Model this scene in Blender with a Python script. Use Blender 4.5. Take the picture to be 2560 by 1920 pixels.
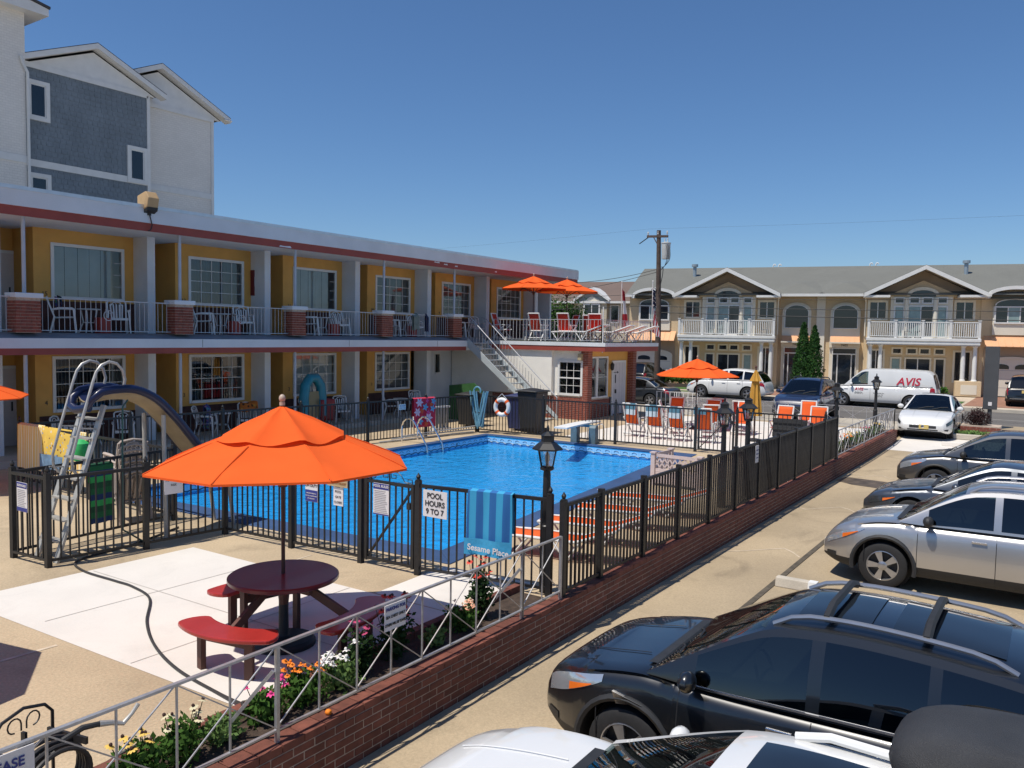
import bpy, math, random
from mathutils import Vector, Matrix
random.seed(11)
R_=math.radians
sc=bpy.context.scene
col=sc.collection
for o in list(bpy.data.objects): bpy.data.objects.remove(o)
# ---------------- camera, sky, sun, exposure ----------------
cam=bpy.data.cameras.new('camera'); camo=bpy.data.objects.new('camera',cam); col.objects.link(camo)
cam.sensor_width=36; cam.lens=28.77; cam.clip_end=3000; cam.clip_start=.05
camo.matrix_world=Matrix([[0.558791,0.040492,-0.828319],[-0.829136,0.047651,-0.557013],[0.016916,0.998043,0.060201]]).to_4x4()
camo.location=(0,0,3.4); sc.camera=camo
SUN=Vector((-.42,.165,1)).normalized()
w=bpy.data.worlds.new('World'); sc.world=w; w.use_nodes=True
nt=w.node_tree; bg=nt.nodes['Background']
sky=nt.nodes.new('ShaderNodeTexSky'); sky.sky_type='NISHITA'; sky.sun_disc=False
sky.sun_elevation=math.asin(SUN.z); sky.sun_rotation=math.atan2(SUN.x,SUN.y)
sky.air_density=1.0; sky.dust_density=0.35; sky.ozone_density=10.0; sky.altitude=0
hs=nt.nodes.new('ShaderNodeHueSaturation'); hs.inputs['Saturation'].default_value=1.04
nt.links.new(sky.outputs[0],hs.inputs['Color']); nt.links.new(hs.outputs[0],bg.inputs[0]); bg.inputs[1].default_value=.09
sl=bpy.data.lights.new('sun','SUN'); sl.energy=4.0; sl.angle=R_(.5); sl.color=(1,.94,.85)
so=bpy.data.objects.new('sun',sl); col.objects.link(so)
so.rotation_euler=SUN.to_track_quat('Z','Y').to_euler(); so.location=(-20,20,60)
sc.view_settings.view_transform='Standard'; sc.view_settings.look='None'
sc.view_settings.exposure=.25; sc.view_settings.gamma=1
try: sc.view_settings.use_curve_mapping=False
except Exception: pass
sc.render.engine='CYCLES'
# ---------------- mesh builder ----------------
V=Vector
class MB:
    def __init__(s): s.v=[]; s.f=[]
    def add(s,vs,fs):
        n=len(s.v); s.v+= [tuple(p) for p in vs]; s.f+=[tuple(i+n for i in f) for f in fs]; return s
    def box(s,x0,y0,z0,x1,y1,z1):
        return s.add([(x0,y0,z0),(x1,y0,z0),(x1,y1,z0),(x0,y1,z0),(x0,y0,z1),(x1,y0,z1),(x1,y1,z1),(x0,y1,z1)],
          [(0,3,2,1),(4,5,6,7),(0,1,5,4),(1,2,6,5),(2,3,7,6),(3,0,4,7)])
    def hexa(s,b,t): # two quads
        return s.add(list(b)+list(t),[(0,3,2,1),(4,5,6,7),(0,1,5,4),(1,2,6,5),(2,3,7,6),(3,0,4,7)])
    def bar(s,p,q,w,h=None,up=(0,0,1)):
        h=w if h is None else h; p=V(p);q=V(q); d=(q-p).normalized(); u=V(up)
        if abs(d.dot(u))>.98: u=V((1,0,0))
        a=d.cross(u).normalized()*w/2; b=a.cross(d).normalized()*h/2
        return s.hexa([p-a-b,p+a-b,p+a+b,p-a+b],[q-a-b,q+a-b,q+a+b,q-a+b])
    def tube(s,pts,r,n=6,closed=False,cap=True):
        pts=[V(p) for p in pts]; m=len(pts); rr=r if isinstance(r,(list,tuple)) else [r]*m
        t0=(pts[1]-pts[0]).normalized(); u=V((0,0,1)) if abs(t0.z)<.9 else V((1,0,0))
        a=t0.cross(u).normalized(); vs=[]; 
        for i,p in enumerate(pts):
            if closed: t=(pts[(i+1)%m]-pts[i-1]).normalized()
            else: t=(pts[min(i+1,m-1)]-pts[max(i-1,0)]).normalized()
            a=(a-t*a.dot(t)).normalized(); b=t.cross(a)
            vs+=[p+(a*math.cos(2*math.pi*k/n)+b*math.sin(2*math.pi*k/n))*rr[i] for k in range(n)]
        fs=[]
        for i in range(m if closed else m-1):
            j=(i+1)%m
            fs+=[(i*n+k,i*n+(k+1)%n,j*n+(k+1)%n,j*n+k) for k in range(n)]
        if cap and not closed: fs+=[tuple(range(n))[::-1],tuple((m-1)*n+k for k in range(n))]
        return s.add(vs,fs)
    def cyl(s,p,q,r,r2=None,n=10): return s.tube([p,q],[r,r if r2 is None else r2],n)
    def lathe(s,c,prof,n=16,axis='z',cap=True):
        c=V(c); vs=[]
        for (r,z) in prof:
            for k in range(n):
                a=2*math.pi*k/n; x,y=r*math.cos(a),r*math.sin(a)
                vs.append(c+(V((x,y,z)) if axis=='z' else V((x,z,y)) if axis=='y' else V((z,x,y))))
        fs=[(i*n+k,i*n+(k+1)%n,(i+1)*n+(k+1)%n,(i+1)*n+k) for i in range(len(prof)-1) for k in range(n)]
        if cap: fs+=[tuple(range(n))[::-1],tuple((len(prof)-1)*n+k for k in range(n))]
        return s.add(vs,fs)
    def prism(s,poly,axis,a,b):
        f={'x':lambda p,t:(t,p[0],p[1]),'y':lambda p,t:(p[0],t,p[1]),'z':lambda p,t:(p[0],p[1],t)}[axis]
        n=len(poly); return s.add([f(p,a) for p in poly]+[f(p,b) for p in poly],
          [tuple(range(n))[::-1],tuple(range(n,2*n))]+[(i,(i+1)%n,n+(i+1)%n,n+i) for i in range(n)])
    def grid(s,fn,nu,nv,thick=0):
        vs=[V(fn(i/nu,j/nv)) for j in range(nv+1) for i in range(nu+1)]; W=nu+1
        return s.add(vs,[(j*W+i,j*W+i+1,(j+1)*W+i+1,(j+1)*W+i) for j in range(nv) for i in range(nu)])
    def ell(s,c,rx,ry,rz,n=12,m=8):
        c=V(c); return s.grid(lambda u,v:c+V((rx*math.cos(2*math.pi*u)*math.sin(math.pi*v),ry*math.sin(2*math.pi*u)*math.sin(math.pi*v),rz*math.cos(math.pi*v))),n,m)
    def mesh(s,name,mat,smooth=False,ang=None):
        me=bpy.data.meshes.new(name); me.from_pydata(s.v,[],s.f); me.update()
        if mat: me.materials.append(mat)
        if smooth:
            me.polygons.foreach_set('use_smooth',[True]*len(me.polygons))
            me.set_sharp_from_angle(angle=R_(ang or 40))
        return me
    def build(s,name,mat,parent=None,smooth=False,ang=None,loc=None,bevel=0,solid=0):
        return place(name,s.mesh(name,mat,smooth,ang),parent,loc,bevel=bevel,solid=solid)
def place(name,me,parent=None,loc=None,rot=None,bevel=0,solid=0,scale=None):
    o=bpy.data.objects.new(name,me); col.objects.link(o); o.parent=parent
    if loc is not None: o.location=loc
    if rot is not None: o.rotation_euler=rot
    if scale is not None: o.scale=scale
    if solid:
        m=o.modifiers.new('solid','SOLIDIFY'); m.thickness=solid; m.offset=0
    if bevel:
        m=o.modifiers.new('bevel','BEVEL'); m.width=bevel; m.segments=2; m.limit_method='ANGLE'
    return o
def tag(o,label,cat,group=None):
    o['label']=label; o['category']=cat
    if group: o['group']=group
    return o
def thing(name,label,cat,loc=(0,0,0),rz=0,group=None,scale=None):
    o=bpy.data.objects.new(name,None); col.objects.link(o); o.location=loc; o.rotation_euler=(0,0,rz); o.empty_display_size=.2
    if scale: o.scale=(scale,)*3
    return tag(o,label,cat,group)
def struct(o): o['kind']='structure'; return o
def stuff(o): o['kind']='stuff'; return o
KIDS={}
def kids(o):
    if not KIDS.get('n')==len(bpy.data.objects):
        KIDS.clear()
        for q in bpy.data.objects:
            if q.parent: KIDS.setdefault(q.parent.name,[]).append(q)
        KIDS['n']=len(bpy.data.objects)
    return list(KIDS.get(o.name,[]))
def dup(o,loc,rz,label,scale=None,group=None):
    def cp(q,par):
        ch=TREE[q.name] if q.name in TREE else kids(q)
        TREE[q.name]=ch
        c=q.copy(); col.objects.link(c); c.parent=par
        for k in ch: cp(k,c)
        return c
    c=cp(o,None); c.location=loc; c.rotation_euler=(0,0,rz); c['label']=label
    if scale: c.scale=(scale,)*3
    if group: c['group']=group
    return c
TREE={}
# ---------------- materials ----------------
MT={}
def mat(name,c,rough=.6,metal=0,var=.08,vs=5.,bump=0,bs=60.,coat=0,spec=.5,world=False,rnd=0,spk=0,fine=0,stain=0,ss=1.1):
    if name in MT: return MT[name]
    m=bpy.data.materials.new(name); m.use_nodes=True; t=m.node_tree; b=t.nodes['Principled BSDF']
    b.inputs['Roughness'].default_value=rough; b.inputs['Metallic'].default_value=metal
    b.inputs['Coat Weight'].default_value=coat; b.inputs['Coat Roughness'].default_value=.04
    b.inputs['Specular IOR Level'].default_value=spec
    if world: pos=t.nodes.new('ShaderNodeNewGeometry').outputs['Position']
    else: pos=t.nodes.new('ShaderNodeTexCoord').outputs['Object']
    n=t.nodes.new('ShaderNodeTexNoise'); n.inputs['Scale'].default_value=vs; n.inputs['Detail'].default_value=6; t.links.new(pos,n.inputs['Vector'])
    mr=t.nodes.new('ShaderNodeMapRange'); mr.inputs[1].default_value=.3; mr.inputs[2].default_value=.7; mr.inputs[3].default_value=1-var; mr.inputs[4].default_value=1+var
    t.links.new(n.outputs[0],mr.inputs[0]); f=mr.outputs[0]
    def mul(a,b_):
        q=t.nodes.new('ShaderNodeMath'); q.operation='MULTIPLY'; t.links.new(a,q.inputs[0]); t.links.new(b_,q.inputs[1]); return q.outputs[0]
    if spk:
        n2=t.nodes.new('ShaderNodeTexNoise'); n2.inputs['Scale'].default_value=fine or 55; n2.inputs['Detail'].default_value=3; t.links.new(pos,n2.inputs['Vector'])
        m2=t.nodes.new('ShaderNodeMapRange'); m2.inputs[1].default_value=.3; m2.inputs[2].default_value=.7; m2.inputs[3].default_value=1-spk; m2.inputs[4].default_value=1+spk
        t.links.new(n2.outputs[0],m2.inputs[0]); f=mul(f,m2.outputs[0])
    if stain:
        n4=t.nodes.new('ShaderNodeTexNoise'); n4.inputs['Scale'].default_value=ss; n4.inputs['Detail'].default_value=9; n4.inputs['Roughness'].default_value=.65; n4.inputs['Distortion'].default_value=.8; t.links.new(pos,n4.inputs['Vector'])
        m4=t.nodes.new('ShaderNodeMapRange'); m4.inputs[1].default_value=.52; m4.inputs[2].default_value=.70; m4.inputs[3].default_value=1; m4.inputs[4].default_value=1-stain; t.links.new(n4.outputs[0],m4.inputs[0]); f=mul(f,m4.outputs[0])
    if rnd:
        oi=t.nodes.new('ShaderNodeObjectInfo'); m3=t.nodes.new('ShaderNodeMapRange'); m3.inputs[3].default_value=1-rnd; m3.inputs[4].default_value=1+rnd
        t.links.new(oi.outputs['Random'],m3.inputs[0]); f=mul(f,m3.outputs[0])
    vm=t.nodes.new('ShaderNodeVectorMath'); vm.operation='SCALE'; vm.inputs[0].default_value=c[:3]; t.links.new(f,vm.inputs['Scale'])
    t.links.new(vm.outputs[0],b.inputs['Base Color'])
    if bump:
        n3=t.nodes.new('ShaderNodeTexNoise'); n3.inputs['Scale'].default_value=bs; n3.inputs['Detail'].default_value=4; t.links.new(pos,n3.inputs['Vector'])
        bp=t.nodes.new('ShaderNodeBump'); bp.inputs['Strength'].default_value=bump; bp.inputs['Distance'].default_value=.02
        t.links.new(n3.outputs[0],bp.inputs['Height']); t.links.new(bp.outputs[0],b.inputs['Normal'])
    MT[name]=m; return m
def glass(name,tint=(.75,.8,.8),boost=1.,rough=.01,wave=0,ior=1.5):
    m=bpy.data.materials.new(name); m.use_nodes=True; t=m.node_tree
    for n in list(t.nodes):
        if n.type!='OUTPUT_MATERIAL': t.nodes.remove(n)
    out=[n for n in t.nodes if n.type=='OUTPUT_MATERIAL'][0]
    fr=t.nodes.new('ShaderNodeFresnel'); fr.inputs[0].default_value=ior
    tr=t.nodes.new('ShaderNodeBsdfTransparent'); tr.inputs[0].default_value=(*tint,1)
    gl=t.nodes.new('ShaderNodeBsdfGlossy'); gl.inputs['Roughness'].default_value=rough
    mx=t.nodes.new('ShaderNodeMixShader'); mm=t.nodes.new('ShaderNodeMath'); mm.operation='MULTIPLY_ADD'; mm.use_clamp=True
    mm.inputs[1].default_value=1; mm.inputs[2].default_value=boost
    t.links.new(fr.outputs[0],mm.inputs[0]); t.links.new(mm.outputs[0],mx.inputs[0]); t.links.new(tr.outputs[0],mx.inputs[1]); t.links.new(gl.outputs[0],mx.inputs[2])
    t.links.new(mx.outputs[0],out.inputs[0])
    if wave:
        g=t.nodes.new('ShaderNodeNewGeometry'); mp=t.nodes.new('ShaderNodeMapping'); mp.inputs['Scale'].default_value=(1,1.0,1); t.links.new(g.outputs['Position'],mp.inputs[0])
        h=None
        for scl,amt in ((2.2,1.),(5.5,.5)):
            n=t.nodes.new('ShaderNodeTexNoise'); n.inputs['Scale'].default_value=scl; n.inputs['Detail'].default_value=2; n.inputs['Distortion'].default_value=.6; t.links.new(mp.outputs[0],n.inputs['Vector'])
            q=t.nodes.new('ShaderNodeMath'); q.operation='MULTIPLY_ADD'; q.inputs[1].default_value=amt; t.links.new(n.outputs[0],q.inputs[0])
            if h: t.links.new(h,q.inputs[2])
            else: q.inputs[2].default_value=0
            h=q.outputs[0]
        bp=t.nodes.new('ShaderNodeBump'); bp.inputs['Strength'].default_value=wave; bp.inputs['Distance'].default_value=.1
        t.links.new(h,bp.inputs['Height']); t.links.new(bp.outputs[0],gl.inputs['Normal']); t.links.new(bp.outputs[0],fr.inputs['Normal'])
    MT[name]=m; return m
def cloth(name,c,trans=.35,var=.04):
    if name in MT: return MT[name]
    m=mat(name,c,.9,var=var,vs=3,spec=.1); t=m.node_tree; b=t.nodes['Principled BSDF']; out=[n for n in t.nodes if n.type=='OUTPUT_MATERIAL'][0]
    tl=t.nodes.new('ShaderNodeBsdfTranslucent'); tl.inputs[0].default_value=(*c,1); mx=t.nodes.new('ShaderNodeMixShader'); mx.inputs[0].default_value=trans
    t.links.new(b.outputs[0],mx.inputs[1]); t.links.new(tl.outputs[0],mx.inputs[2]); t.links.new(mx.outputs[0],out.inputs[0]); return m
def stripes(name,cols,scale,axis=0,coord='Object',rough=.9):
    if name in MT: return MT[name]
    m=bpy.data.materials.new(name); m.use_nodes=True; t=m.node_tree; b=t.nodes['Principled BSDF']; b.inputs['Roughness'].default_value=rough
    tc=t.nodes.new('ShaderNodeTexCoord'); sp=t.nodes.new('ShaderNodeSeparateXYZ'); t.links.new(tc.outputs[coord],sp.inputs[0])
    q=t.nodes.new('ShaderNodeMath'); q.operation='MULTIPLY'; q.inputs[1].default_value=scale; t.links.new(sp.outputs[axis],q.inputs[0])
    fr=t.nodes.new('ShaderNodeMath'); fr.operation='FRACT'; t.links.new(q.outputs[0],fr.inputs[0])
    cr=t.nodes.new('ShaderNodeValToRGB'); cr.color_ramp.interpolation='CONSTANT'; e=cr.color_ramp.elements
    for i,c in enumerate(cols):
        p=i/len(cols)
        if i<2: e[i].position=p; e[i].color=(*c,1)
        else: k=e.new(p); k.color=(*c,1)
    t.links.new(fr.outputs[0],cr.inputs[0]); t.links.new(cr.outputs[0],b.inputs['Base Color']); MT[name]=m; return m
TXT={}
def text(body,size,mat_,parent,loc,rot,name='lettering',ext=.002,align='CENTER',bold=0,shear=0,sx=1.):
    key=(body,size,mat_.name,align,shear,bold)
    if key not in TXT:
        cu=bpy.data.curves.new('t','FONT'); cu.body=body; cu.size=size; cu.extrude=ext; cu.align_x=align; cu.align_y='CENTER'; cu.shear=shear; cu.offset=bold; cu.space_line=1.0
        ob=bpy.data.objects.new('t',cu); col.objects.link(ob); bpy.context.view_layer.update()
        me=bpy.data.meshes.new_from_object(ob.evaluated_get(bpy.context.evaluated_depsgraph_get()))
        bpy.data.objects.remove(ob); me.materials.clear(); me.materials.append(mat_); me.name='lettering'; TXT[key]=me
    return place(name,TXT[key],parent,loc,rot,scale=(sx,1,1))
M_tan=mat('tan_concrete',(.45,.35,.225),.85,stain=.22,var=.16,vs=.5,spk=.14,fine=38,bump=.25,bs=90,world=True)
M_park=mat('parking_concrete',(.375,.295,.19),.85,stain=.3,ss=.8,var=.2,vs=.35,spk=.12,fine=45,bump=.25,bs=90,world=True)
M_slab=mat('white_painted_concrete',(.67,.63,.57),.8,stain=.07,ss=1.6,var=.05,vs=.9,spk=.03,fine=60,bump=.1,bs=120,world=True)
M_greyc=mat('grey_concrete',(.42,.38,.31),.85,var=.15,vs=.6,spk=.08,bump=.2,bs=90,world=True)
M_asph=mat('asphalt',(.13,.12,.108),.9,var=.15,vs=.4,spk=.15,fine=60,bump=.3,bs=120,world=True)
M_kerb=mat('kerb_concrete',(.5,.45,.37),.85,var=.12,vs=2,spk=.08,bump=.2,world=True)
M_joint=mat('joint_dirt',(.09,.075,.055),.95,var=.3,vs=8,world=True)
M_crack=mat('patched_joint',(.55,.46,.34),.9,var=.2,vs=6,world=True)
M_brick=mat('brick',(.155,.052,.034),.85,var=.25,vs=9,rnd=.22,spk=.12,fine=120,bump=.3,bs=80,world=True)
M_brickF=mat('brick_far',(.22,.06,.038),.85,var=.25,vs=9,rnd=.15,spk=.12,fine=120,world=True)
M_mort=mat('mortar',(.44,.36,.29),.95,var=.2,vs=14,spk=.1,bump=.2,world=True)
M_soil=mat('soil',(.06,.04,.028),1,var=.4,vs=14,bump=.8,bs=40,world=True)
M_black=mat('black_painted_metal',(.014,.014,.015),.45,var=.25,vs=12,spk=.2)
M_rail=mat('thin_rail_paint',(.46,.47,.48),.5)
M_silver=mat('galvanised_metal',(.43,.43,.44),.45,metal=.6,var=.15,vs=14)
M_chrome=mat('chrome',(.75,.75,.76),.12,metal=1)
M_white=mat('white_paint',(.70,.70,.68),.55,var=.05,vs=3)
M_wplas=mat('white_plastic',(.70,.69,.66),.45,var=.05,vs=5)
M_motelw=mat('motel_white_paint',(.64,.67,.69),.7,var=.07,vs=1.2,spk=.03,world=True,bump=.1,bs=50)
M_stucco=mat('white_stucco',(.80,.77,.70),.9,var=.05,vs=1.5,spk=.04,fine=30,bump=.35,bs=45,world=True)
M_red=mat('red_paint',(.29,.055,.04),.6,var=.12,vs=2,world=True)
M_yel=mat('yellow_paint',(.66,.35,.085),.75,var=.07,vs=2,world=True)
M_deck=mat('deck_grey_paint',(.2,.22,.25),.7,var=.15,vs=2,world=True)
M_steel=mat('grey_painted_steel',(.42,.46,.47),.45,var=.1,vs=4)
M_postb=mat('pale_blue_post',(.42,.46,.52),.5,var=.08,vs=4)
M_dark=mat('dark_interior',(.018,.018,.02),.9,var=.2)
M_curtL=mat('pale_curtain',(.50,.53,.51),.9,var=.08,vs=2)
M_curtD=mat('dim_curtain',(.20,.21,.21),.9,var=.15,vs=2)
M_door=mat('door_white',(.60,.56,.55),.5,var=.04)
M_orange=cloth('orange_canvas',(.86,.135,.028),.18)
M_orangeS=cloth('orange_sling',(.84,.15,.04),.2)
M_redS=cloth('red_sling',(.62,.075,.05),.3)
M_must=cloth('mustard_canvas',(.60,.33,.07),.15)
M_maroon=mat('maroon_paint',(.13,.016,.026),.33,var=.12,vs=3,spk=.04,coat=.2)
M_bench=mat('red_bench_paint',(.36,.03,.025),.3,var=.12,vs=3,spk=.04,coat=.25)
M_brownw=mat('brown_wood',(.10,.04,.027),.6,var=.2,vs=6)
M_pole=mat('dark_red_pole',(.045,.015,.014),.4,var=.1)
M_rubber=mat('black_plastic',(.02,.02,.021),.6,var=.2,vs=8)
M_hose=mat('dark_hose',(.035,.032,.03),.55,var=.2)
M_bluehose=mat('pale_blue_hose',(.13,.30,.40),.5,var=.15,vs=9)
M_poolblue=mat('pool_plaster',(.008,.30,.64),.7,var=.06,vs=.8,world=True)
M_coping=mat('navy_coping_paint',(.035,.075,.17),.6,var=.2,vs=1.2,spk=.06,world=True,bump=.1)
M_tile=mat('pale_blue_tile',(.30,.58,.80),.3,var=.06,vs=8,world=True)
M_tiled=mat('dark_tile',(.03,.09,.17),.4)
M_slideb=mat('navy_fibreglass',(.007,.013,.055),.35,var=.1,coat=.15)
M_tanfib=mat('tan_fibreglass',(.36,.28,.17),.6,var=.15,vs=4)
M_alu=mat('weathered_aluminium',(.46,.45,.42),.45,metal=.35,var=.15,vs=6)
M_signw=mat('sign_white',(.72,.69,.68),.5,var=.03)
M_ink=mat('black_ink',(.02,.02,.022),.6)
M_greyink=mat('grey_ink',(.33,.31,.32),.7)
M_blueink=mat('blue_ink',(.03,.04,.22),.6)
M_card=mat('cardboard',(.46,.34,.19),.9,var=.1)
G_win=glass('window_glass',(.80,.84,.85),.05)
G_water=glass('pool_water',(.78,.97,1.),.0,.02,wave=.6,ior=1.33)
CUBES={}
def cube_me(name,sx,sy,sz,m):
    k=(name,round(sx,4),round(sy,4),round(sz,4),m.name)
    if k not in CUBES: CUBES[k]=MB().box(-sx/2,-sy/2,-sz/2,sx/2,sy/2,sz/2).mesh(name,m)
    return CUBES[k]
def bx(name,m,parent,x0,y0,z0,x1,y1,z1,bevel=0):
    return MB().box(x0,y0,z0,x1,y1,z1).build(name,m,parent,bevel=bevel)
def bricks(parent,org,du,dn,length,z0,z1,m,bl=.23,bh=.075,j=.013,depth=.05,limit=300,rest=True,name='brick',skip=None):
    """a face of bricks: from org along du, proud along dn; single objects up to limit, the rest joined"""
    org=V(org);du=V(du).normalized();dn=V(dn).normalized(); ang=math.atan2(du.y,du.x); rest_mb=MB(); n=0
    nz=int((z1-z0)/bh+.01)
    out=[]
    for r in range(nz):
        x=-(bl/2 if r%2 else 0)
        while x<length-.02:
            a=max(x,0);b=min(x+bl-j,length)
            if b-a>.03: out.append((a,b,r))
            x+=bl
    out.sort(key=lambda t:t[0])
    for a,b,r in out:
        if skip and skip(a,b,z0+r*bh): continue
        dd=random.uniform(-.003,.003); c=org+du*((a+b)/2)+dn*(dd+.003-depth/2); zc=z0+r*bh+(bh-j)/2
        if n<limit:
            place(name,cube_me(name,round(b-a,2),depth,bh-j,m),parent,(c.x,c.y,zc),(random.uniform(-.01,.01),random.uniform(-.004,.004),ang)); n+=1
        else:
            h=du*(b-a)/2; t=dn*depth/2; zl=zc-(bh-j)/2; zh=zc+(bh-j)/2
            q=lambda z:[(c-h-t).to_3d()*1 for _ in ()] 
            base=[c-h-t,c+h-t,c+h+t,c-h+t]
            rest_mb.hexa([(p.x,p.y,zl) for p in base],[(p.x,p.y,zh) for p in base])
    if rest_mb.v: stuff(rest_mb.build(name,m,parent))
# ---------------- ground, parking, street ----------------
PA,PB,PC,PD=(9.86,7.92),(9.45,16.05),(22.3,15.95),(22.35,9.2)     # pool rim corners
def sheet(name,poly,z,m,parent=None):
    return struct(MB().add([(x,y,z) for x,y in poly],[tuple(range(len(poly)))]).build(name,m,parent))
g=MB(); xs=[-700,9,23,700]; ys=[-700,7,17,700]
for i in range(3):
    for j in range(3):
        if (i,j)!=(1,1): g.add([(xs[i],ys[j],-.62),(xs[i+1],ys[j],-.62),(xs[i+1],ys[j+1],-.62),(xs[i],ys[j+1],-.62)],[(0,1,2,3)])
struct(g.build('ground',mat('dry_ground',(.22,.19,.13),.95,var=.2,vs=.2,spk=.15,world=True)))
# courtyard with the pool cut out
g=MB(); o=[(-8,5.33),(-8,23.9),(34.2,23.9),(34.2,5.33)]; i_=[PA,PB,PC,PD]
g.add([(x,y,0) for x,y in o]+[(x,y,0) for x,y in i_],[(0,4,5,1),(1,5,6,2),(2,6,7,3),(3,7,4,0)])
g.add([(-8,5.33,0),(34.2,5.33,0),(34.2,5.33,-.6),(-8,5.33,-.6)],[(0,1,2,3)])
g.add([(34.2,5.33,0),(34.2,23.9,0),(34.2,23.9,-.6),(34.2,5.33,-.6)],[(0,1,2,3)])
court=struct(g.build('courtyard',M_tan))
sheet('painted_slab',[(4.62,5.9),(7.72,5.9),(7.70,11.12),(4.45,11.2)],.004,M_slab)
sheet('painted_walk',[(7.74,5.86),(9.35,5.86),(9.25,7.36),(7.74,7.30)],.004,M_slab)
sheet('lounge_slab',[(23.75,5.9),(33.6,5.9),(33.6,13.9),(23.9,13.9)],.004,M_slab)
sheet('shaded_walk',[(8.0,20.9),(28.4,20.9),(28.4,23.9),(8.0,23.9)],.15,M_greyc)
struct(bx('walk_kerb',M_kerb,None,8,20.78,0,28.4,20.9,.152))
g=MB()
for (a,b,w_) in [((4.7,9.6),(7.7,9.55),.012),((4.6,7.7),(7.7,7.72),.012),((6.15,5.9),(6.1,11.1),.012)]:
    d=V((b[0]-a[0],b[1]-a[1],0)).normalized(); n=V((-d.y,d.x,0))*w_/2
    g.add([V((*a,.0075))-n,V((*b,.0075))-n,V((*b,.0075))+n,V((*a,.0075))+n],[(0,1,2,3)])
struct(g.build('slab_joint',mat('faint_joint',(.42,.39,.35),.9)))
g=MB()
for pts,w_ in [([(1.2,8.75),(2.4,8.7),(3.5,8.82),(4.42,8.78)],.05),([(7.75,9.3),(8.5,9.34)],.03),([(3.0,5.9),(3.02,11)],.03)]:
    for a,b in zip(pts,pts[1:]):
        d=V((b[0]-a[0],b[1]-a[1],0)).normalized(); n=V((-d.y,d.x,0))*w_/2
        g.add([V((*a,.004))-n,V((*b,.004))-n,V((*b,.004))+n,V((*a,.004))+n],[(0,1,2,3)])
struct(g.build('courtyard_joint',M_crack))
# parking lot: slopes up to the street
prof=[(-12,-.5),(29,-.5),(33,-.46),(36.5,-.32),(40,-.08)]
g=MB()
for (x0,z0),(x1,z1) in zip(prof,prof[1:]): g.add([(x0,-30,z0),(x1,-30,z1),(x1,5.4,z1),(x0,5.4,z0)],[(0,1,2,3)])
struct(g.build('parking_lot',M_park))
def pz(x):
    for (x0,z0),(x1,z1) in zip(prof,prof[1:]):
        if x<=x1: return z0+(z1-z0)*(x-x0)/(x1-x0)
    return -.08
g=MB()      # white concrete apron in front of the sedan
for x0,x1 in ((31.6,33),(33,36.5),(36.5,38.6)): g.add([(x0,0,pz(x0)+.004),(x1,0,pz(x1)+.004),(x1,5.1,pz(x1)+.004),(x0,5.1,pz(x0)+.004)],[(0,1,2,3)])
struct(g.build('apron',M_slab))
g=MB()
for y0 in (3.62,): g.box(2,y0,-.53,30,y0+.09,-.488)
struct(g.build('drain_joint',M_joint))
g=MB()
for x in (5.6,9.5,13.1,17.2,21.4,25.5): g.box(x,-6,-.497,x+.025,3.6,-.4955)
for x in (14.9,19.6,25.0): 
    pts=[(x+random.uniform(-.12,.12)+.35*math.sin(k*.8),3.75+k*.2,-.4955) for k in range(7)]
    for a,b in zip(pts,pts[1:]): g.add([a,(a[0]+.05,a[1],a[2]),(b[0]+.05,b[1],b[2]),b],[(0,1,2,3)])
struct(g.build('parking_joint',M_crack))
struct(MB().add([(23.2,3.7,-.4955),(24.4,3.6,-.4955),(24.6,5.0,-.4955),(23.8,5.1,-.4955),(23.4,4.6,-.4955)],[(0,1,2,3,4)]).build('damp_patch',mat('damp_concrete',(.10,.075,.05),.5,var=.5,vs=4,world=True)))
for k,(x,lab) in enumerate([(13.0,'pale concrete wheel stop with white painted end beside the black car'),(16.2,'concrete wheel stop in front of the silver car'),(20.6,'concrete wheel stop hidden between the grey cars'),(33.6,'white wheel stop in front of the white sedan')]):
    t=thing('wheel_stop',lab,'wheel stop',(x,3.3,pz(x)),0,'wheel stops in the parking lot')
    if x>30: t.location=(33.9,3.2,pz(33.9)); 
    w=.62 if x<30 else .75
    MB().prism([(-.1,0),(.1,0),(.07,.15),(-.07,.15)],'y',-w/2 if x<30 else -w,w/2).build('block',M_kerb if x<30 else M_slab,t,bevel=.015)
    if k==0: MB().prism([(-.105,0.002),(.105,0.002),(.073,.154),(-.073,.154)],'y',-w/2-.004,-w/2+.12).build('painted_end',M_white,t)
# street and far side
sheet('near_pavement',[(34.2,5.3),(38.6,5.3),(38.6,60),(34.2,60)],-.10,M_greyc)
struct(bx('near_kerb',M_kerb,None,38.6,5.3,-.3,38.78,60,-.085))
sheet('street',[(38.4,-60),(49.2,-60),(49.2,60),(38.4,60)],-.20,M_asph)
sheet('street_apron',[(38.4,-8),(40.0,-8),(40.0,5.2),(38.4,5.2)],-.10,M_park)
MBc=MB().box(44.4,-60,-.197,44.5,60,-.193); struct(MBc.build('lane_line',mat('worn_line',(.34,.33,.30),.9,var=.3,vs=3,world=True)))
struct(bx('far_kerb',M_kerb,None,49.2,-60,-.3,49.38,60,-.04))
M_lawn=mat('lawn',(.06,.13,.025),.95,var=.3,vs=1.5,spk=.3,fine=30,bump=1,bs=60,world=True)
for a,b in ((4.6,12.4),(16.0,22.3)):
    sheet('verge',[(49.38,a),(50.5,a),(50.5,b),(49.38,b)],-.035,M_lawn)
    sheet('lawn',[(51.6,a),(54.0,a),(54.0,b),(51.6,b)],-.035,M_lawn)
sheet('far_pavement',[(49.3,-60),(95,-60),(95,60),(49.3,60)],-.045,mat('pale_paving',(.52,.43,.32),.85,var=.12,vs=.5,spk=.08,world=True))
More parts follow.
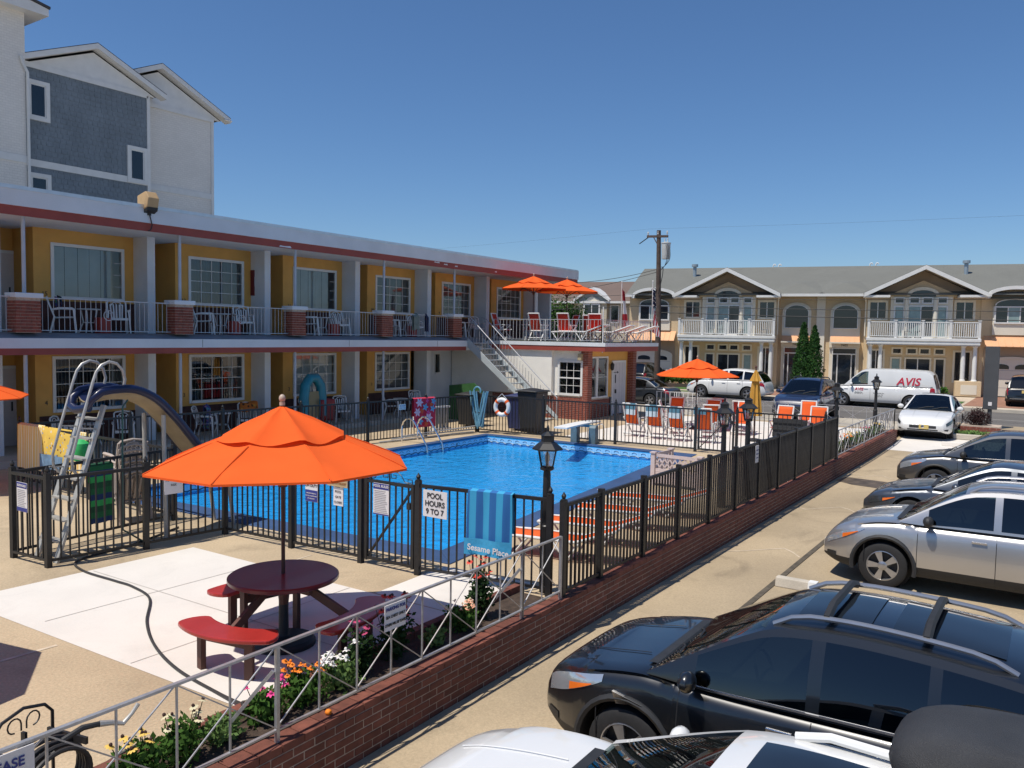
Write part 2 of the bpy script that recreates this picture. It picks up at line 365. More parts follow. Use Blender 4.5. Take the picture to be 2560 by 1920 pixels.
M_pav=mat('brick_paving',(.30,.155,.10),.85,var=.2,vs=2,spk=.12,world=True)
sheet('brick_drive',[(50.5,22.4),(57,22.4),(57,28),(50.5,28)],-.035,M_pav)
sheet('brick_path',[(50.5,12.5),(58,12.5),(58,15.9),(50.5,15.9)],-.035,M_pav)
sheet('brick_drive',[(50.5,-6),(62,-6),(62,4.4),(50.5,4.4)],-.035,M_pav)
# ---------------- pool ----------------
pool=thing('swimming_pool','blue swimming pool with dark blue rim behind the black fence','pool')
rim=[PA,PB,PC,PD]; WZ=-.22
cq=V((sum(p[0] for p in rim)/4,sum(p[1] for p in rim)/4,0)); g=MB()
ring_=lambda k,z:[tuple((V((x,y,0)).lerp(cq,k))+V((0,0,z))) for x,y in rim]
R0=ring_(0,0.); R1=ring_(0,-.27); R2=ring_(.10,-.42); R3=ring_(.34,-.62); R4=ring_(.6,-.70)
for A_,B_ in ((R0,R1),(R1,R2),(R2,R3),(R3,R4)):
    for i in range(4): g.add([A_[i],A_[(i+1)%4],B_[(i+1)%4],B_[i]],[(0,1,2,3)])
g.add(R4,[(3,2,1,0)])
g.build('basin',M_poolblue,pool,True,60)  # shape made shallow with sloping sides so sunlight reaches all of it
def off(p,q,d):   # edge offset to the outside
    e=V((q[0]-p[0],q[1]-p[1],0)).normalized(); return V((-e.y,e.x,0))*d
cx=V((sum(p[0] for p in rim)/4,sum(p[1] for p in rim)/4,0))
wid={0:.52,1:.28,2:.30,3:.52}
L=[]
for i in range(4):
    p=V((*rim[i],0));q=V((*rim[(i+1)%4],0)); e=(q-p).normalized(); nn=V((e.y,-e.x,0)); 
    if (p-cx).dot(nn)<0: nn=-nn
    L.append((p+nn*wid[i],e))
def isec(a,b):
    (p,e),(q,f)=a,b; d=q-p; det=e.x*(-f.y)+f.x*e.y; t=(d.x*(-f.y)+f.x*d.y)/det; return p+e*t
outer=[isec(L[i-1],L[i]) for i in range(4)]
g=MB()
for i in range(4):
    a=V((*rim[i],0)); b=V((*rim[(i+1)%4],0)); c=outer[(i+1)%4]; d=outer[i]; u=V((0,0,.02)); l=V((0,0,-.05))
    ins=(cx-V((*rim[i],0)))*0
    g.hexa([a+l,b+l,c+l,d+l],[a+u,b+u,c+u,d+u])
g.build('coping',M_coping,pool,bevel=.012)
# tile bands on the two sides that show, with wave motif
for (p,q,nn) in ((PB,PC,(0,-1)),(PD,PC,(-1,0))):
    p=V((*p,0));q=V((*q,0)); e=(q-p).normalized(); nv=V((*nn,0)); Ln=(q-p).length
    g=MB(); a=p+nv*.012; b=q+nv*.012
    k=0; s=0; tl=.30
    mt=MB()
    while s<Ln-.02:
        t2=min(s+tl-.006,Ln); A=p+e*s+nv*.012; B=p+e*t2+nv*.012
        base=[A,B,B-nv*.02,A-nv*.02]
        place('tile',MB().hexa([V((c.x,c.y,-.235)) for c in base],[V((c.x,c.y,-.062)) for c in base]).mesh('tile',M_tile),pool)
        c=(A+B)/2+nv*.004
        pts=[]
        for j in range(9):
            an=math.pi*(1-j/8); pts.append(c+e*(math.cos(an)*.075)+V((0,0,-.13+math.sin(an)*.045)))
        mt.tube(pts,.008,4)
        mt.tube([c-e*.15+V((0,0,-.215)),c-e*.05+V((0,0,-.185)),c+e*.05+V((0,0,-.185)),c+e*.15+V((0,0,-.215))],.014,4)
        s+=tl
    mt.build('wave_motif',M_tiled,pool)
MB().grid(lambda u,v:(lambda a,b:(a[0]+(b[0]-a[0])*u,a[1]+(b[1]-a[1])*u,WZ))((PA[0]+(PB[0]-PA[0])*v,PA[1]+(PB[1]-PA[1])*v),(PD[0]+(PC[0]-PD[0])*v,PD[1]+(PC[1]-PD[1])*v)),2,2).build('water',G_water,pool)
M_depth=mat('depth_paint',(.75,.78,.8),.7)
text('5 FT',.26,M_depth,pool,(16.0,8.17,.024),(0,0,R_(-84)),'depth_mark',.002)
text('3 FT',.26,M_depth,pool,(9.40,12.2,.024),(0,0,R_(183)),'depth_mark',.002)
text('8',.13,M_ink,pool,(22.325,12.3,-.14),(R_(90),0,R_(-90)),'depth_mark',.002)
text('8',.13,M_ink,pool,(20.6,15.935,-.14),(R_(90),0,0),'depth_mark',.002)
# pool handrails
t=thing('pool_ladder','pair of curved chrome pool ladder rails at the far left edge','ladder')
for x in (19.1,19.85):
    pts=[(x,17.0,0),(x,17.0,.35)]+[(x,16.62-.38*math.cos(a),.42+.42*math.sin(a)) for a in [R_(180-k*18) for k in range(0,8)]][::-1][::-1]
    pts=[(x,16.95,0),(x,16.95,.4)]+[(x,16.65+.3*math.cos(R_(a)),.45+.32*math.sin(R_(a))) for a in (10,40,70,100,130,150)]+[(x,16.15,.28),(x,15.92,-.05),(x,15.85,-.6),(x,15.83,-1.0)]
    MB().tube(pts,.028,8).build('rail',M_chrome,t,True)
for z in (-.35,-.62): MB().box(19.1,15.8,z,19.85,15.9,z+.03).build('tread',M_chrome,t)
# diving board
t=thing('diving_board','white diving board on two grey-blue plinths at the deep end','diving board',(22.75,12.55,0))
MB().grid(lambda u,v:(-1.6+2.5*u+0,-.22+.44*v,.62+.02*math.sin(3*u)),10,1).build('board',M_white,t,solid=.045)
t.rotation_euler=(0,0,R_(4))
M_plinth=mat('blue_grey_fibreglass',(.10,.16,.19),.5,var=.15)
for y in (-.36,.28): MB().prism([(-.1,0),(.16,0),(.16,.5),(.10,.58),(-.04,.58),(-.1,.5)],'y',y-.11,y+.11).build('plinth',M_plinth,t,bevel=.01)
bx('crosspiece',mat('teal_steel',(.05,.2,.28),.4),t,-.05,-.3,.52,.12,.3,.59)
for y in (-.3,.3): MB().tube([(.25,y,0),(.25,y,.35),(.32,y,.5),(.5,y,.56),(.8,y,.56),(.95,y,.48),(1.0,y,.3),(1.0,y,0)],.022,8).build('handrail',M_chrome,t,True)
# ---------------- retaining wall with planter ----------------
WX0,WX1=.6,34.15
wall=thing('retaining_wall','low red brick retaining wall between pool court and parking lot','wall')
bx('core',M_mort,wall,WX0,5.152,-.55,WX1,5.345,-.062)
bricks(wall,(WX0+1.2,5.15,0),(1,0,0),(0,-1,0),WX1-WX0-1.2,-.512,-.055,M_brick,bl=.235,bh=.076,limit=225)
x=WX0+1.2; k=0; cap=MB()
while x<WX1-.1:                      # top course of stretchers laid flat
    o=(x+.1125,5.247,-.02)
    if x<10.3: place('cap_brick',cube_me('cap_brick',.225,.205,.066,M_brick),wall,(o[0],o[1],o[2]+random.uniform(-.003,.003)),(0,random.uniform(-.008,.008),random.uniform(-.008,.008)))
    else: cap.box(o[0]-.1125,o[1]-.1025,o[2]-.033,o[0]+.1125,o[1]+.1025,o[2]+.033)
    x+=.235
stuff(cap.build('cap_brick',M_brick,wall))
bx('cap_mortar',M_mort,wall,WX0,5.16,-.06,WX1,5.335,-.004)
for x0,x1 in ((WX0,8.85),(24.7,33.6)):
    t=thing('planter','soil bed edged with brick along the '+('near' if x0<5 else 'far')+' part of the retaining wall','planter')
    bx('soil',M_soil,t,x0,5.36,-.04,x1,5.78,.03)
    x=x0
    while x<x1:
        place('edging_brick',cube_me('edging_brick',.225,.1,.12,M_brick),t,(x+.112,5.83,.055),(0,0,random.uniform(-.02,.02))); x+=.237
# ---------------- silver railing on the wall ----------------
def xrail(name,label,p,q,nb,zt=.83,zb=.12,z0=0.015,posts=(0,8),r=.007,group='silver crossed railings'):
    """posts every 8 bays; crosses span two bays"""
    t=thing(name,label,'railing',group=group); p=V(p);q=V(q); d=(q-p)/nb
    H=lambda i,z:p+d*i+V((0,0,z))
    MB().bar(H(0,zt),H(nb,zt),.036,.02).build('top_rail',M_silver,t); MB().bar(H(0,zb),H(nb,zb),.03,.016).build('bottom_rail',M_silver,t)
    for i in range(nb+1):
        if i%8==0 or i==nb: MB().bar(H(i,z0),H(i,zt),.032).build('post',M_silver,t)
        else: MB().bar(H(i,zb),H(i,zt),.014).build('baluster',M_silver,t)
    for i in range(0,nb-1,2):
        MB().bar(H(i,zt-.01)+V((0,-.012,0)),H(i+2,zb+.01)+V((0,-.012,0)),.010).build('brace',M_silver,t)
        MB().bar(H(i,zb+.01)+V((0,.012,0)),H(i+2,zt-.01)+V((0,.012,0)),.010).build('brace',M_silver,t)
    return t
rl1=xrail('crossed_railing','silver railing with crossed bars on the near end of the brick wall',(.72,5.22,0),(8.05,5.22,0),16)
rl2=xrail('crossed_railing','short silver crossed railing joining the corner of the black fence',(8.06,5.22,0),(8.95,5.22,0),2)
for s,x in ((1,4.38),(1,8.05)): MB().bar((x-.02,5.24,.62),(x-.30,5.62,.03),.028).build('stay',M_silver,rl1)
# ---------------- black pool fence ----------------
FH=1.30
def fence(label,p,q,posts=None,sp=.125,first=True,last=True,z=0.,finial=True,h=FH,mid=False,bw=.02):
    t=thing('pool_fence',label,'fence',group='black picket fences round the pool'); p=V((*p,z));q=V((*q,z)); L=(q-p).length; d=(q-p)/L; ang=math.atan2(d.y,d.x)
    A=lambda s,zz:p+d*s+V((0,0,zz))
    MB().bar(A(0,h-.03),A(L,h-.03),.045,.045).build('top_rail',M_black,t); MB().bar(A(0,.10),A(L,.10),.035,.035).build('bottom_rail',M_black,t)
    posts=posts if posts is not None else [L*i/max(1,round(L/2.4)) for i in range(max(1,round(L/2.4))+1)]
    for s in posts:
        if (s<.01 and not first) or (s>L-.01 and not last): continue
        o=place('post',cube_me('post',.075,.075,h+.04,M_black),t,tuple(A(s,(h+.04)/2)),(0,0,ang))
        if finial: MB().lathe(A(s,h+.04),[(.045,0),(.045,.012),(.02,.02),(.03,.04),(.034,.06),(.018,.085),(.004,.11)],8).build('finial',M_black,o).matrix_parent_inverse=o.matrix_basis.inverted()
    n=round(L/sp); me=cube_me('picket',bw,bw,h-.12,M_black)
    for i in range(1,n):
        s=L*i/n
        if min(abs(s-k) for k in posts)<.04: continue
        place('picket',me,t,tuple(A(s,.10+(h-.12)/2-.01)),(0,0,ang))
    return t
f1=fence('black picket fence along the motel side of the pool',(8.72,18.75),(22.88,16.85))
f2=fence('black picket fence where the yellow towels hang left of the slide',(8.72,18.72),(8.62,13.0),first=False)
f3=fence('short black picket fence on the left side of the slide ladder',(8.6,13.0),(5.78,12.67),first=False)
f4=fence('narrow black picket fence panel carrying the slide rules sign',(5.76,12.64),(5.82,11.76),posts=[.0,.88],first=False)
f5=fence('black picket fence on the near side of the slide ladder',(5.86,11.74),(8.54,11.44),posts=[0,1.35,2.68],first=False)
f6=fence('black picket fence behind the red picnic table left of the gate',(8.54,11.40),(8.66,8.46),posts=[0,1.5,2.94],first=False)
f7=fence('black picket fence with the striped blue towel right of the gate',(8.70,7.40),(9.0,5.42),posts=[0,2.0])
f8=fence('long black picket fence standing on the brick wall beside the parking lot',(9.05,5.25),(24.4,5.25),posts=[0,1.04,2.43,3.8,5.25,6.7,8.15,9.6,11.05,12.5,13.9,15.35],z=-.02,sp=.112,h=1.26,finial=False,bw=.027)
MB().lathe((9.05,5.25,1.28),[(.045,0),(.045,.012),(.02,.02),(.03,.04),(.034,.06),(.018,.085),(.004,.11)],8).build('finial',M_black,f8)
f9=fence('black picket fence behind the diving board',(22.9,16.8),(23.25,9.0),first=True)
f10=fence('black picket fence to the right of the far gate',(23.25,7.75),(23.5,5.35))
def gate(label,p,q,scroll=True,name='pool_gate'):
    t=thing(name,label,'gate',group='black pool gates'); p=V((*p,0));q=V((*q,0)); L=(q-p).length; d=(q-p)/L; ang=math.atan2(d.y,d.x); h=FH-.03
    A=lambda s,zz,o=0:p+d*s+V((0,0,zz))
    for s,nm in ((.03,'stile'),(L-.03,'stile')): MB().bar(A(s,.07),A(s,h),.05).build(nm,M_black,t)
    MB().bar(A(.03,h-.03),A(L-.03,h-.03),.045).build('top_rail',M_black,t); MB().bar(A(.03,.1),A(L-.03,.1),.04).build('bottom_rail',M_black,t)
    me=cube_me('picket',.02,.02,h-.13,M_black); n=round(L/.125)
    for i in range(1,n): place('picket',me,t,tuple(A(L*i/n,.1+(h-.13)/2)),(0,0,ang))
    nrm=V((-d.y,d.x,0))*-.02
    MB().bar(A(.05,.13)-nrm,A(L-.05,h-.06)-nrm,.05,.02).build('brace',M_black,t)
    if scroll:
        g=MB(); c=L/2
        for s in (-1,1):
            g.tube([A(c+s*a,h+b) for a,b in ((.42,0),(.42,.06),(.34,.06),(.34,.02),(.42,.0))],.008,4)
            g.tube([A(c+s*a,h+b) for a,b in ((.36,.0),(.28,.02),(.22,.10),(.16,.14),(.03,.15),(.03,.05),(.12,.05),(.12,.10),(.07,.10))],.008,4)
        g.tube([A(c,h),A(c,h+.2)],.012,6); g.ell(A(c,h+.21),.022,.022,.03,8,5)
        g.build('scrollwork',M_black,t)
    bx('latch',M_black,t,*(A(L-.1,.95)-V((.03,.03,.04))),*(A(L-.1,.95)+V((.03,.03,.05))))
    return t
gt1=gate('black pool gate with scroll top and pool rules sign',(8.68,8.40),(8.70,7.46))
gt2=gate('black gate in the far pool fence beside the lounge deck',(23.25,8.93),(23.25,7.82),scroll=False)
# ---------------- signs, towels ----------------
def sign(name,label,loc,rz,w_,h_,rows=(),band=None,bandb=None,board=None,tilt=0,group=None):
    """faces local -y ; rows: (text,size,z,mat)"""
    t=thing(name,label,'sign',loc,rz); t.rotation_euler=(0,tilt,rz)
    if group: t['group']=group
    MB().box(-w_/2,-.004,-h_/2,w_/2,.004,h_/2).build('board',board or M_signw,t)
    if band: bx('header_band',M_blueink,t,-w_/2+.003,-.0065,h_/2-band,w_/2-.003,-.0045,h_/2-.003)
    if bandb: bx('footer_band',M_blueink,t,-w_/2+.003,-.0065,-h_/2+.003,w_/2-.003,-.0045,-h_/2+bandb)
    for r in rows: text(r[0],r[1],r[3],t,(0,-.0085,r[2]),(R_(90),0,0),'lettering',.001,bold=r[4] if len(r)>4 else 0,sx=r[5] if len(r)>5 else 1)
    return t
def fine_print(t,w_,z0,z1,n):
    for i in range(n):
        z=z0+(z1-z0)*i/(n-1); ww=w_*random.uniform(.75,1); MB().box(-w_/2,-.0075,z-.004,-w_/2+ww,-.0055,z+.004).build('text_line',M_greyink,t)
A90=R_(-90)
sign('pool_hours_sign','white sign reading POOL HOURS 9 TO 7 on the fence',(8.655,7.06,1.055),A90,.42,.37,[('POOL',.105,.11,M_ink,.002),('HOURS',.105,0,M_ink,.002),('9 TO 7',.105,-.11,M_ink,.002)])
s=sign('pool_rules_sign','POOL RULES notice with blue header on the gate',(8.645,8.05,1.0),A90,.30,.46,[('POOL RULES',.05,.19,M_signw,.001)],band=.085,bandb=.02); fine_print(s,.26,.12,-.19,13)
s=sign('lifeguard_sign','white and blue lifeguard notice hanging behind the orange umbrella',(8.575,9.42,1.03),A90,.27,.46,[('NO',.06,.19,M_ink,.001),('LIFEGUARD',.055,.11,M_ink,.001),('ON DUTY',.06,.02,M_ink,.001),('PERSONS UNDER 16',.024,-.10,M_signw),('MUST BE ACCOMPANIED',.022,-.14,M_signw),('BY AN ADULT',.024,-.18,M_signw)],bandb=.18)
sign('gate_notice','narrow white sign reading KEEP POOL GATE CLOSED left of the gate',(8.590,8.86,.98),A90,.20,.34,[('KEEP',.05,.12,M_ink),('POOL',.05,.04,M_ink),('GATE',.05,-.04,M_ink),('CLOSED',.045,-.12,M_ink)])
sign('cardboard_sign','handwritten cardboard sign above the white gate notice',(8.57,8.86,1.21),A90,.42,.22,[('PLEASE',.05,.075,M_greyink),('WASH SAND AFTER',.045,.01,M_greyink,.001,.95),('BEACH AT FAUCET',.045,-.06,mat('brown_ink',(.30,.12,.03),.8),.001,.95)],board=M_card,tilt=.0)
s=sign('slide_rules_sign','SLIDE RULES notice with blue bands on the slide pen',(5.70,12.22,.97),A90,.29,.42,[('SLIDE RULES',.044,.165,M_signw,.001)],band=.08,bandb=.06); fine_print(s,.24,.1,-.13,10)
sign('parking_sign','white sign reading PARKING FOR SEA CHEST ONLY on the silver railing',(5.775,5.185,.70),0,.295,.25,[('PARKING FOR',.045,.08,M_blueink,.0015,.95),('SEA CHEST ONLY',.038,.005,M_ink,.001,.9),('OTHERS WILL BE TOWED',.036,-.07,M_ink,.001,.72)])
sign('no_sand_sign','white sign ending in EASE and SAND at the bottom left corner',(2.275,5.185,.63),0,.37,.38,[('PLEASE',.085,.11,M_blueink,.002,.95),('NO SAND',.085,-.005,M_ink,.002,.85)])
sign('small_fence_sign','tiny white and blue sign left of the flowered towel',(19.45,17.24,1.06),R_(-7.6),.28,.17,[('NO GLASS',.05,.035,M_blueink),('IN POOL AREA',.038,-.035,M_blueink)],board=mat('pale_blue_board',(.5,.65,.72),.6))
sign('wall_fence_sign','small white sign on the long fence by the parking lot',(16.95,5.205,1.0),0,.20,.36,[('WHEN IN',.035,.08,M_blueink),('POOL ALL',.035,.0,M_blueink),('CLOSED',.035,-.08,M_blueink)])
sign('slide_fence_sign','grey notice on the fence just left of the orange umbrella',(7.6,11.47,1.02),R_(-6),.30,.40,[('SLIDE AT',.05,.1,M_ink),('YOUR OWN',.05,.02,M_ink),('RISK',.05,-.06,M_ink)],band=.06)
def towel(name,label,loc,rz,w_,h1,h2,m,z=1.31,wav=.02,seed=0,flare=0.):
    """draped over a rail along local x; hangs h1 on the -y side and h2 on the +y side"""
    g=MB(); ph=seed*1.7
    def fn(u,v):
        s=v*(h1+h2+.1); x=(u-.5)*w_
        if s<h1: y=-.045; zz=-(h1-s)
        elif s<h1+.1:
            a=(s-h1)/.1; y=-.045+.09*a; zz=.02*math.sin(math.pi*a)
        else: y=.045; zz=-(s-h1-.1)
        k=abs(zz); x*=1-flare*k; y+=(wav*math.sin(u*9+ph)+wav*.6*math.sin(u*21+ph*2))*min(1,k*3)*(-1 if y<0 else 1)*.7-(.02*k if y<0 else -.02*k)
        return (x,y,zz)
    g.grid(fn,24,16)
    o=g.build(name,m,None,True); o.location=(*loc,z); o.rotation_euler=(0,0,rz); return tag(o,label,'towel')
tw=towel('striped_towel','blue striped beach towel with lettering hanging over the near fence',(8.83,6.24),R_(-81.5),.66,.86,.55,stripes('blue_stripes',[(.02,.13,.36),(.04,.32,.55)],5.0,0),seed=1,flare=-.02)
tb=MB().grid(lambda u,v:((u-.5)*.68,-.078-.035*math.sin(u*9+1.7)*.7-.018,-.86+.22*v),12,2).build('hem_band',mat('pale_blue_terry',(.05,.34,.58),.95,var=.1,vs=20),tw,True)
text('Sesame Place',.115,M_signw,tw,(0.02,-.125,-.77),(R_(90),R_(3),0),'lettering',.001,bold=.002)
M_yst=stripes('yellow_stripes',[(.80,.50,.13),(.82,.70,.42),(.78,.55,.20),(.84,.76,.55)],6.,0)
def voro(name,base,cols,scale,thr):
    m=mat(name,base,.95,var=.1); t=m.node_tree; b=t.nodes['Principled BSDF']
    prev=b.inputs['Base Color'].links[0].from_socket; tc=t.nodes.new('ShaderNodeTexCoord')
    for i,c in enumerate(cols):
        mp=t.nodes.new('ShaderNodeMapping'); mp.inputs['Location'].default_value=(i*3.3,i*1.7,i*2.9); t.links.new(tc.outputs['Object'],mp.inputs[0])
        vo=t.nodes.new('ShaderNodeTexVoronoi'); vo.inputs['Scale'].default_value=scale*(1+.2*i); t.links.new(mp.outputs[0],vo.inputs['Vector'])
        lt=t.nodes.new('ShaderNodeMath'); lt.operation='LESS_THAN'; lt.inputs[1].default_value=thr; t.links.new(vo.outputs['Distance'],lt.inputs[0])
        mx=t.nodes.new('ShaderNodeMix'); mx.data_type='RGBA'; t.links.new(lt.outputs[0],mx.inputs[0]); t.links.new(prev,mx.inputs[6]); mx.inputs[7].default_value=(*c,1); prev=mx.outputs[2]
    t.links.new(prev,b.inputs['Base Color']); return m
M_print=voro('yellow_print',(.80,.55,.10),[(.75,.66,.5),(.25,.12,.06),(.30,.42,.55)],7,.2)
M_flow=mat('red_towel',(.5,.03,.07),.95,var=.12,vs=9)
tw1=towel('yellow_towel','pale yellow striped towel hanging at the far left of the fence',(8.71,18.2),R_(-89),1.0,.95,.6,M_yst,seed=2)
tw2=towel('printed_towel','yellow patterned towel with blue foot beside the yellow striped one',(8.70,17.1),R_(-89),1.15,.85,.6,M_print,seed=3)
tw3=towel('yellow_towel','yellow striped towel seen through the slide ladder',(8.68,16.1),R_(-89),.62,.9,.6,M_yst,seed=5)
MB().grid(lambda u,v:((u-.5)*.9-.1,-.10-.02*math.sin(u*9),-.85+.3*v),8,2).build('blue_foot',mat('denim_print',(.16,.27,.40),.95,var=.3,vs=8),tw2,True)
tw4=towel('flowered_towel','red towel with big pale and blue flowers on the far fence',(20.4,17.16),R_(-7.6),.95,.95,.6,M_flow,seed=4)
def flower(g,c,r,n=5,w_=.45):
    for k in range(n):
        a=2*math.pi*k/n; d=V((math.cos(a),0,math.sin(a))); e=V((-math.sin(a),0,math.cos(a))); p=V(c)
        g.add([p,p+d*r*.5+e*r*w_*.5,p+d*r,p+d*r*.5-e*r*w_*.5],[(0,1,2,3)])
for (cx_,cz_,r_,c_) in [(-.28,-.14,.17,0),(-.02,-.30,.14,1),(.33,-.12,.13,1),(.3,-.36,.13,1),(-.36,-.45,.16,0),(.12,-.66,.19,0),(-.24,-.75,.14,1),(.05,-.1,.08,2),(-.18,-.42,.1,3),(.1,-.48,.1,2),(.02,-.85,.1,3),(-.4,-.8,.1,2),(.22,-.22,.09,3)]:
    g=MB(); flower(g,(cx_,-.105-.0007*len(tw4.children),cz_),r_,6 if c_==0 else 5,.5); 
    g.build('printed_flower',[mat('f_pale',(.62,.5,.62),.95),mat('f_blue',(.07,.4,.62),.95),mat('f_pink',(.6,.09,.3),.95),mat('f_orange',(.62,.12,.03),.95)][c_],tw4)
gb=tag(MB().lathe((0,0,0),[(.02,0),(.13,.05),(.17,.2),(.15,.38),(.05,.46)],12).build('green_bag',mat('green_bag',(.03,.42,.11),.7,var=.2,vs=6),None,True,loc=(8.52,15.9,.75)),'bright green swim bag hanging on the fence behind the ladder','bag')
nv=towel('navy_towel','green and navy striped towel hanging low beside the stacked chairs',(7.2,12.86),R_(6.5),.42,.95,.3,stripes('green_navy',[(.02,.10,.05),(.05,.45,.12),(.02,.05,.16),(.02,.16,.06)],2.6,2),z=1.2,seed=6)
# ---------------- motel ----------------
motel=thing('motel_building','two storey motel wing with yellow walls, white fins and flat roof','motel')
PX=4.157; YF,YP,YFIN,YW,YD=20.5,20.72,21.9,22.6,23.7
NB=6; FX=lambda k:13.73+PX*(k-1)          # fin front left edge, k=0..
WXL=lambda k:11.37+PX*k                    # window left
CX=lambda k:11.03+PX*k                     # wall corner
# slabs, fascias
def strip(name,m,y0,z0,y1,z1,x0=5.6,x1=36.2,**k): return MB().box(x0,y0,z0,x1,y1,z1).build(name,m,motel,**k)
strip('roof_slab',M_motelw,YF+.03,6.02,27,6.22); strip('roof_cap',mat('roof_membrane',(.62,.62,.62),.8),YF+.1,6.22,27.5,6.64)
strip('white_fascia',M_motelw,YF-.03,6.22,YF+.1,6.60); strip('drip_edge',mat('metal_coping',(.6,.63,.66),.3,metal=.6),YF-.05,6.60,YF+.3,6.69); strip('red_fascia',M_red,YF,6.0,YF+.03,6.22)
bx('fascia_return',M_motelw,motel,36.2,YF-.03,6.22,36.3,27.5,6.66); bx('fascia_return',M_red,motel,36.2,YF,6.0,36.26,27.5,6.22)
strip('deck_slab',M_deck,YF+.35,3.0,YW+1.2,3.25,x1=36.1); strip('soffit',M_motelw,YF+.05,2.72,YW+1.2,2.9,x1=28.3)
MB().hexa([(5.6,YF-.02,3.0),(27.0,YF-.02,3.0),(27.0,YF+.36,3.0),(5.6,YF+.36,3.0)],[(5.6,YF-.02,3.13),(27.0,YF-.02,3.13),(27.0,YF+.36,3.25),(5.6,YF+.36,3.25)]).build('deck_edge',M_deck,motel)
strip('white_deck_fascia',M_motelw,YF-.05,2.88,YF-.02,3.12,x1=27.0); strip('red_deck_fascia',M_red,YF-.03,2.72,YF,2.88,x1=27.0)
bx('fascia_return',M_motelw,motel,27.0,YF-.05,2.88,27.06,YF+.5,3.12)
for x in (8.2,14.5,20.3,25.1): bx('fascia_joint',M_joint,motel,x,YF-.0525,2.89,x+.012,YF-.05,3.11)
for (x,l,z) in ((17.3,.5,6.03),(24.9,.35,6.16),(25.5,.25,6.12),(26.2,.2,6.1),(29.0,.16,6.08)): 
    MB().add([(x,YF-.003,z),(x+l,YF-.003,z-.01),(x+l*.9,YF-.003,z+.05),(x+l*.4,YF-.003,z+.03),(x+.05,YF-.003,z+.045)],[(0,1,2,3,4)]).build('peeled_paint',M_motelw,motel)
# walls
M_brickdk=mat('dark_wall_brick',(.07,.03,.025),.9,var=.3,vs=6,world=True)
M_curtW=mat('curtain_warm',(.26,.25,.23),.9,var=.15,vs=2)
def pleat(x0,x1,y,z0,z1,p=.09,a=.035):
    n=max(6,int((x1-x0)/p*4)); return MB().grid(lambda u,v:(x0+(x1-x0)*u,y+a*math.sin(u*n/4*2*math.pi)+.01*math.sin(u*17),z0+(z1-z0)*v),n,1)
def window(par,x0,x1,z0,z1,y,nx,nz,curt='grid',fr=.07,dirn=-1,muntin=.018,label=None):
    """window in a plane facing -y; par holds it as a part"""
    f=MB(); d=.05
    f.box(x0,y-d,z0,x0+fr,y+.05,z1).box(x1-fr,y-d,z0,x1,y+.05,z1).box(x0+fr,y-d,z1-fr,x1-fr,y+.05,z1).box(x0+fr,y-d-.03,z0,x1-fr,y+.05,z0+fr)
    f=f.build('window',M_white,par)
    MB().add([(x0+fr,y-.005,z0+fr),(x1-fr,y-.005,z0+fr),(x1-fr,y-.005,z1-fr),(x0+fr,y-.005,z1-fr)],[(0,1,2,3)]).build('pane',G_win,f)
    X0,X1,Z0,Z1=x0+fr,x1-fr,z0+fr,z1-fr
    for i in range(1,nx if curt!='pale' else 1): 
        x=X0+(X1-X0)*i/nx; MB().box(x-muntin/2,y-.02,Z0,x+muntin/2,y-.007,Z1).build('muntin',M_white,f)
    for i in range(1,nz if curt!='pale' else 1):
        z=Z0+(Z1-Z0)*i/nz; MB().box(X0,y-.022,z-muntin/2,X1,y-.009,z+muntin/2).build('muntin',M_white,f)
    if curt=='pale':
        for q in (.17,.36,.53,.70): MB().box(X0+(X1-X0)*q-.006,y+.05,Z0,X0+(X1-X0)*q+.006,y+.052,Z1).build('curtain_gap',M_dark,f)
        for q in range(1,4): MB().box(X0+(X1-X0)*.88,y-.02,Z0+(Z1-Z0)*q/4-.008,X1,y-.009,Z0+(Z1-Z0)*q/4+.008).build('muntin',M_rail,f)
        pleat(X0,X0+(X1-X0)*.86,y+.07,Z0,Z1,.36,.012).build('curtain',M_curtL,f,True)
    elif curt=='dim': pleat(X0,X1,y+.09,Z0,Z1,.13).build('curtain',M_curtD,f,True)
    elif curt=='warm': pleat(X0,X1,y+.09,Z0,Z1,.3,.02).build('curtain',M_curtL,f,True)
    elif curt=='blind':
        g=MB(); x=X0
        while x<X1: g.add([(x,y+.06,Z0),(x+.045,y+.11,Z0),(x+.045,y+.11,Z1),(x,y+.06,Z1)],[(0,1,2,3)]); x+=.10
        g.build('blind',M_curtW,f)
    return f
UPC=['pale','dim','pale','dim','dim','dim']; LOC=['blind','blind','warm','dim','dim','dim']
def arrow(g,x,y,z,l):
    g.box(x,y-.012,z-.012,x+l,y,z+.012); g.prism([(x+l-.02,z-.05),(x+l+.1,z),(x+l-.02,z+.05)],'y',y-.012,y)
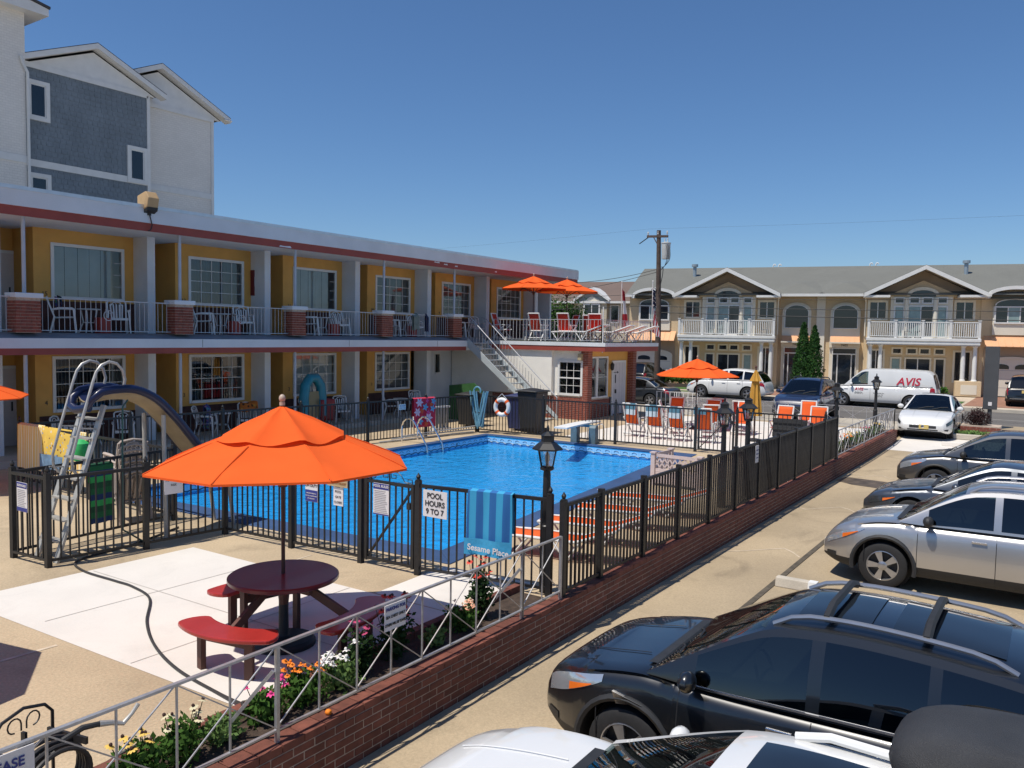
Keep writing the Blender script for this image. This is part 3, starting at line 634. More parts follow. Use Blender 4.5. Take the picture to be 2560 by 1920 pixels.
for lev,(zf,zc) in enumerate(((.15,2.72),(3.25,6.02))):
    nb=NB if lev else 4
    zsill=zf+.85; wz0,wz1=(4.15,5.66) if lev else (1.08,2.61)
    for k in range(-1,nb):
        cx0=CX(k); fx=FX(k+1); 
        # yellow front wall between corner and fin, with the window cut out
        a,b=WXL(k),WXL(k)+2.07; y0,y1=YW,YW+.18; xe=fx+.12
        if k>=0:
            g=MB(); g.box(cx0,y0,zsill,a,y1,zc).box(b,y0,zsill,xe,y1,zc).box(a,y0,wz1,b,y1,zc)
            if wz0>zsill: g.box(a,y0,zsill,b,y1,wz0)
            g.build('yellow_wall',M_yel,motel)
            zz=zsill+.26                            # lapped siding below sill height
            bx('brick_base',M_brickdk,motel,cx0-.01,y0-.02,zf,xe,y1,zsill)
            bx('room_back',M_dark,motel,a-.2,y1+.9,wz0-.3,b+.2,y1+.95,zc)
            window(motel,a,b,wz0,wz1,YW+.02,5,4,(UPC if lev else LOC)[k],fr=.085)
            for i in range(1,12):
                z=zsill+i*(zc-zsill)/12
                bx('siding_lap',M_yel,motel,cx0,y0-.006,z-.006,a-.09,y0,z+.002); bx('siding_lap',M_yel,motel,b+.09,y0-.006,z-.006,xe,y0,z+.002)
            MB().box(cx0-.1,YW,zf,cx0,YD,zc).build('return_wall',M_yel,motel)
        # recess with door left of the corner
        xl=FX(k)+.24 if k>=0 else 7
        bx('recess_wall',M_yel,motel,xl,YD,zf,cx0,YD+.15,zc)
        dr=MB().box(cx0-.98,YD-.05,zf,cx0-.08,YD,zf+2.1).build('door',M_door,motel)
        for zz in (zf+.35,zf+.95,zf+1.55): bx('door_panel',M_door,dr,cx0-.88,YD-.065,zz,cx0-.18,YD-.05,zz+.45)
        g=MB(); arrow(g,cx0-.96,YD-.052,zf+1.62,.3); arrow(g,cx0-.96,YD-.052,zf+.32,.3); g.build('strap_hinge',M_black,dr)
        MB().box(cx0-.24,YD-.075,zf+.95,cx0-.2,YD-.05,zf+1.2).build('handle',M_black,dr)
        MB().box(cx0-1.06,YD-.06,zf,cx0-.98,YD+.01,zf+2.18).box(cx0-.08,YD-.06,zf,cx0-.01,YD+.01,zf+2.18).box(cx0-.98,YD-.06,zf+2.1,cx0-.08,YD+.01,zf+2.18).build('door_frame',M_white,motel)
        # fin
        bx('fin',M_motelw,motel,fx,YFIN,zf,fx+.24,YD+.1,zc)
        # slim post
        px=9.80+4.17*(k) if lev else 9.80+4.17*k
        if k<=4 : MB().cyl((px,YP,zf if not lev else 4.2),(px,YP,zc),.045,n=10).build('post',M_postb,motel,True)
bx('end_wall',M_motelw,motel,35.9,YFIN,3.25,36.05,27.4,6.02)
bx('back_wall',M_motelw,motel,5.6,27,0,36,27.2,6.1)
# plain ground floor end wall beyond the fourth bay
for a,b,z0,z1 in ((26.0,27.54,.15,2.72),(27.94,30.66,.15,2.72),(27.54,27.94,.15,1.66),(27.54,27.94,2.53,2.72),(30.66,32.0,.15,1.25)):
    bx('grey_wall',M_motelw,motel,a,YW,z0,b,YW+.15,z1)
window(motel,27.54,27.94,1.66,2.53,YW+.02,1,1,'none',fr=.04); window(motel,30.7,32.0,1.25,2.2,YW+.02,2,2,'none',fr=.06)
bx('room_back',M_dark,motel,27,YW+.5,.2,36,YW+.55,2.7); bx('ground_core',M_motelw,motel,28.9,YW+.6,0,36,27,3.0)
bx('deck_infill',M_deck,motel,26.9,YF+.36,3.02,28.3,YW+.2,3.245)
# numbers beside the windows
for k,n in ((0,'15'),(1,'13'),(2,'11'),(3,'10'),(4,'9')): text(n,.16,M_ink,motel,(WXL(k)-.17,YW-.012,4.28),(R_(90),0,0),'room_number')
for k,n in ((0,'4'),(1,'3'),(2,'2'),(3,'1')): text(n,.17,M_ink,motel,(WXL(k)-.17,YW-.012,1.35),(R_(90),0,0),'room_number')
for k,x,z,lab in ((0,17.86,4.55,'dark red fire extinguisher cabinet on the upper balcony wall'),(1,29.75,1.45,'red fire extinguisher cabinet on the grey ground floor wall')):
    t=thing('extinguisher_cabinet',lab,'cabinet',(x,YW if k else YW,z),group='red extinguisher cabinets')
    MB().box(-.0,-.2,0,.36,0,.85).build('case',mat('cabinet_red',(.14,.012,.022),.45),t,bevel=.02); bx('window',M_dark,t,.09,-.206,.12,.26,-.2,.6); bx('notice',M_signw,t,.02,-.206,.3,.07,-.2,.62)
# upper railing with brick piers
bpx=[9.80+4.17*k for k in range(5)]
for i,x in enumerate(bpx):
    t=MB().box(x-.28,YP-.19,3.25,x+.28,YP+.22,4.08).build('brick_pier',M_mort,motel)
    bricks(t,(x-.29,YP-.2,0),(1,0,0),(0,-1,0),.58,3.262,4.08,M_brickF,bl=.23,bh=.076,depth=.03)
    bricks(t,(x-.29,YP+.22,0),(0,-1,0),(-1,0,0),.42,3.262,4.08,M_brickF,bl=.21,bh=.076,depth=.03)
    MB().box(x-.33,YP-.25,4.08,x+.33,YP+.26,4.2).build('pier_cap',M_motelw,motel,bevel=.015)
segs=[(5.6,bpx[0]-.28)]+[(a+.28,b-.28) for a,b in zip(bpx,bpx[1:])]+[(bpx[4]+.28,27.1)]
mb_=cube_me('baluster',.011,.011,.82,M_rail)
for i,(a,b) in enumerate(segs):
    t=MB().box(a,YP-.02,4.09,b,YP+.02,4.115).box(a,YP-.012,3.30,b,YP+.012,3.32).build('balcony_rail',M_rail,motel)
    n=round((b-a)/.135)
    for j in range(1,n): place('baluster',mb_,t,(a+(b-a)*j/n,YP,3.70))
    if 0<i<5:
        c=a+(b-a)*.5; MB().tube([(c+.13*math.cos(R_(q)),YP-.01,3.72+.13*math.sin(R_(q))) for q in range(0,360,20)],.012,5,closed=True).build('ring_ornament',M_rail,t)
        MB().tube([(c+.07*math.cos(R_(q)),YP-.01,3.72+.07*math.sin(R_(q))) for q in range(0,300,30)],.008,4).build('ring_ornament',M_rail,t)
# flood light on the roof edge
t=thing('flood_light','tan box floodlight with hanging cable on the motel roof edge','lamp',(12.9,YF-.02,6.62))
MB().prism([(-.18,.0),(.16,-.12),(.28,.12),(.28,.32),(-.1,.42),(-.24,.24)],'x',-.16,.16).build('housing',mat('tan_housing',(.45,.30,.15),.6),t,bevel=.02)
MB().prism([(-.19,.0),(.15,-.12),(.02,-.16),(-.16,-.08)],'x',-.15,.15).build('visor',M_rubber,t)
MB().cyl((0,0,-.2),(0,0,0),.06).build('swivel',M_rubber,t); MB().tube([(0,-.02,-.15),(.02,-.05,-.3),(.06,-.05,-.45),(.02,-.05,-.58),(-.06,-.06,-.62)],.016,5).build('cable',M_rubber,t)
# ---------------- stairs ----------------
st=thing('outdoor_stairs','grey steel outdoor staircase from the motel balcony to the ground','stairs')
sx0,sx1=27.1,28.15; ya,yb=20.45,16.95; za=3.2
sl=za/(ya-yb)
for x in (sx0,sx1): MB().hexa([(x-.03,ya,za-.34),(x+.03,ya,za-.34),(x+.03,yb-.25,-.0),(x-.03,yb-.25,0)],[(x-.03,ya,za+.02),(x+.03,ya,za+.02),(x+.03,yb-.25,.16),(x-.03,yb-.25,.16)]).build('stringer',M_steel,st)
nst=14
for i in range(nst):
    f=(i+.7)/nst; y=ya-(ya-yb)*f; z=za-za*f+.0
    MB().box(sx0,y-.14,z-.035,sx1,y+.14,z).build('tread',M_steel,st)
for x in (sx0,sx1):
    MB().tube([(x,ya+.1,za+.9),(x,ya-.1,za+.88),(x,yb-.1,1.0),(x,yb-.22,.9)],.022,6).build('handrail',M_silver,st)
    n=24
    for i in range(n+1):
        f=i/n; y=ya-(ya-yb)*f; z=za-za*f
        MB().bar((x,y,z+.02),(x,y,z+.86),.014).build('baluster',M_silver,st)
    MB().bar((x,yb-.2,0),(x,yb-.2,.92),.04).build('newel',M_silver,st)
# ---------------- office with sun deck ----------------
off_=thing('motel_office','white stucco office block with brick corner and roof sun deck','building')
OX=28.87; OY=15.75
for (x_,y0,y1,z0,z1) in ((28.7,17.36,22.55,.95,2.8),(OX,17.14,17.36,.95,2.8),(OX,15.98,17.14,.95,.97),(OX,15.98,17.14,2.40,2.8)): bx('stucco_wall',M_stucco,off_,x_,y0,z0,OX+.2,y1,z1)
bx('brick_knee_core',M_mort,off_,OX-.03,16.05,0,OX+.2,22.5,.95)
bricks(off_,(OX-.035,20.4,0),(0,-1,0),(-1,0,0),4.4,.01,.95,M_brickF,limit=0)
bx('knee_cap',M_stucco,off_,OX-.05,16.1,.95,OX+.01,22.5,.975)
bx('corner_core',M_mort,off_,OX-.03,OY,0,OX+.32,OY+.3,2.8); bricks(off_,(OX-.035,OY+.31,0),(0,-1,0),(-1,0,0),.31,.01,2.79,M_brickF,bl=.21,limit=0); bricks(off_,(OX-.035,OY-.005,0),(1,0,0),(0,-1,0),.36,.01,2.79,M_brickF,bl=.21,limit=0)
bx('corner_core',M_mort,off_,33.0,OY,0,33.3,OY+.4,2.8); bricks(off_,(33.0,OY-.005,0),(1,0,0),(0,-1,0),.3,.01,2.79,M_brickF,bl=.21,limit=0); bricks(off_,(32.99,OY+.4,0),(0,-1,0),(-1,0,0),.4,.01,2.79,M_brickF,bl=.21,limit=0)
Ys=OY+.28
for a,b,z0,z1,m in ((29.0,31.3,0,.82,M_mort),(31.1,31.5,.82,2.8,M_yel),(29.0,29.15,.82,2.8,M_yel),(29.15,31.1,2.55,2.8,M_yel),(31.5,33,2.3,2.8,M_yel),(32.7,33,0,2.3,M_yel)): bx('side_wall',m,off_,a,Ys,z0,b,Ys+.15,z1)
bricks(off_,(29.05,Ys-.012,0),(1,0,0),(0,-1,0),2.25,.01,.82,M_brickF,limit=0)
for a,b in ((29.15,30.12),(30.14,31.1)):
    f=window(off_,a,b,.82,2.55,Ys+.02,2 if a<30 else 1,2,'none',fr=.07); 
dr=bx('door',M_door,off_,31.55,Ys-.04,0.05,32.65,Ys,2.28)
for x in (31.8,32.15,32.42): bx('door_groove',M_greyink,dr,x,Ys-.0415,.08,x+.012,Ys-.04,2.25)
g=MB(); arrow(g,31.6,Ys-.042,1.85,.35); arrow(g,31.6,Ys-.042,.4,.35); g.build('strap_hinge',M_black,dr); bx('handle',M_black,dr,31.72,Ys-.09,.95,31.8,Ys-.042,1.12); MB().box(31.74,Ys-.06,1.4,31.79,Ys-.042,1.75).build('knocker',M_black,dr)
bx('door_frame',M_white,off_,31.45,Ys-.05,0,31.55,Ys,2.36); bx('door_frame',M_white,off_,32.65,Ys-.05,0,32.75,Ys,2.36); bx('door_frame',M_white,off_,31.55,Ys-.05,2.28,32.65,Ys,2.36)
for (x,y,z) in ((31.3,Ys-.12,2.0),):
    l=MB().lathe((x,y,z),[(.02,.3),(.09,.2),(.07,0),(.03,-.05)],6).build('wall_lantern',M_black,off_)
bx('wall_lamp',mat('lamp_tan',(.4,.33,.2),.5),off_,OX-.18,15.98,2.42,OX-.035,16.14,2.68)
# office front window (faces -x)
wf=thing  # keep name short
f=MB(); X=OX; f.box(X-.05,15.98,.97,X+.06,16.07,2.40).box(X-.05,17.05,.97,X+.06,17.14,2.40).box(X-.05,16.07,2.31,X+.06,17.05,2.40).box(X-.08,16.07,.97,X+.06,17.05,1.06); f=f.build('window',M_white,off_)
MB().add([(X-.01,16.07,1.06),(X-.01,17.05,1.06),(X-.01,17.05,2.31),(X-.01,16.07,2.31)],[(0,3,2,1)]).build('pane',G_win,f)
for y in (16.40,16.72): bx('muntin',M_white,f,X-.03,y-.009,1.06,X-.013,y+.009,2.31)
for z in (1.38,1.99): bx('muntin',M_white,f,X-.032,16.07,z-.009,X-.015,17.05,z+.009)
bx('meeting_rail',M_white,f,X-.045,16.07,1.66,X-.01,17.05,1.71)
bx('inner_wall',M_dark,off_,OX+1.2,Ys+.9,.02,33,22,2.75); bx('back_wall',M_motelw,off_,33.0,OY+.4,0,33.3,22.5,2.8)
DX0,DX1,DY0,DY1=28.58,33.6,14.87,20.45
def ring(name,m,z0,z1,o=0,th=.06):
    g=MB(); g.box(DX0-o,DY0-o,z0,DX0-o+th,DY1+.1,z1).box(DX0-o+th,DY0-o,z0,DX1+o,DY0-o+th,z1).box(DX1+o-th,DY0-o+th,z0,DX1+o,23,z1); return g.build(name,m,off_)
bx('deck_slab',M_motelw,off_,DX0+.02,DY0+.02,2.8,DX1-.02,23.4,3.0)
bx('deck_surface',mat('green_deck_carpet',(.06,.075,.055),.95,var=.2,vs=4,world=True),off_,DX0+.06,DY0+.06,3.0,DX1-.06,23.5,3.16)
ring('white_fascia',M_motelw,2.99,3.14,.02); ring('red_fascia',M_red,2.79,2.985,0)
# deck railing
t=thing('deck_railing','thin white railing round the office sun deck','railing')
def rail_run(t,p,q,z0,z1,sp,m,n=None,bw=.014,post=0):
    p=V((*p,0));q=V((*q,0)); L=(q-p).length; d=(q-p)/L; a=math.atan2(d.y,d.x)
    MB().bar(p+V((0,0,z1)),q+V((0,0,z1)),.03,.02).build('top_rail',m,t); MB().bar(p+V((0,0,z0+.06)),q+V((0,0,z0+.06)),.02,.015).build('bottom_rail',m,t)
    n=round(L/sp); me=cube_me('baluster',bw,bw,z1-z0-.06,m)
    for i in range(1,n): place('baluster',me,t,tuple(p+d*(L*i/n)+V((0,0,(z0+.06+z1)/2))),(0,0,a))
    for s in (0,.5,1): MB().bar(p+d*L*s+V((0,0,z0)),p+d*L*s+V((0,0,z1+.01)),.035).build('post',m,t)
RX0,RX1,RY0=28.72,33.3,15.1
rail_run(t,(RX0,20.3),(RX0,RY0),3.16,4.05,.17,M_rail); rail_run(t,(RX0,RY0),(RX1,RY0),3.16,4.05,.17,M_rail); rail_run(t,(RX1,RY0),(RX1,21),3.16,4.05,.17,M_rail)
MB().bar((28.62,15.0,2.75),(28.62,15.0,4.55),.03).build('flag_bracket',M_white,t)
# ---------------- grey and white condominium behind the motel ----------------
def brick_tex(name,c,scale,mortar=.9,rough=.85):
    m=mat(name,c,rough,var=.05,vs=.5,world=True); t=m.node_tree; b=t.nodes['Principled BSDF']; prev=b.inputs['Base Color'].links[0].from_socket
    g=t.nodes.new('ShaderNodeNewGeometry'); sp=t.nodes.new('ShaderNodeSeparateXYZ'); t.links.new(g.outputs['Position'],sp.inputs[0])
    ad=t.nodes.new('ShaderNodeMath'); ad.operation='ADD'; t.links.new(sp.outputs[0],ad.inputs[0]); t.links.new(sp.outputs[1],ad.inputs[1])
    cb=t.nodes.new('ShaderNodeCombineXYZ'); t.links.new(ad.outputs[0],cb.inputs[0]); t.links.new(sp.outputs[2],cb.inputs[1])
    br=t.nodes.new('ShaderNodeTexBrick'); br.inputs['Scale'].default_value=scale; br.inputs['Mortar Size'].default_value=.02; br.inputs['Color1'].default_value=(1,1,1,1); br.inputs['Color2'].default_value=(.94,.94,.94,1); br.inputs['Mortar'].default_value=(mortar,)*3+(1,)
    t.links.new(cb.outputs[0],br.inputs['Vector'])
    mx=t.nodes.new('ShaderNodeMix'); mx.data_type='RGBA'; mx.blend_type='MULTIPLY'; mx.inputs[0].default_value=1; t.links.new(prev,mx.inputs[6]); t.links.new(br.outputs['Color'],mx.inputs[7]); t.links.new(mx.outputs[2],b.inputs['Base Color'])
    bp=t.nodes.new('ShaderNodeBump'); bp.inputs['Strength'].default_value=.5; bp.inputs['Distance'].default_value=.02; t.links.new(br.outputs['Fac'],bp.inputs['Height']); bp.invert=True; t.links.new(bp.outputs[0],b.inputs['Normal']); return m
M_wbrick=brick_tex('white_painted_brick',(.78,.75,.70),2.6,.86)
M_roofd=mat('dark_shingle_roof',(.06,.06,.065),.9,var=.2,vs=3,spk=.2,world=True)
M_shing=mat('grey_shingle',(.18,.215,.245),.85,var=.12,vs=1.2,spk=.1,fine=8,world=True)
M_pane=mat('dark_pane',(.012,.016,.022),.06,var=.1,spec=.8)
M_paneL=mat('blind_pane',(.22,.31,.31),.15,var=.1,spec=.7)
condo=thing('condominium','tall grey shingle and white brick building behind the motel','building')
YC=34.
bx('grey_wall',M_shing,condo,16.2,YC,0,21.4,YC+10,13.6); bx('white_wall',M_wbrick,condo,21.4,YC+.75,0,25.3,YC+10,13.5); bx('white_wall',M_wbrick,condo,6,YC-.4,0,16.08,YC+9,15.45)
g=MB(); z=8.0; r=0
while z<13.55:                              # lapped shingles
    x=16.2-(.12 if r%2 else 0)
    while x<21.4:
        a=max(x,16.2);b=min(x+.24*random.uniform(.85,1.1)-.012,21.4); t_=random.uniform(.014,.026)
        if b-a>.03: g.add([(a,YC-t_,z),(b,YC-t_,z),(b,YC,z),(a,YC,z),(a,YC-.004,z+.215),(b,YC-.004,z+.215)],[(0,1,5,4),(0,3,2,1),(0,4,3),(1,2,5)])
        x=b+.012
    z+=.2; r+=1
stuff(g.build('shingle',M_shing,condo))
def gable(par,xa,za,xe0,ze0,xe1,ze1,y,ov=.35,back=9,face=None):
    g=MB().prism([(xe0+.35,ze0),(xe1-.35,ze1),(xa,za-.16)],'y',y,y+.1); g.build('gable_wall',face or M_white,par)
    for (x,z_) in ((xe0,ze0),(xe1,ze1)):
        MB().hexa([(x,y-ov,z_-.05),(xa,y-ov,za-.05),(xa,y-ov+.06,za-.05),(x,y-ov+.06,z_-.05)],[(x,y-ov,z_+.16),(xa,y-ov,za+.16),(xa,y-ov+.06,za+.16),(x,y-ov+.06,z_+.16)]).build('rake_board',M_white,par)
        MB().hexa([(x,y-ov,z_+.162),(xa,y-ov,za+.162),(xa,y+back,za+.162),(x,y+back,z_+.162)],[(x,y-ov,z_+.19),(xa,y-ov,za+.19),(xa,y+back,za+.19),(x,y+back,z_+.19)]).build('roof_slope',M_roofd,par)
        MB().hexa([(x,y-ov+.06,z_-.05),(xa,y-ov+.06,za-.05),(xa,y+.1,za-.05),(x,y+.1,z_-.05)],[(x,y-ov+.06,z_),(xa,y-ov+.06,za),(xa,y+.1,za),(x,y+.1,z_)]).build('soffit',M_white,par)
gable(condo,18.99,14.95,15.85,13.62,22.1,13.62,YC-.02,back=9); gable(condo,22.4,15.2,18.8,13.55,26.05,13.55,YC+.73,back=9)
bx('frieze',M_white,condo,16.2,YC-.06,13.5,21.4,YC-.03,13.7); bx('frieze',M_white,condo,21.5,YC+.68,13.4,25.3,YC+.74,13.6)
for a,b,y in ((16.2,21.4,YC-.05),(21.4,25.3,YC+.71),(6,16.08,YC-.44)): bx('band_course',M_white,condo,a,y,9.70,b,y+.05,9.97)
for x,y in ((21.4,YC-.06),(16.14,YC-.06),(25.22,YC+.7)): bx('corner_board',M_white,condo,x-.06,y,0,x+.08,y+.3,13.6)
for (x0,x1,z0,z1) in ((16.26,17.16,11.5,13.05),(20.40,21.32,9.72,11.3),(16.26,17.16,7.9,9.45)):
    f=MB(); y=YC-.09; f.box(x0,y,z0,x0+.15,YC,z1).box(x1-.15,y,z0,x1,YC,z1).box(x0+.15,y,z1-.15,x1-.15,YC,z1).box(x0+.15,y,z0,x1-.15,YC,z0+.15); f=f.build('window',M_white,condo)
    bx('sash',M_white,f,x0+.15,YC-.06,z0+.15,x1-.15,YC-.04,z1-.15); bx('pane',M_pane,f,x0+.2,YC-.064,z0+.2,x1-.2,YC-.059,z1-.2)
MB().tube([(15.9,YC-.45,13.72),(15.95,YC-.45,13.5),(16.13,YC-.47,13.15),(16.13,YC-.47,6)],.06,8).build('downpipe',M_white,condo,True)
MB().hexa([(4,YC-.9,15.5),(16.75,YC-.9,15.35),(16.75,YC+9,15.35),(4,YC+9,15.5)],[(4,YC-.9,18),(16.75,YC-.9,15.62),(16.75,YC+9,15.62),(4,YC+9,18)]).build('eave',M_white,condo)
MB().hexa([(4,YC-.95,18.01),(16.8,YC-.95,15.63),(16.8,YC+9,15.63),(4,YC+9,18.01)],[(4,YC-.95,18.1),(16.8,YC-.95,15.72),(16.8,YC+9,15.72),(4,YC+9,18.1)]).build('roof_slope',M_roofd,condo)
MB().cyl((21.5,YC+3,14.6),(21.5,YC+3,15.8),.07).build('vent_pipe',M_white,condo)
MB().tube([(25.7,YC+.4,13.62),(26.1,YC+.4,13.60)],.05,6).build('gutter',M_white,condo)
# ---------------- townhouses across the street ----------------
M_tan2=mat('tan_stucco',(.62,.48,.30),.9,var=.06,vs=1,spk=.05,fine=20,world=True)
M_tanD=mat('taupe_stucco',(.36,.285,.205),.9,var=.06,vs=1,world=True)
M_cream=mat('cream_stucco',(.70,.65,.54),.9,var=.05,vs=1,world=True)
M_roofg=brick_tex('grey_shingle_roof',(.165,.168,.15),3.2,.72)
M_roofb=brick_tex('brown_shingle_roof',(.16,.115,.095),3.2,.8)
M_copper=mat('copper_awning',(.72,.40,.22),.5,var=.08,vs=1,metal=.2)
HR=R_(-77)
def arch(x0,x1,z0,zs,zt,n=12):
    c=(x0+x1)/2; r=(x1-x0)/2
    return [(x0,z0),(x1,z0)]+[(c+r*math.cos(math.pi*i/n),zs+(zt-zs)*math.sin(math.pi*i/n)) for i in range(n+1)]
def arch_ring(x0,x1,z0,zs,zt,w_,y0,y1,n=12,bottom=True):
    a=arch(x0-w_,x1+w_,z0-(w_ if bottom else 0),zs,zt+w_,n); b=arch(x0,x1,z0,zs,zt,n); m=len(a); g=MB()
    g.add([(p[0],y0,p[1]) for p in a]+[(p[0],y0,p[1]) for p in b]+[(p[0],y1,p[1]) for p in a]+[(p[0],y1,p[1]) for p in b],
      [(i,(i+1)%m,m+(i+1)%m,m+i) for i in range(m)]+[(i,2*m+i,2*m+(i+1)%m,(i+1)%m) for i in range(m)]+[(m+i,m+(i+1)%m,3*m+(i+1)%m,3*m+i) for i in range(m)]); return g
def fbox(t,s,nm,m,a,b,y0,y1,z0,z1,par=None,bevel=0): return MB().box(min(s*a,s*b),y0,z0,max(s*a,s*b),y1,z1).build(nm,m,par or t,bevel=bevel)
def fwin(t,s,a,b,y,z0,z1,pm,fr=.09,nx=1,name='window',frm=None):
    x0,x1=min(s*a,s*b),max(s*a,s*b); f=MB().box(x0-fr,y-.07,z0-fr,x0,y+.02,z1+fr).box(x1,y-.07,z0-fr,x1+fr,y+.02,z1+fr).box(x0,y-.07,z1,x1,y+.02,z1+fr).box(x0,y-.09,z0-fr,x1,y+.02,z0)
    f=f.build(name,frm or M_white,t)
    for i in range(nx):
        w=(x1-x0)/nx; MB().box(x0+w*i+.02,y-.03,z0,x0+w*(i+1)-.02,y-.02,z1).build('pane',pm[i] if isinstance(pm,list) else pm,f)
        if i: MB().box(x0+w*i-.03,y-.05,z0,x0+w*i+.03,y-.015,z1).build('mullion',M_white,f)
    return f
def townhouse(s,label,num):
    t=thing('townhouse',label,'house',(56.5,13.45,0),HR,'tan stucco townhouses across the street')
    YWm=1.6
    fbox(t,s,'wall',M_tan2,2.75,9.55,YWm,9,0,6.4); fbox(t,s,'entry_wall',M_tan2,.0,2.75,2.0,9,0,6.42); fbox(t,s,'garage_wall',M_tan2,9.55,13.2,1.5,9,0,6.4)
    fbox(t,s,'pilaster',M_cream,0.002,.27,1.85,2.0,0,6.42)
    # roof
    x0,x1=min(0,s*13.4),max(0,s*13.4)
    MB().hexa([(x0,1.0,6.40),(x1,1.0,6.40),(x1,7.4,8.75),(x0,7.4,8.75)],[(x0,1.0,6.5),(x1,1.0,6.5),(x1,7.4,8.85),(x0,7.4,8.85)]).build('roof',M_roofg,t)
    MB().hexa([(x0,7.41,8.75),(x1,7.41,8.75),(x1,14,6.4),(x0,14,6.4)],[(x0,7.41,8.85),(x1,7.41,8.85),(x1,14,6.5),(x0,14,6.5)]).build('roof',M_roofg,t)
    fbox(t,s,'eave_gutter',M_white,0,2.6,.86,1.0,6.32,6.5); fbox(t,s,'eave_gutter',M_white,9.6,10.0,.86,1.0,6.3,6.5); fbox(t,s,'eave_gutter',M_white,12.9,13.4,.86,1.0,6.3,6.5)
    # small hip over the entry
    c=s*1.45; MB().add([(c-1.7,.95,6.5),(c+1.7,.95,6.5),(c+1.2,4,7.55),(c-1.2,4,7.55),(c,2.6,7.35)],[(0,1,4),(1,2,4),(2,3,4),(3,0,4)]).build('hip_roof',M_roofg,t)
    # gable
    ga=s*6.15; e0,e1=ga-3.55,ga+3.55
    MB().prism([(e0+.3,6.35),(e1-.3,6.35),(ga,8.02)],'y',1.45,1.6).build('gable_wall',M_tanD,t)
    MB().prism([(ga-1.95,6.3),(ga+1.95,6.3),(ga+1.95,6.45),(ga,7.35),(ga-1.95,6.45)],'y',1.18,1.45).build('inner_gable',M_tan2,t)
    for e in (e0,e1):
        MB().hexa([(e,.02,6.24),(ga,.02,7.99),(ga,.2,7.99),(e,.2,6.24)],[(e,.02,6.50),(ga,.02,8.25),(ga,.2,8.25),(e,.2,6.50)]).build('rake_board',M_white,t)
        MB().hexa([(e,.06,6.502),(ga,.06,8.252),(ga,6.5,8.252),(e,2.5,6.502)],[(e,.06,6.53),(ga,.06,8.28),(ga,6.5,8.28),(e,2.5,6.53)]).build('roof',M_roofg,t)
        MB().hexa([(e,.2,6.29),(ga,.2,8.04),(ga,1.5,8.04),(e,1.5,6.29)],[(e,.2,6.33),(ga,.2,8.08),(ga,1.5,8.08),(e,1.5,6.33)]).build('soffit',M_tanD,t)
        d=1 if e<ga else -1
        MB().box(min(e,e+d*1.55),.1,6.22,max(e,e+d*1.55),1.45,6.36).build('eave_return',M_white,t)
        MB().hexa([(min(e,e+d*1.5),.15,6.362),(max(e,e+d*1.5),.15,6.362),(max(e,e+d*1.5),1.44,6.362),(min(e,e+d*1.5),1.44,6.362)],[(min(e,e+d*1.5),.15,6.37),(max(e,e+d*1.5),.15,6.37),(max(e,e+d*1.5),1.44,6.56),(min(e,e+d*1.5),1.44,6.56)]).build('return_roof',M_roofd,t)
    # centre bay upstairs
    fbox(t,s,'centre_bay',M_cream,4.28,7.9,1.2,1.6,3.6,6.35)
    A=MB().prism(arch(ga-.75,ga+.75,6.30,6.36,6.72),'y',1.10,1.17).build('arched_light',M_pane,t); arch_ring(ga-.75,ga+.75,6.36,6.38,6.72,.2,1.04,1.18,bottom=False).build('arch_trim',M_cream,A)
    for a,b in ((4.55,5.02),(5.42,5.92),(6.18,6.68),(7.06,7.53)):
        fwin(t,s,a,b,1.19,5.92,6.2,M_pane,.08); fwin(t,s,a,b,1.59,2.62,2.9,M_pane,.1,frm=M_cream)
    fwin(t,s,4.55,5.02,1.19,3.75,5.62,M_paneL,.09); fwin(t,s,7.06,7.53,1.19,3.75,5.62,M_paneL,.09); fwin(t,s,5.36,6.76,1.19,3.7,5.66,[M_paneL,M_pane],.08,2,'sliding_door')
    for x in (5.2,6.9): MB().cyl((s*x,1.12,3.66),(s*x,1.12,6.2),.13,n=12).build('half_column',M_cream,t,True)
    fwin(t,s,3.05,4.0,1.6,4.9,5.95,M_pane,.14,2,frm=M_cream); fwin(t,s,8.15,9.1,1.6,4.9,5.95,M_pane,.14,2,frm=M_cream)
    # ground floor under the balcony
    fwin(t,s,4.5,4.98,1.6,.35,2.25,M_paneL,.1,frm=M_cream); fwin(t,s,5.35,6.75,1.6,.2,2.25,M_pane,.1,2,'sliding_door',frm=M_cream); fwin(t,s,7.1,7.58,1.6,.2,2.25,M_pane,.1,frm=M_cream)
    fwin(t,s,3.1,3.95,1.6,.9,2.75,M_pane,.12,2,frm=M_cream); fwin(t,s,8.2,9.05,1.6,.9,2.75,M_pane,.12,2,frm=M_cream)
    # balcony
    fbox(t,s,'balcony_floor',M_white,2.9,9.35,0,1.58,3.17,3.42)
    fbox(t,s,'balcony_cornice',M_white,2.84,9.41,-.06,.02,3.42,3.62,bevel=.02); fbox(t,s,'balcony_cornice',M_white,2.88,9.37,-.035,0,3.24,3.33); fbox(t,s,'balcony_deck',M_white,2.86,9.39,.02,1.58,3.42,3.6)
    ps=[2.95,4.55,6.12,7.7,9.3]
    for x in ps: bb=MB().box(s*x-.07,0.0,3.6,s*x+.07,.14,4.72).build('balcony_post',M_white,t); MB().box(s*x-.1,-.03,4.72,s*x+.1,.17,4.77).build('post_cap',M_white,bb)
    me=cube_me('baluster',.045,.045,.86,M_white)
    for a,b in zip(ps,ps[1:]):
        r_=fbox(t,s,'balcony_rail',M_white,a+.07,b-.07,.03,.11,4.6,4.66); fbox(t,s,'bottom_rail',M_white,a+.07,b-.07,.04,.1,3.7,3.75,par=r_)
        n=13
        for i in range(1,n): place('baluster',me,r_,(s*(a+(b-a)*i/n),.07,4.18))
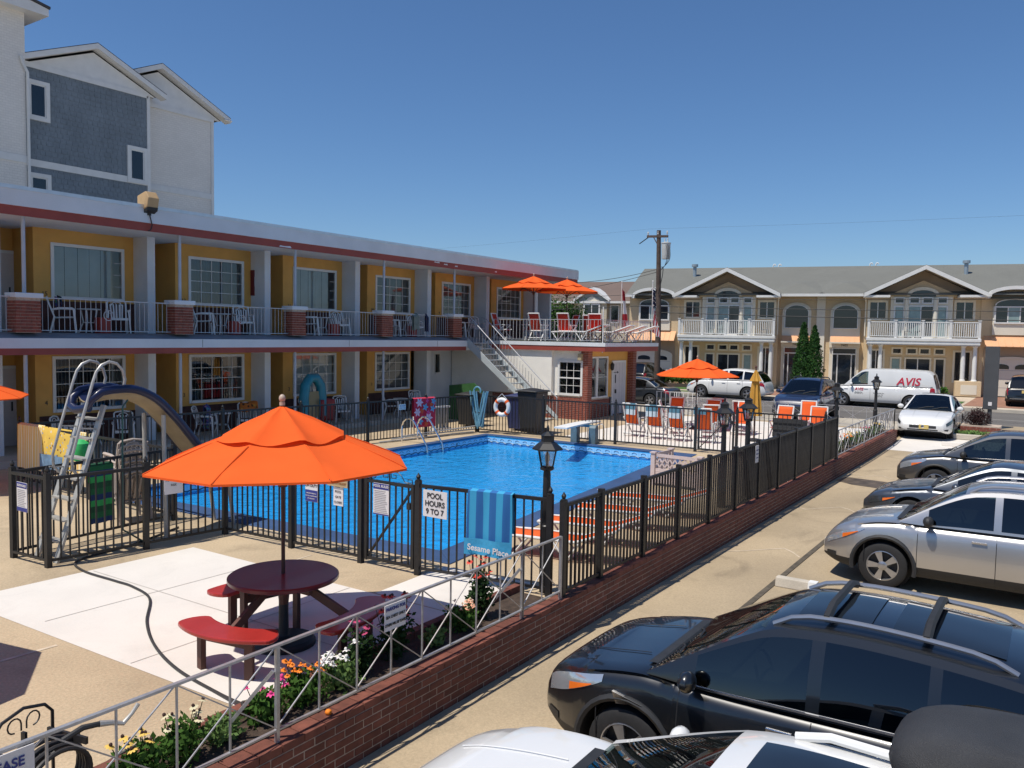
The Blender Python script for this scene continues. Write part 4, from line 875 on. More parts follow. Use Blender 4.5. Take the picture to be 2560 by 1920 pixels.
    for x in (2.95,9.3):
        MB().box(s*x-.03,.14,4.6,s*x+.03,1.55,4.66).build('balcony_rail',M_white,t)
        for i in range(1,9): place('baluster',me,t,(s*x,.14+1.4*i/9,4.18))
    for x in (3.1,3.72,8.5,9.15):
        o=MB().lathe((s*x,.35,.95 if (s>0 and x>8) else 0.02),[(.17,0),(.17,.06),(.13,.1),(.135,1.2 if (s>0 and x>8) else 2.0),(.115,2.1 if (s>0 and x>8) else 3.02),(.16,2.14 if (s>0 and x>8) else 3.07),(.16,2.21 if (s>0 and x>8) else 3.15)],14).build('column',M_white,t,True)
    if s>0:
        fbox(t,s,'column_plinth',M_tan2,8.1,9.55,.05,.65,0,.95,bevel=.02); fbox(t,s,'plinth_panel',M_cream,8.4,9.3,.03,.05,.12,.72)
    # entry bay: arched window, copper awning, glass door
    fbox(t,s,'entry_surround',M_cream,.62,2.5,1.86,2.0,0,5.0); 
    MB().prism(arch(min(s*.62,s*2.5),max(s*.62,s*2.5),4.98,5.3,5.95),'y',1.86,1.998).build('entry_arch',M_cream,t)
    w_=MB().prism(arch(min(s*.82,s*2.3),max(s*.82,s*2.3),4.22,5.25,5.75),'y',1.80,1.86).build('arched_window',M_pane,t); arch_ring(min(s*.82,s*2.3),max(s*.82,s*2.3),4.22,5.25,5.75,.05,1.77,1.86).build('arch_trim',M_white,w_)
    for kk in range(6):
        a=.66+kk*.305; MB().hexa([(s*a,1.3,3.26),(s*(a+.29),1.3,3.26),(s*(a+.29),1.84,3.62),(s*a,1.84,3.62)],[(s*a,1.3,3.28),(s*(a+.29),1.3,3.28),(s*(a+.29),1.84,3.66),(s*a,1.84,3.66)]).build('awning_panel',M_copper,t)
        MB().bar((s*(a+.297),1.29,3.29),(s*(a+.297),1.84,3.67),.02,.03).build('awning_seam',M_copper,t)
    fbox(t,s,'awning_gutter',M_cream,.6,2.52,1.2,1.3,3.18,3.28); fbox(t,s,'lintel',M_cream,.6,2.52,1.7,1.86,2.9,3.17)
    text(num,.22,M_ink,t,(s*1.56,1.69,3.05),(R_(90),0,0),'house_number')
    fwin(t,s,.85,2.28,1.86,2.5,2.82,M_pane,.06); fwin(t,s,.85,1.12,1.86,.15,2.42,M_pane,.04); fwin(t,s,1.18,2.0,1.86,.12,2.42,M_pane,.04,1,'glass_door'); fwin(t,s,2.06,2.28,1.86,.15,2.42,M_pane,.04)
    fbox(t,s,'step',M_kerb,.6,2.6,1.2,1.86,0,.12)
    # garage bay
    g0,g1=min(s*9.95,s*12.75),max(s*9.95,s*12.75); gm=(g0+g1)/2
    arch_ring(g0,g1,6.2,6.3,6.75,.22,.9,1.5,14,bottom=False).build('arched_eave',M_white,t); MB().prism(arch(g0,g1,6.2,6.3,6.75,14),'y',1.35,1.5).build('arch_wall',M_tanD,t)
    MB().prism(arch(g0-.1,g1+.1,6.3,6.35,7.0,14),'y',1.5,3.2).build('barrel_roof',M_roofg,t)
    w_=MB().prism(arch(gm-1.0,gm+1.0,5.72,5.78,6.12),'y',1.28,1.34).build('arched_light',M_pane,t); arch_ring(gm-1.0,gm+1.0,5.76,5.78,6.12,.07,1.25,1.34,bottom=False).build('arch_trim',M_white,w_)
    fbox(t,s,'window_apron',M_cream,10.2,12.5,1.36,1.5,3.9,5.7); fwin(t,s,10.35,12.35,1.36,4.7,5.62,[M_pane,M_paneL,M_pane],.09,3)
    for kk in range(9):
        a=9.75+kk*.38; MB().hexa([(s*a,.6,3.15),(s*(a+.36),.6,3.15),(s*(a+.36),1.49,3.8),(s*a,1.49,3.8)],[(s*a,.6,3.18),(s*(a+.36),.6,3.18),(s*(a+.36),1.49,3.84),(s*a,1.49,3.84)]).build('awning_panel',M_copper,t)
        MB().bar((s*(a+.37),.6,3.19),(s*(a+.37),1.49,3.85),.02,.03).build('awning_seam',M_copper,t)
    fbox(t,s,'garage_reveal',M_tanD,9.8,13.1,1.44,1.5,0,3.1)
    gd=MB().prism(arch(s*11.4-1.3,s*11.4+1.3,0.02,2.1,2.4),'y',1.38,1.44).build('garage_door',M_cream,t); arch_ring(s*11.4-1.3,s*11.4+1.3,0.02,2.1,2.4,.14,1.34,1.44,bottom=False).build('door_trim',M_cream,gd)
    for x in (-.62,.62): MB().prism(arch(s*11.4+x-.45,s*11.4+x+.45,1.75,1.9,2.06,8),'y',1.36,1.38).build('pane',M_pane,gd)
    for z in (.55,1.1,1.65): bx('panel_groove',M_greyink,gd,s*11.4-1.28,1.374,z,s*11.4+1.28,1.38,z+.02)
    # downpipe, vent, small roof vents
    MB().tube([(s*2.7,.95,6.3),(s*2.78,1.5,6.0),(s*2.78,1.55,3.7)],.045,6).build('downpipe',M_cream,t)
    fl=MB().cyl((s*9.1,5.2,7.7),(s*9.1,5.2,8.75),.13,n=10).build('flue',mat('galvanised_dull',(.32,.38,.42),.5,metal=.4),t); MB().cyl((s*9.1,5.2,8.76),(s*9.1,5.2,8.95),.24,n=10).build('flue_cap',MT['galvanised_dull'],fl)
    for x in (3.2,3.6): MB().tube([(s*x,8,8.7),(s*x,8,9.0),(s*x+.06,8,9.1),(s*x+.14,8,9.1),(s*x+.18,8,9.0)],.05,6).build('roof_vent',M_white,t)
    return t
th1=townhouse(-1,'left tan townhouse with gabled white balcony behind the utility pole','7404')
th2=townhouse(1,'right tan townhouse with gabled white balcony behind the white van','7402')
# balcony furniture (dark small things)
for par,s,xs in ((0,1,(4.4,5.3,5.9,8.3)),(1,-1,(3.6,5.2,6.6,7.2))):
    for j,x in enumerate(xs):
        t=thing('bistro_chair',f'dark bistro chair, number {j+1} from the left on the {"right" if s>0 else "left"} townhouse balcony'.replace('number 1','first').replace('number 2','second').replace('number 3','third').replace('number 4','fourth'),'chair',(0,0,0),HR,'bistro chairs on the townhouse balconies')
        loc=Matrix.Rotation(HR,4,'Z')@V((s*x,.75,0)); t.location=(56.5+loc.x,13.45+loc.y,3.6)
        MB().box(-.2,-.2,.43,.2,.2,.46).build('seat',M_rubber,t)
        for a in (-1,1):
            for b in (-1,1): MB().bar((a*.17,b*.17,0),(a*.17,b*.17,.43),.025).build('leg',M_rubber,t)
        MB().tube([(-.2,.2,.45),(-.2,.22,.85),(0,.23,.95),(.2,.22,.85),(.2,.2,.45)],.02,5).build('backrest',M_rubber,t)
# ---------------- beige sided house further left ----------------
M_side=stripes('beige_siding',[(.50,.45,.34)]*9+[(.36,.32,.25)],1/.14,2)
bh=thing('sided_house','beige clapboard house with brown roof behind the flags','house',(55,25.6,0),HR)
bx('wall',M_side,bh,-9,1.6,0,0.3,9,5.95); 
MB().hexa([(-9.3,1.1,5.95),(.6,1.1,5.95),(.6,6.4,7.75),(-9.3,6.4,7.75)],[(-9.3,1.1,6.05),(.6,1.1,6.05),(.6,6.4,7.85),(-9.3,6.4,7.85)]).build('roof',M_roofb,bh); MB().hexa([(-9.3,6.41,7.75),(.6,6.41,7.75),(.6,11,5.95),(-9.3,11,5.95)],[(-9.3,6.41,7.85),(.6,6.41,7.85),(.6,11,6.05),(-9.3,11,6.05)]).build('roof',M_roofb,bh)
bx('eave_gutter',M_white,bh,-9.3,.98,5.88,.6,1.1,6.04)
bx('bay_wall',M_side,bh,-5.3,1.15,0,-3.0,1.6,6.1); gx_=-4.15
MB().prism([(-5.3,6.1),(-3.0,6.1),(gx_,6.95)],'y',1.2,3).build('dormer_wall',mat('grey_siding',(.32,.35,.34),.8),bh); MB().prism([(-4.75,5.85),(-3.55,5.85),(-3.55,6.1),(gx_,6.45),(-4.75,6.1)],'y',1.1,1.2).build('dormer_face',M_cream,bh)
for e in (-5.55,-2.75):
    MB().hexa([(e,.85,6.0),(gx_,.85,6.95),(gx_,3.4,6.95),(e,3.4,6.0)],[(e,.85,6.16),(gx_,.85,7.12),(gx_,3.4,7.12),(e,3.4,6.16)]).build('dormer_rake',M_white,bh)
fwin(bh,1,-4.7,-3.6,1.1,4.5,5.75,M_pane,.1,2); fwin(bh,1,-2.75,-2.2,1.6,4.5,5.7,M_pane,.1); fwin(bh,1,-.55,-.15,1.6,4.5,5.7,M_pane,.08); fwin(bh,1,-7.4,-6.6,1.6,4.5,5.6,M_pane,.1)
bx('garage_door',M_cream,bh,-3,1.5,0,-.2,1.6,2.3)
# ---------------- cars ----------------
G_car=glass('car_glass',(.16,.20,.20),.06); G_carc=glass('windscreen_glass',(.42,.50,.48),.05); G_tint=glass('tinted_glass',(.03,.035,.04),.05)
M_tyre=mat('tyre_rubber',(.016,.016,.017),.8,var=.2,vs=20); M_rim=mat('alloy_rim',(.42,.42,.43),.3,metal=.8); M_clad=mat('black_cladding',(.022,.023,.025),.6,var=.15,vs=10)
M_amber=mat('amber_lens',(.75,.16,.02),.15,coat=.6); M_lamp=mat('clear_lens',(.50,.53,.56),.08,metal=.6,coat=1); M_tail=mat('red_lens',(.30,.01,.012),.15,coat=.6); M_lampd=mat('smoked_lens',(.06,.065,.07),.1,metal=.4,coat=1)
M_plate=mat('cream_plate',(.62,.48,.16),.5)
def paint(name,c,metal=.0,rough=.32,flake=0): return mat(name,c,rough,metal=metal,var=.03,vs=2,coat=1.0,spec=.5)
PT=dict(black=paint('black_car_paint',(.006,.007,.009)),silver=paint('silver_car_paint',(.50,.49,.48),.75,.32),grey=paint('grey_car_paint',(.13,.128,.128),.7,.3),grey2=paint('slate_car_paint',(.11,.12,.135),.7,.3),white=paint('white_car_paint',(.72,.72,.70)),navy=paint('navy_car_paint',(.012,.02,.055)),dark=paint('charcoal_car_paint',(.02,.024,.03),.3))
def interp(pts,x):
    if x<=pts[0][0]: return pts[0][1]
    for i in range(len(pts)-1):
        (x0,z0),(x1,z1)=pts[i],pts[i+1]
        if x<=x1:
            t=(x-x0)/(x1-x0) if x1>x0 else 0
            m0=(z1-pts[i-1][1])/(x1-pts[i-1][0])*(x1-x0) if i>0 else z1-z0
            m1=(pts[i+2][1]-z0)/(pts[i+2][0]-x0)*(x1-x0) if i+2<len(pts) else z1-z0
            return (2*t**3-3*t**2+1)*z0+(t**3-2*t**2+t)*m0+(-2*t**3+3*t**2)*z1+(t**3-t**2)*m1
    return pts[-1][1]
PROF=[(.90,0),(.955,.08),(.985,.20),(1.0,.36),(.998,.52),(.985,.66),(.972,.78),(.955,.86),(.925,.92),(.87,.965),(.72,.99),(.45,1.005),(.2,1.012),(0,1.014)]
def car(label,kind,loc,rz,pt,group='cars parked along the motel parking lot',scale=1,cls='car',clad=True,rails=False,bars=False,sunroof=False,interior=True,spokes=5,amber=True,grille=None,plate=False,name=None,chrome=False,rearplate=False,boxtop=False,mirror_m=None):
    K=CARS[kind]; L,W,zb=K['L'],K['W'],K['zb']; wr=K['wr']; deck=K['deck']; gh=K['gh']; xr0,xw0=gh[0][0],gh[-1][0]; xr1,xw1=K['xr1'],K['xw1']
    t=thing(name or K['name'],label,cls,loc,rz,group,scale); wc=[K['rear'],K['front']]; ra=wr+.07
    nf,nr=K.get('nf',.30),K.get('nr',.12)
    def hw(x):
        h=W/2
        if x>L-.7: h*=1-nf*((x-L+.7)/.7)**2.4
        if x<.45: h*=1-nr*((.45-x)/.45)**2.2
        return h
    def ylook(f):
        for (a,f0),(b,f1) in zip(PROF,PROF[1:]):
            if f<=f1: return a+(b-a)*(f-f0)/(f1-f0) if f1>f0 else a
        return 0
    def zbot(x):
        z=zb+(.10*max(0,(x-L+.45)/.45)**2)+(.12*max(0,(.35-x)/.35)**2); return z
    def zmin(x):
        z=zbot(x)
        for c in wc:
            if abs(x-c)<ra: z=max(z,wr+math.sqrt(ra*ra-(x-c)**2)*1.02)
        return z
    def S(x,f,side=1,o=0):
        zt=interp(deck,x); z0=zbot(x); y=hw(x)*ylook(min(max(f,0),1.014)); z=z0+f*(zt-z0)
        return V((x,side*(y+o),z))
    xs=set([0,.03,.07,.12,.2,.32,.45,L-.7,L-.55,L-.42,L-.3,L-.2,L-.12,L-.06,L-.02,L])
    n=22; xs|={L*i/n for i in range(n+1)}
    for c in wc: xs|={c+ra*math.cos(R_(a)) for a in range(0,181,12)}|{c-ra-.004,c+ra+.004}
    xs=sorted(x for x in xs if 0<=x<=L); rows=len(PROF)
    vs=[]
    for sd in (1,-1):
        for x in xs:
            zt=interp(deck,x); z0=zbot(x); zm=zmin(x)
            for (a,f) in PROF:
                z=zm+f*(zt-zm); ff=(z-z0)/(zt-z0); vs.append(V((x,sd*hw(x)*(a if f>.9 else min(ylook(min(ff,1.014)),ylook(ff) if ff<1 else a)),z)))
    N=len(xs); idx=lambda s,i,j:(s*N+i)*rows+j
    body,cl=[],[]
    for s in (0,1):
        for i in range(N-1):
            for j in range(rows-1):
                q=(idx(s,i,j),idx(s,i+1,j),idx(s,i+1,j+1),idx(s,i,j+1)); q=q if s==0 else q[::-1]
                (cl if (clad and j<2) else body).append(q[::-1])
    for i in range(N-1): cl.append((idx(0,i,0),idx(0,i+1,0),idx(1,i+1,0),idx(1,i,0)))
    for i in (0,N-1):
        for j in range(rows-1):
            q=(idx(0,i,j),idx(0,i,j+1),idx(1,i,j+1),idx(1,i,j)); body.append(q if i else q[::-1])
    def part(nm,faces,m,ang=35):
        g=MB(); used=sorted({k for f in faces for k in f}); mp={k:a for a,k in enumerate(used)}; g.v=[tuple(vs[k]) for k in used]; g.f=[tuple(mp[k] for k in f) for f in faces]; return g.build(nm,m,t,True,ang)
    part('body',body,pt,50); part('cladding' if clad else 'underside',cl,M_clad)
    # greenhouse
    H_=max(z for x,z in gh); gx=set([xr0,xw0,xr1,xw1]); wins=K['wins']
    for a,b in wins: gx|={a,b}
    gx|={xr0+(xw0-xr0)*i/26 for i in range(27)}; gx=sorted(gx)
    def gy_(x,v):
        zt=interp(gh,x); zl=interp(deck,x)-.012; yb=hw(x)*.925; k=min(1,max(0,(zt-zl)/(H_-zl))); yr=yb-(yb-W/2*K.get('rw',.70))*k
        zr=zl+(zt-zl)*.955
        if v<=1: b=.03*math.sin(math.pi*v)*k; return V((x,yb+(yr-yb)*v+b,zl+(zr-zl)*v))
        u=v-1; y=yr*(1-u); return V((x,y,zr+(zt+.03*k-zr)*(1-(1-u)**3.2)))
    vv=[0,.07,.5,.90,1,1.08,1.16,1.35,1.6,2]
    G={}
    def addf(nm,m,f): G.setdefault(nm,[m,MB()])[1].add([f[0],f[1],f[2],f[3]],[(0,1,2,3)])
    for sd in (1,-1):
        for i in range(len(gx)-1):
            a,b=gx[i],gx[i+1]; c=(a+b)/2
            for j in range(len(vv)-1):
                q=[gy_(a,vv[j]),gy_(b,vv[j]),gy_(b,vv[j+1]),gy_(a,vv[j+1])]; q=[V((p.x,p.y*sd,p.z)) for p in q]; q=q if sd>0 else q[::-1]; q=q[::-1]
                if vv[j]<.89:
                    w_=[k for k,(u0,u1) in enumerate(wins) if u0<=c<=u1]
                    if w_ and vv[j]>=.06: addf(('side_window',sd,w_[0]),K['glass'][w_[0]] if 'glass' in K else G_car,q)
                    else: addf('pillar',pt if (not wins or c>wins[-1][1] or c<wins[0][0]-.0 or kind=='van') else M_clad,q)
                elif vv[j]<1: addf('roof',pt,q)
                elif c>xw1 and vv[j]>=1.07: addf('windscreen',G_carc,q)
                elif c<xr1 and vv[j]>=1.07: addf('rear_window',G_tint,q)
                else: addf('roof',pt,q)
    def merge(g):
        d={}; nv=[]; mp=[]
        for p in g.v:
            k=(round(p[0],4),round(p[1],4),round(p[2],4))
            if k not in d: d[k]=len(nv); nv.append(p)
            mp.append(d[k])
        g.v=nv; g.f=[f2 for f2 in (tuple(dict.fromkeys(mp[k] for k in f)) for f in g.f) if len(f2)>2]; return g
    for nm,(m,g) in G.items(): merge(g).build(nm if isinstance(nm,str) else nm[0],m,t,True,40)
    # inside
    ib=MB(); n=10
    ib.grid(lambda u,v:(xr0+.1+(xw0-xr0-.15)*u,(v-.5)*2*hw(xr0+.1+(xw0-xr0-.15)*u)*.9,interp(deck,xr0+.1+(xw0-xr0-.15)*u)+.022),14,4); ib.build('cabin_shade_sheet',M_dark,t)  # dark sheet added at belt height, its colour stands for cabin shade
    if interior:
        M_seat=mat('seat_cloth',(.05,.05,.052),.9,var=.2)
        for sx,sy in ((xw0-1.35,.36),(xw0-1.35,-.36)):
            MB().hexa([(sx-.12,sy-.22,.6),(sx+.08,sy-.22,.6),(sx+.08,sy+.22,.6),(sx-.12,sy+.22,.6)],[(sx-.32,sy-.2,1.22),(sx-.2,sy-.2,1.22),(sx-.2,sy+.2,1.22),(sx-.32,sy+.2,1.22)]).build('seat',M_seat,t,bevel=.05)
            MB().box(sx-.36,sy-.12,1.24,sx-.26,sy+.12,1.42).build('headrest',M_seat,t,bevel=.04)
        MB().box(xr0+.75,-.6,.7,xr0+.95,.6,H_-.42).build('rear_seat',M_seat,t,bevel=.05)
        MB().tube([(xw0-.85+.06*math.sin(R_(a)),.36+.18*math.cos(R_(a)),1.12+.17*math.sin(R_(a))) for a in range(0,360,30)],.014,5,closed=True).build('steering_wheel',M_clad,t)
        MB().box(xw0-.62,-.62,interp(deck,xw0-.3)-.1,xw0-.1,.62,interp(deck,xw0-.3)+.05).build('dashboard',M_clad,t,bevel=.03)
    # wheels
    tprof=[(wr*.66,-.10),(wr*.90,-.105),(wr*.985,-.085),(wr,-.05),(wr,.05),(wr*.985,.085),(wr*.90,.105),(wr*.66,.10)]
    kt=('tyre',wr,spokes)
    if kt not in CUBES:
        CUBES[kt]=MB().lathe((0,0,0),tprof,28,'y',cap=False).mesh('tyre',M_tyre,True)
        g=MB().lathe((0,0,0),[(wr*.67,.06),(wr*.67,.095),(wr*.62,.10),(wr*.60,.085),(wr*.60,.02)],28,'y',cap=False)
        for k in range(spokes):
            a=2*math.pi*k/spokes
            for da in (-.13,.13) if spokes==5 else (0,):
                p=V((math.cos(a)*.05,.09,math.sin(a)*.05)); q=V((math.cos(a+da)*wr*.63,.085,math.sin(a+da)*wr*.63)); g.bar(p,q,.05 if spokes==5 else .045,.02,up=(0,1,0))
        g.lathe((0,.07,0),[(.07,0),(.07,.03),(.05,.04)],12,'y')
        CUBES[kt+(1,)]=g.mesh('rim',M_rim,True); CUBES[kt+(2,)]=MB().lathe((0,0,0),[(wr*.62,-.02),(wr*.62,.03)],20,'y').mesh('hub_shadow',M_clad)
    for c in wc:
        for sd in (1,-1):
            wh=bpy.data.objects.new('wheel',None); col.objects.link(wh); wh.parent=t; wh.location=(c,sd*(W/2-.12),wr); wh.rotation_euler=(0,0,0 if sd>0 else math.pi); wh.empty_display_size=.1
            place('tyre',CUBES[kt],wh); place('rim',CUBES[kt+(1,)],wh); place('hub_shade_disc',CUBES[kt+(2,)],wh)  # the black disc paints the shade behind the spokes
            g=MB(); rr=ra+.03
            pts=[(c+rr*math.cos(R_(a)),sd*(hw(c)*.985),wr+rr*math.sin(R_(a))) for a in range(-12,193,12)]
            if clad: g.tube(pts,.034,6); g.build('arch_trim',M_clad,t,True)
        MB().lathe((c,0,wr),[(ra-.015,-W/2+.25),(ra-.015,W/2-.25)],16,'y').build('wheel_well',M_dark,t)
    # lamps
    def patch(nm,x0,x1,fa,fb,m,side,o=.006,nu=10,nvv=4,par=t):
        MB().grid(lambda u,v:S(x0+(x1-x0)*u,fa(u)+(fb(u)-fa(u))*v,side,o),nu,nvv).build(nm,m,par,True)
    hl=K.get('hl',(.72,.10,.58,.80))
    for sd in (1,-1):
        patch('headlight',L-hl[0],L-hl[1],lambda u:hl[2]+.245*(1-u)**1.4,lambda u:hl[3]+.06*(1-u),M_lamp if not K.get('smoke') else M_lampd,sd,.008)
        if amber: patch('turn_signal',L-hl[0]+.10,L-hl[0]+.34,lambda u:hl[2]+.245*(1-(.10+.24*u)/(hl[0]-hl[1]))**1.4+.008,lambda u:hl[2]+.245*(1-(.10+.24*u)/(hl[0]-hl[1]))**1.4+.02+.085*u,M_amber,sd,.014,6,2)
        patch('fog_lamp',L-.22,L-.06,lambda u:.16,lambda u:.30,M_clad,sd,.008,4,2)
        patch('tail_light',.02,.30,lambda u:.70,lambda u:.93,M_tail,sd,.008,5,3)
        for x in K['seams']:
            MB().tube([S(x,f,sd,.001) for f in (.06,.2,.35,.5,.65,.8,.9,.93)],.005,4).build('door_seam',M_dark,t)
        MB().tube([S(xw0+.05+(L-.62-xw0)*i/8,.945,sd,.002) for i in range(9)],.005,4).build('hood_seam',M_dark,t)
        MB().tube([S(L-.66,f,sd,.002) for f in (.08,.2,.35,.5,.6)],.005,4).build('bumper_seam',M_dark,t)
        for x in K['seams'][:2]:
            p=S(x+.12,.80,sd,.022); MB().bar(p,p+V((.2,0,0)),.022,.032).build('door_handle',pt if not chrome else M_chrome,t,bevel=.006)
        mx=xw0-.42; p=S(mx,.98,sd); p.y=sd*(hw(mx)+.08)
        MB().ell((p.x,p.y,p.z+.10),.075,.11,.085,10,7).build('mirror',mirror_m or pt,t,True)
        MB().bar((p.x,sd*(hw(mx)*.93),p.z+.04),(p.x,p.y,p.z+.06),.05,.03).build('mirror_arm',M_clad,t)
        if chrome or K.get('beltline'): MB().tube([gy_(x,.04)*1 if sd>0 else V((gy_(x,.04).x,-gy_(x,.04).y,gy_(x,.04).z)) for x in [wins[0][0]+(wins[-1][1]-wins[0][0])*i/14 for i in range(15)]],.012,5).build('belt_trim',M_chrome,t,True)
        if rails:
            x0,x1=xr1+.15,xw1-.05; pts=[]
            for i in range(13):
                x=x0+(x1-x0)*i/12; q=gy_(x,1.14); e=min(i,12-i); pts.append(V((q.x,sd*q.y,q.z+(.0 if e==0 else .045 if e==1 else .06))))
            MB().tube(pts,.022,8).build('roof_rail',M_rim if rails!='black' else M_clad,t,True)
    if bars:
        for x in bars:
            q=gy_(x,1.14); MB().tube([(x,-q.y,q.z+.06),(x,-q.y*.6,q.z+.12),(x,q.y*.6,q.z+.12),(x,q.y,q.z+.06)],.035,6).build('crossbar',M_clad,t,True)
    if sunroof:
        for (a,b) in sunroof:
            MB().grid(lambda u,v:gy_(a+(b-a)*u,2-.62*v if v<=1 else 0)+V((0,0,.008)),10,8).build('sunroof',M_pane,t,True); MB().grid(lambda u,v:(lambda q:V((q.x,-q.y,q.z+.008)))(gy_(a+(b-a)*u,2-.62*v)),10,8).build('sunroof',M_pane,t,True)
    # nose
    zt=interp(deck,L); wN=hw(L)*.9
    gz0=zbot(L)
    MB().box(L-.012,-wN*.75,gz0+.42*(zt-gz0),L+.012,wN*.75,gz0+.86*(zt-gz0)).build('grille',grille or M_clad,t,bevel=.01); MB().box(L-.012,-wN*.85,gz0+.06*(zt-gz0),L+.01,wN*.85,gz0+.26*(zt-gz0)).build('lower_intake',M_clad,t,bevel=.01)
    MB().lathe((L+.012,0,gz0+.66*(zt-gz0)),[(.055,0),(.055,.012),(.03,.018)],14,'x').build('emblem',M_chrome,t)
    if plate: MB().box(L+.005,-.155+plate,gz0+.28*(zt-gz0),L+.02,.155+plate,gz0+.28*(zt-gz0)+.155).build('number_plate',M_plate,t)
    if rearplate: MB().box(-.02,-.155,.75,-.005,.155,.9).build('number_plate',M_plate,t); MB().box(-.015,-.6,.98,.0,.6,1.02).build('chrome_strip',M_chrome,t); MB().box(-.02,-.7,.42,.0,.7,.47).build('bumper_strip',M_chrome,t)
    for sd in (.12,-.35): 
        q=[gy_(xw0-.03,1.5),gy_(xw0-.2,1.45)]; MB().tube([(xw0-.03,sd,interp(deck,xw0-.03)+.035),(xw0-.16,sd+.28,interp(gh,xw0-.16)+.025),(xw0-.2,sd+.5,interp(gh,xw0-.2)+.015)],.010,4).build('wiper',M_clad,t)
    MB().grid(lambda u,v:(xw0-.03+.10*v,(u-.5)*1.30*(W/1.84),interp(deck,xw0-.03+.10*v)+.016),10,2).build('cowl_grille',M_clad,t)
    for sd in (.42,-.42): # hood creases
        MB().tube([S(x,1.0,1)*1 for x in ()] or [V((x,sd*(1-.12*(x-xw0)),interp(deck,x)+.012)) for x in [xw0+.15+(L-.45-xw0)*i/6 for i in range(7)]],.004,4).build('hood_crease',pt,t)
    return t
CARS=dict(
 suv=dict(name='parked_suv',L=4.52,W=1.84,zb=.25,wr=.355,front=3.59,rear=.90,deck=[(0,.55),(.04,.80),(.12,1.0),(.5,1.08),(1.5,1.07),(2.6,1.05),(3.2,1.06),(3.45,1.065),(3.9,1.0),(4.22,.94),(4.42,.84),(4.52,.68)],gh=[(.12,1.02),(.50,1.53),(.75,1.61),(1.6,1.68),(2.2,1.665),(2.55,1.58),(3.42,1.075)],xr1=.62,xw1=2.5,wins=[(.72,1.22),(1.30,2.02),(2.12,3.0)],seams=[1.28,2.07,3.12],glass=[G_tint,G_tint,G_car],hl=(.70,.08,.60,.86)),
 suv2=dict(name='parked_suv',L=4.57,W=1.845,zb=.26,wr=.362,front=3.63,rear=.97,deck=[(0,.6),(.04,.85),(.12,1.02),(.5,1.10),(1.5,1.10),(2.6,1.09),(3.2,1.085),(3.45,1.09),(3.9,1.03),(4.25,.93),(4.46,.79),(4.57,.62)],gh=[(.12,1.05),(.45,1.5),(.72,1.61),(1.6,1.69),(2.2,1.68),(2.6,1.59),(3.42,1.10)],xr1=.58,xw1=2.55,wins=[(.65,1.2),(1.28,2.05),(2.15,3.02)],seams=[1.25,2.1,3.15],glass=[G_tint,G_tint,G_car],hl=(.66,.06,.60,.80)),
 sedan=dict(name='parked_sedan',L=4.82,W=1.83,zb=.2,wr=.325,front=3.88,rear=1.08,deck=[(0,.5),(.06,.85),(.4,.98),(1.0,1.0),(2,.95),(3.2,.93),(3.5,.94),(4.2,.83),(4.62,.71),(4.82,.52)],gh=[(.72,.98),(1.35,1.36),(2.0,1.46),(2.5,1.43),(3.48,.945)],xr1=1.3,xw1=2.5,wins=[(1.35,2.05),(2.15,3.05)],seams=[1.45,2.1,3.2],hl=(.75,.12,.55,.80),rw=.66,smoke=1),
 cross=dict(name='parked_suv',L=4.75,W=1.84,zb=.25,wr=.36,front=3.8,rear=1.0,deck=[(0,.55),(.04,.78),(.12,.94),(.5,1.0),(1.5,.99),(2.6,.97),(3.2,.97),(3.45,.975),(4.0,.92),(4.42,.83),(4.64,.72),(4.75,.58)],gh=[(.15,.96),(.55,1.38),(.8,1.45),(1.6,1.51),(2.1,1.50),(2.45,1.43),(3.42,.985)],xr1=.65,xw1=2.42,wins=[(.75,1.22),(1.30,2.0),(2.1,2.95)],seams=[1.28,2.05,3.1],glass=[G_tint,G_tint,G_car]),
 van=dict(name='parked_van',L=5.69,W=2.01,zb=.3,wr=.37,front=4.62,rear=1.2,deck=[(0,.5),(.05,1.15),(.4,1.22),(1.5,1.22),(3,1.21),(4.2,1.17),(4.6,1.14),(5.2,1.05),(5.52,.90),(5.69,.62)],gh=[(.02,1.15),(.12,1.7),(.35,1.98),(.8,2.06),(3.3,2.07),(3.7,1.98),(4.55,1.16)],xr1=.2,xw1=3.7,wins=[(3.32,4.15)],seams=[3.18,4.2],glass=[G_carc],rw=.83,nf=.18,nr=.05,hl=(.3,.05,.55,.8)))
ROT=R_(90)
def nose(kind,cx_,ny,s=1): return (cx_,ny-CARS[kind]['L']*s,-.5)
c1=car('black suv with silver roof rails in the front row of the parking lot','suv',nose('suv',7.13,3.9),ROT,PT['black'],rails=True,bars=(1.35,2.05),sunroof=[(1.75,2.3),(.85,1.6)],chrome=True)
MB().prism([(3.42,.80),(3.70,.86),(3.66,.76)],'y',.90,.935).build('side_vent',M_chrome,c1)
c2=car('white suv with sunroof at the bottom edge of the photo','cross',nose('cross',4.38,3.88),ROT,PT['white'],rails=False,sunroof=[(1.55,2.22)])
for sd in (1,-1): MB().tube([(.9,sd*.60,1.47),(1.1,sd*.60,1.53),(1.9,sd*.60,1.55),(2.1,sd*.60,1.50)],.03,8).build('roof_rail',PT['white'],c2,True)
c3=car('silver suv with steel coloured wheels behind the empty bay','suv2',nose('suv2',14.73,3.15),ROT,PT['silver'],rails=True,mirror_m=M_clad)
c4=car('dark grey sedan parked behind the silver suv','sedan',nose('sedan',19.25,3.4),ROT,PT['grey2'],clad=False,chrome=True)
c5=car('dark grey suv parked beyond the grey sedan','suv',nose('suv',23.8,3.45),ROT,PT['grey'],chrome=True,mirror_m=M_clad)
c6=car('dark suv mostly hidden at the right edge by the sign','suv2',nose('suv2',28.3,1.5),ROT,PT['dark'],rails=True)
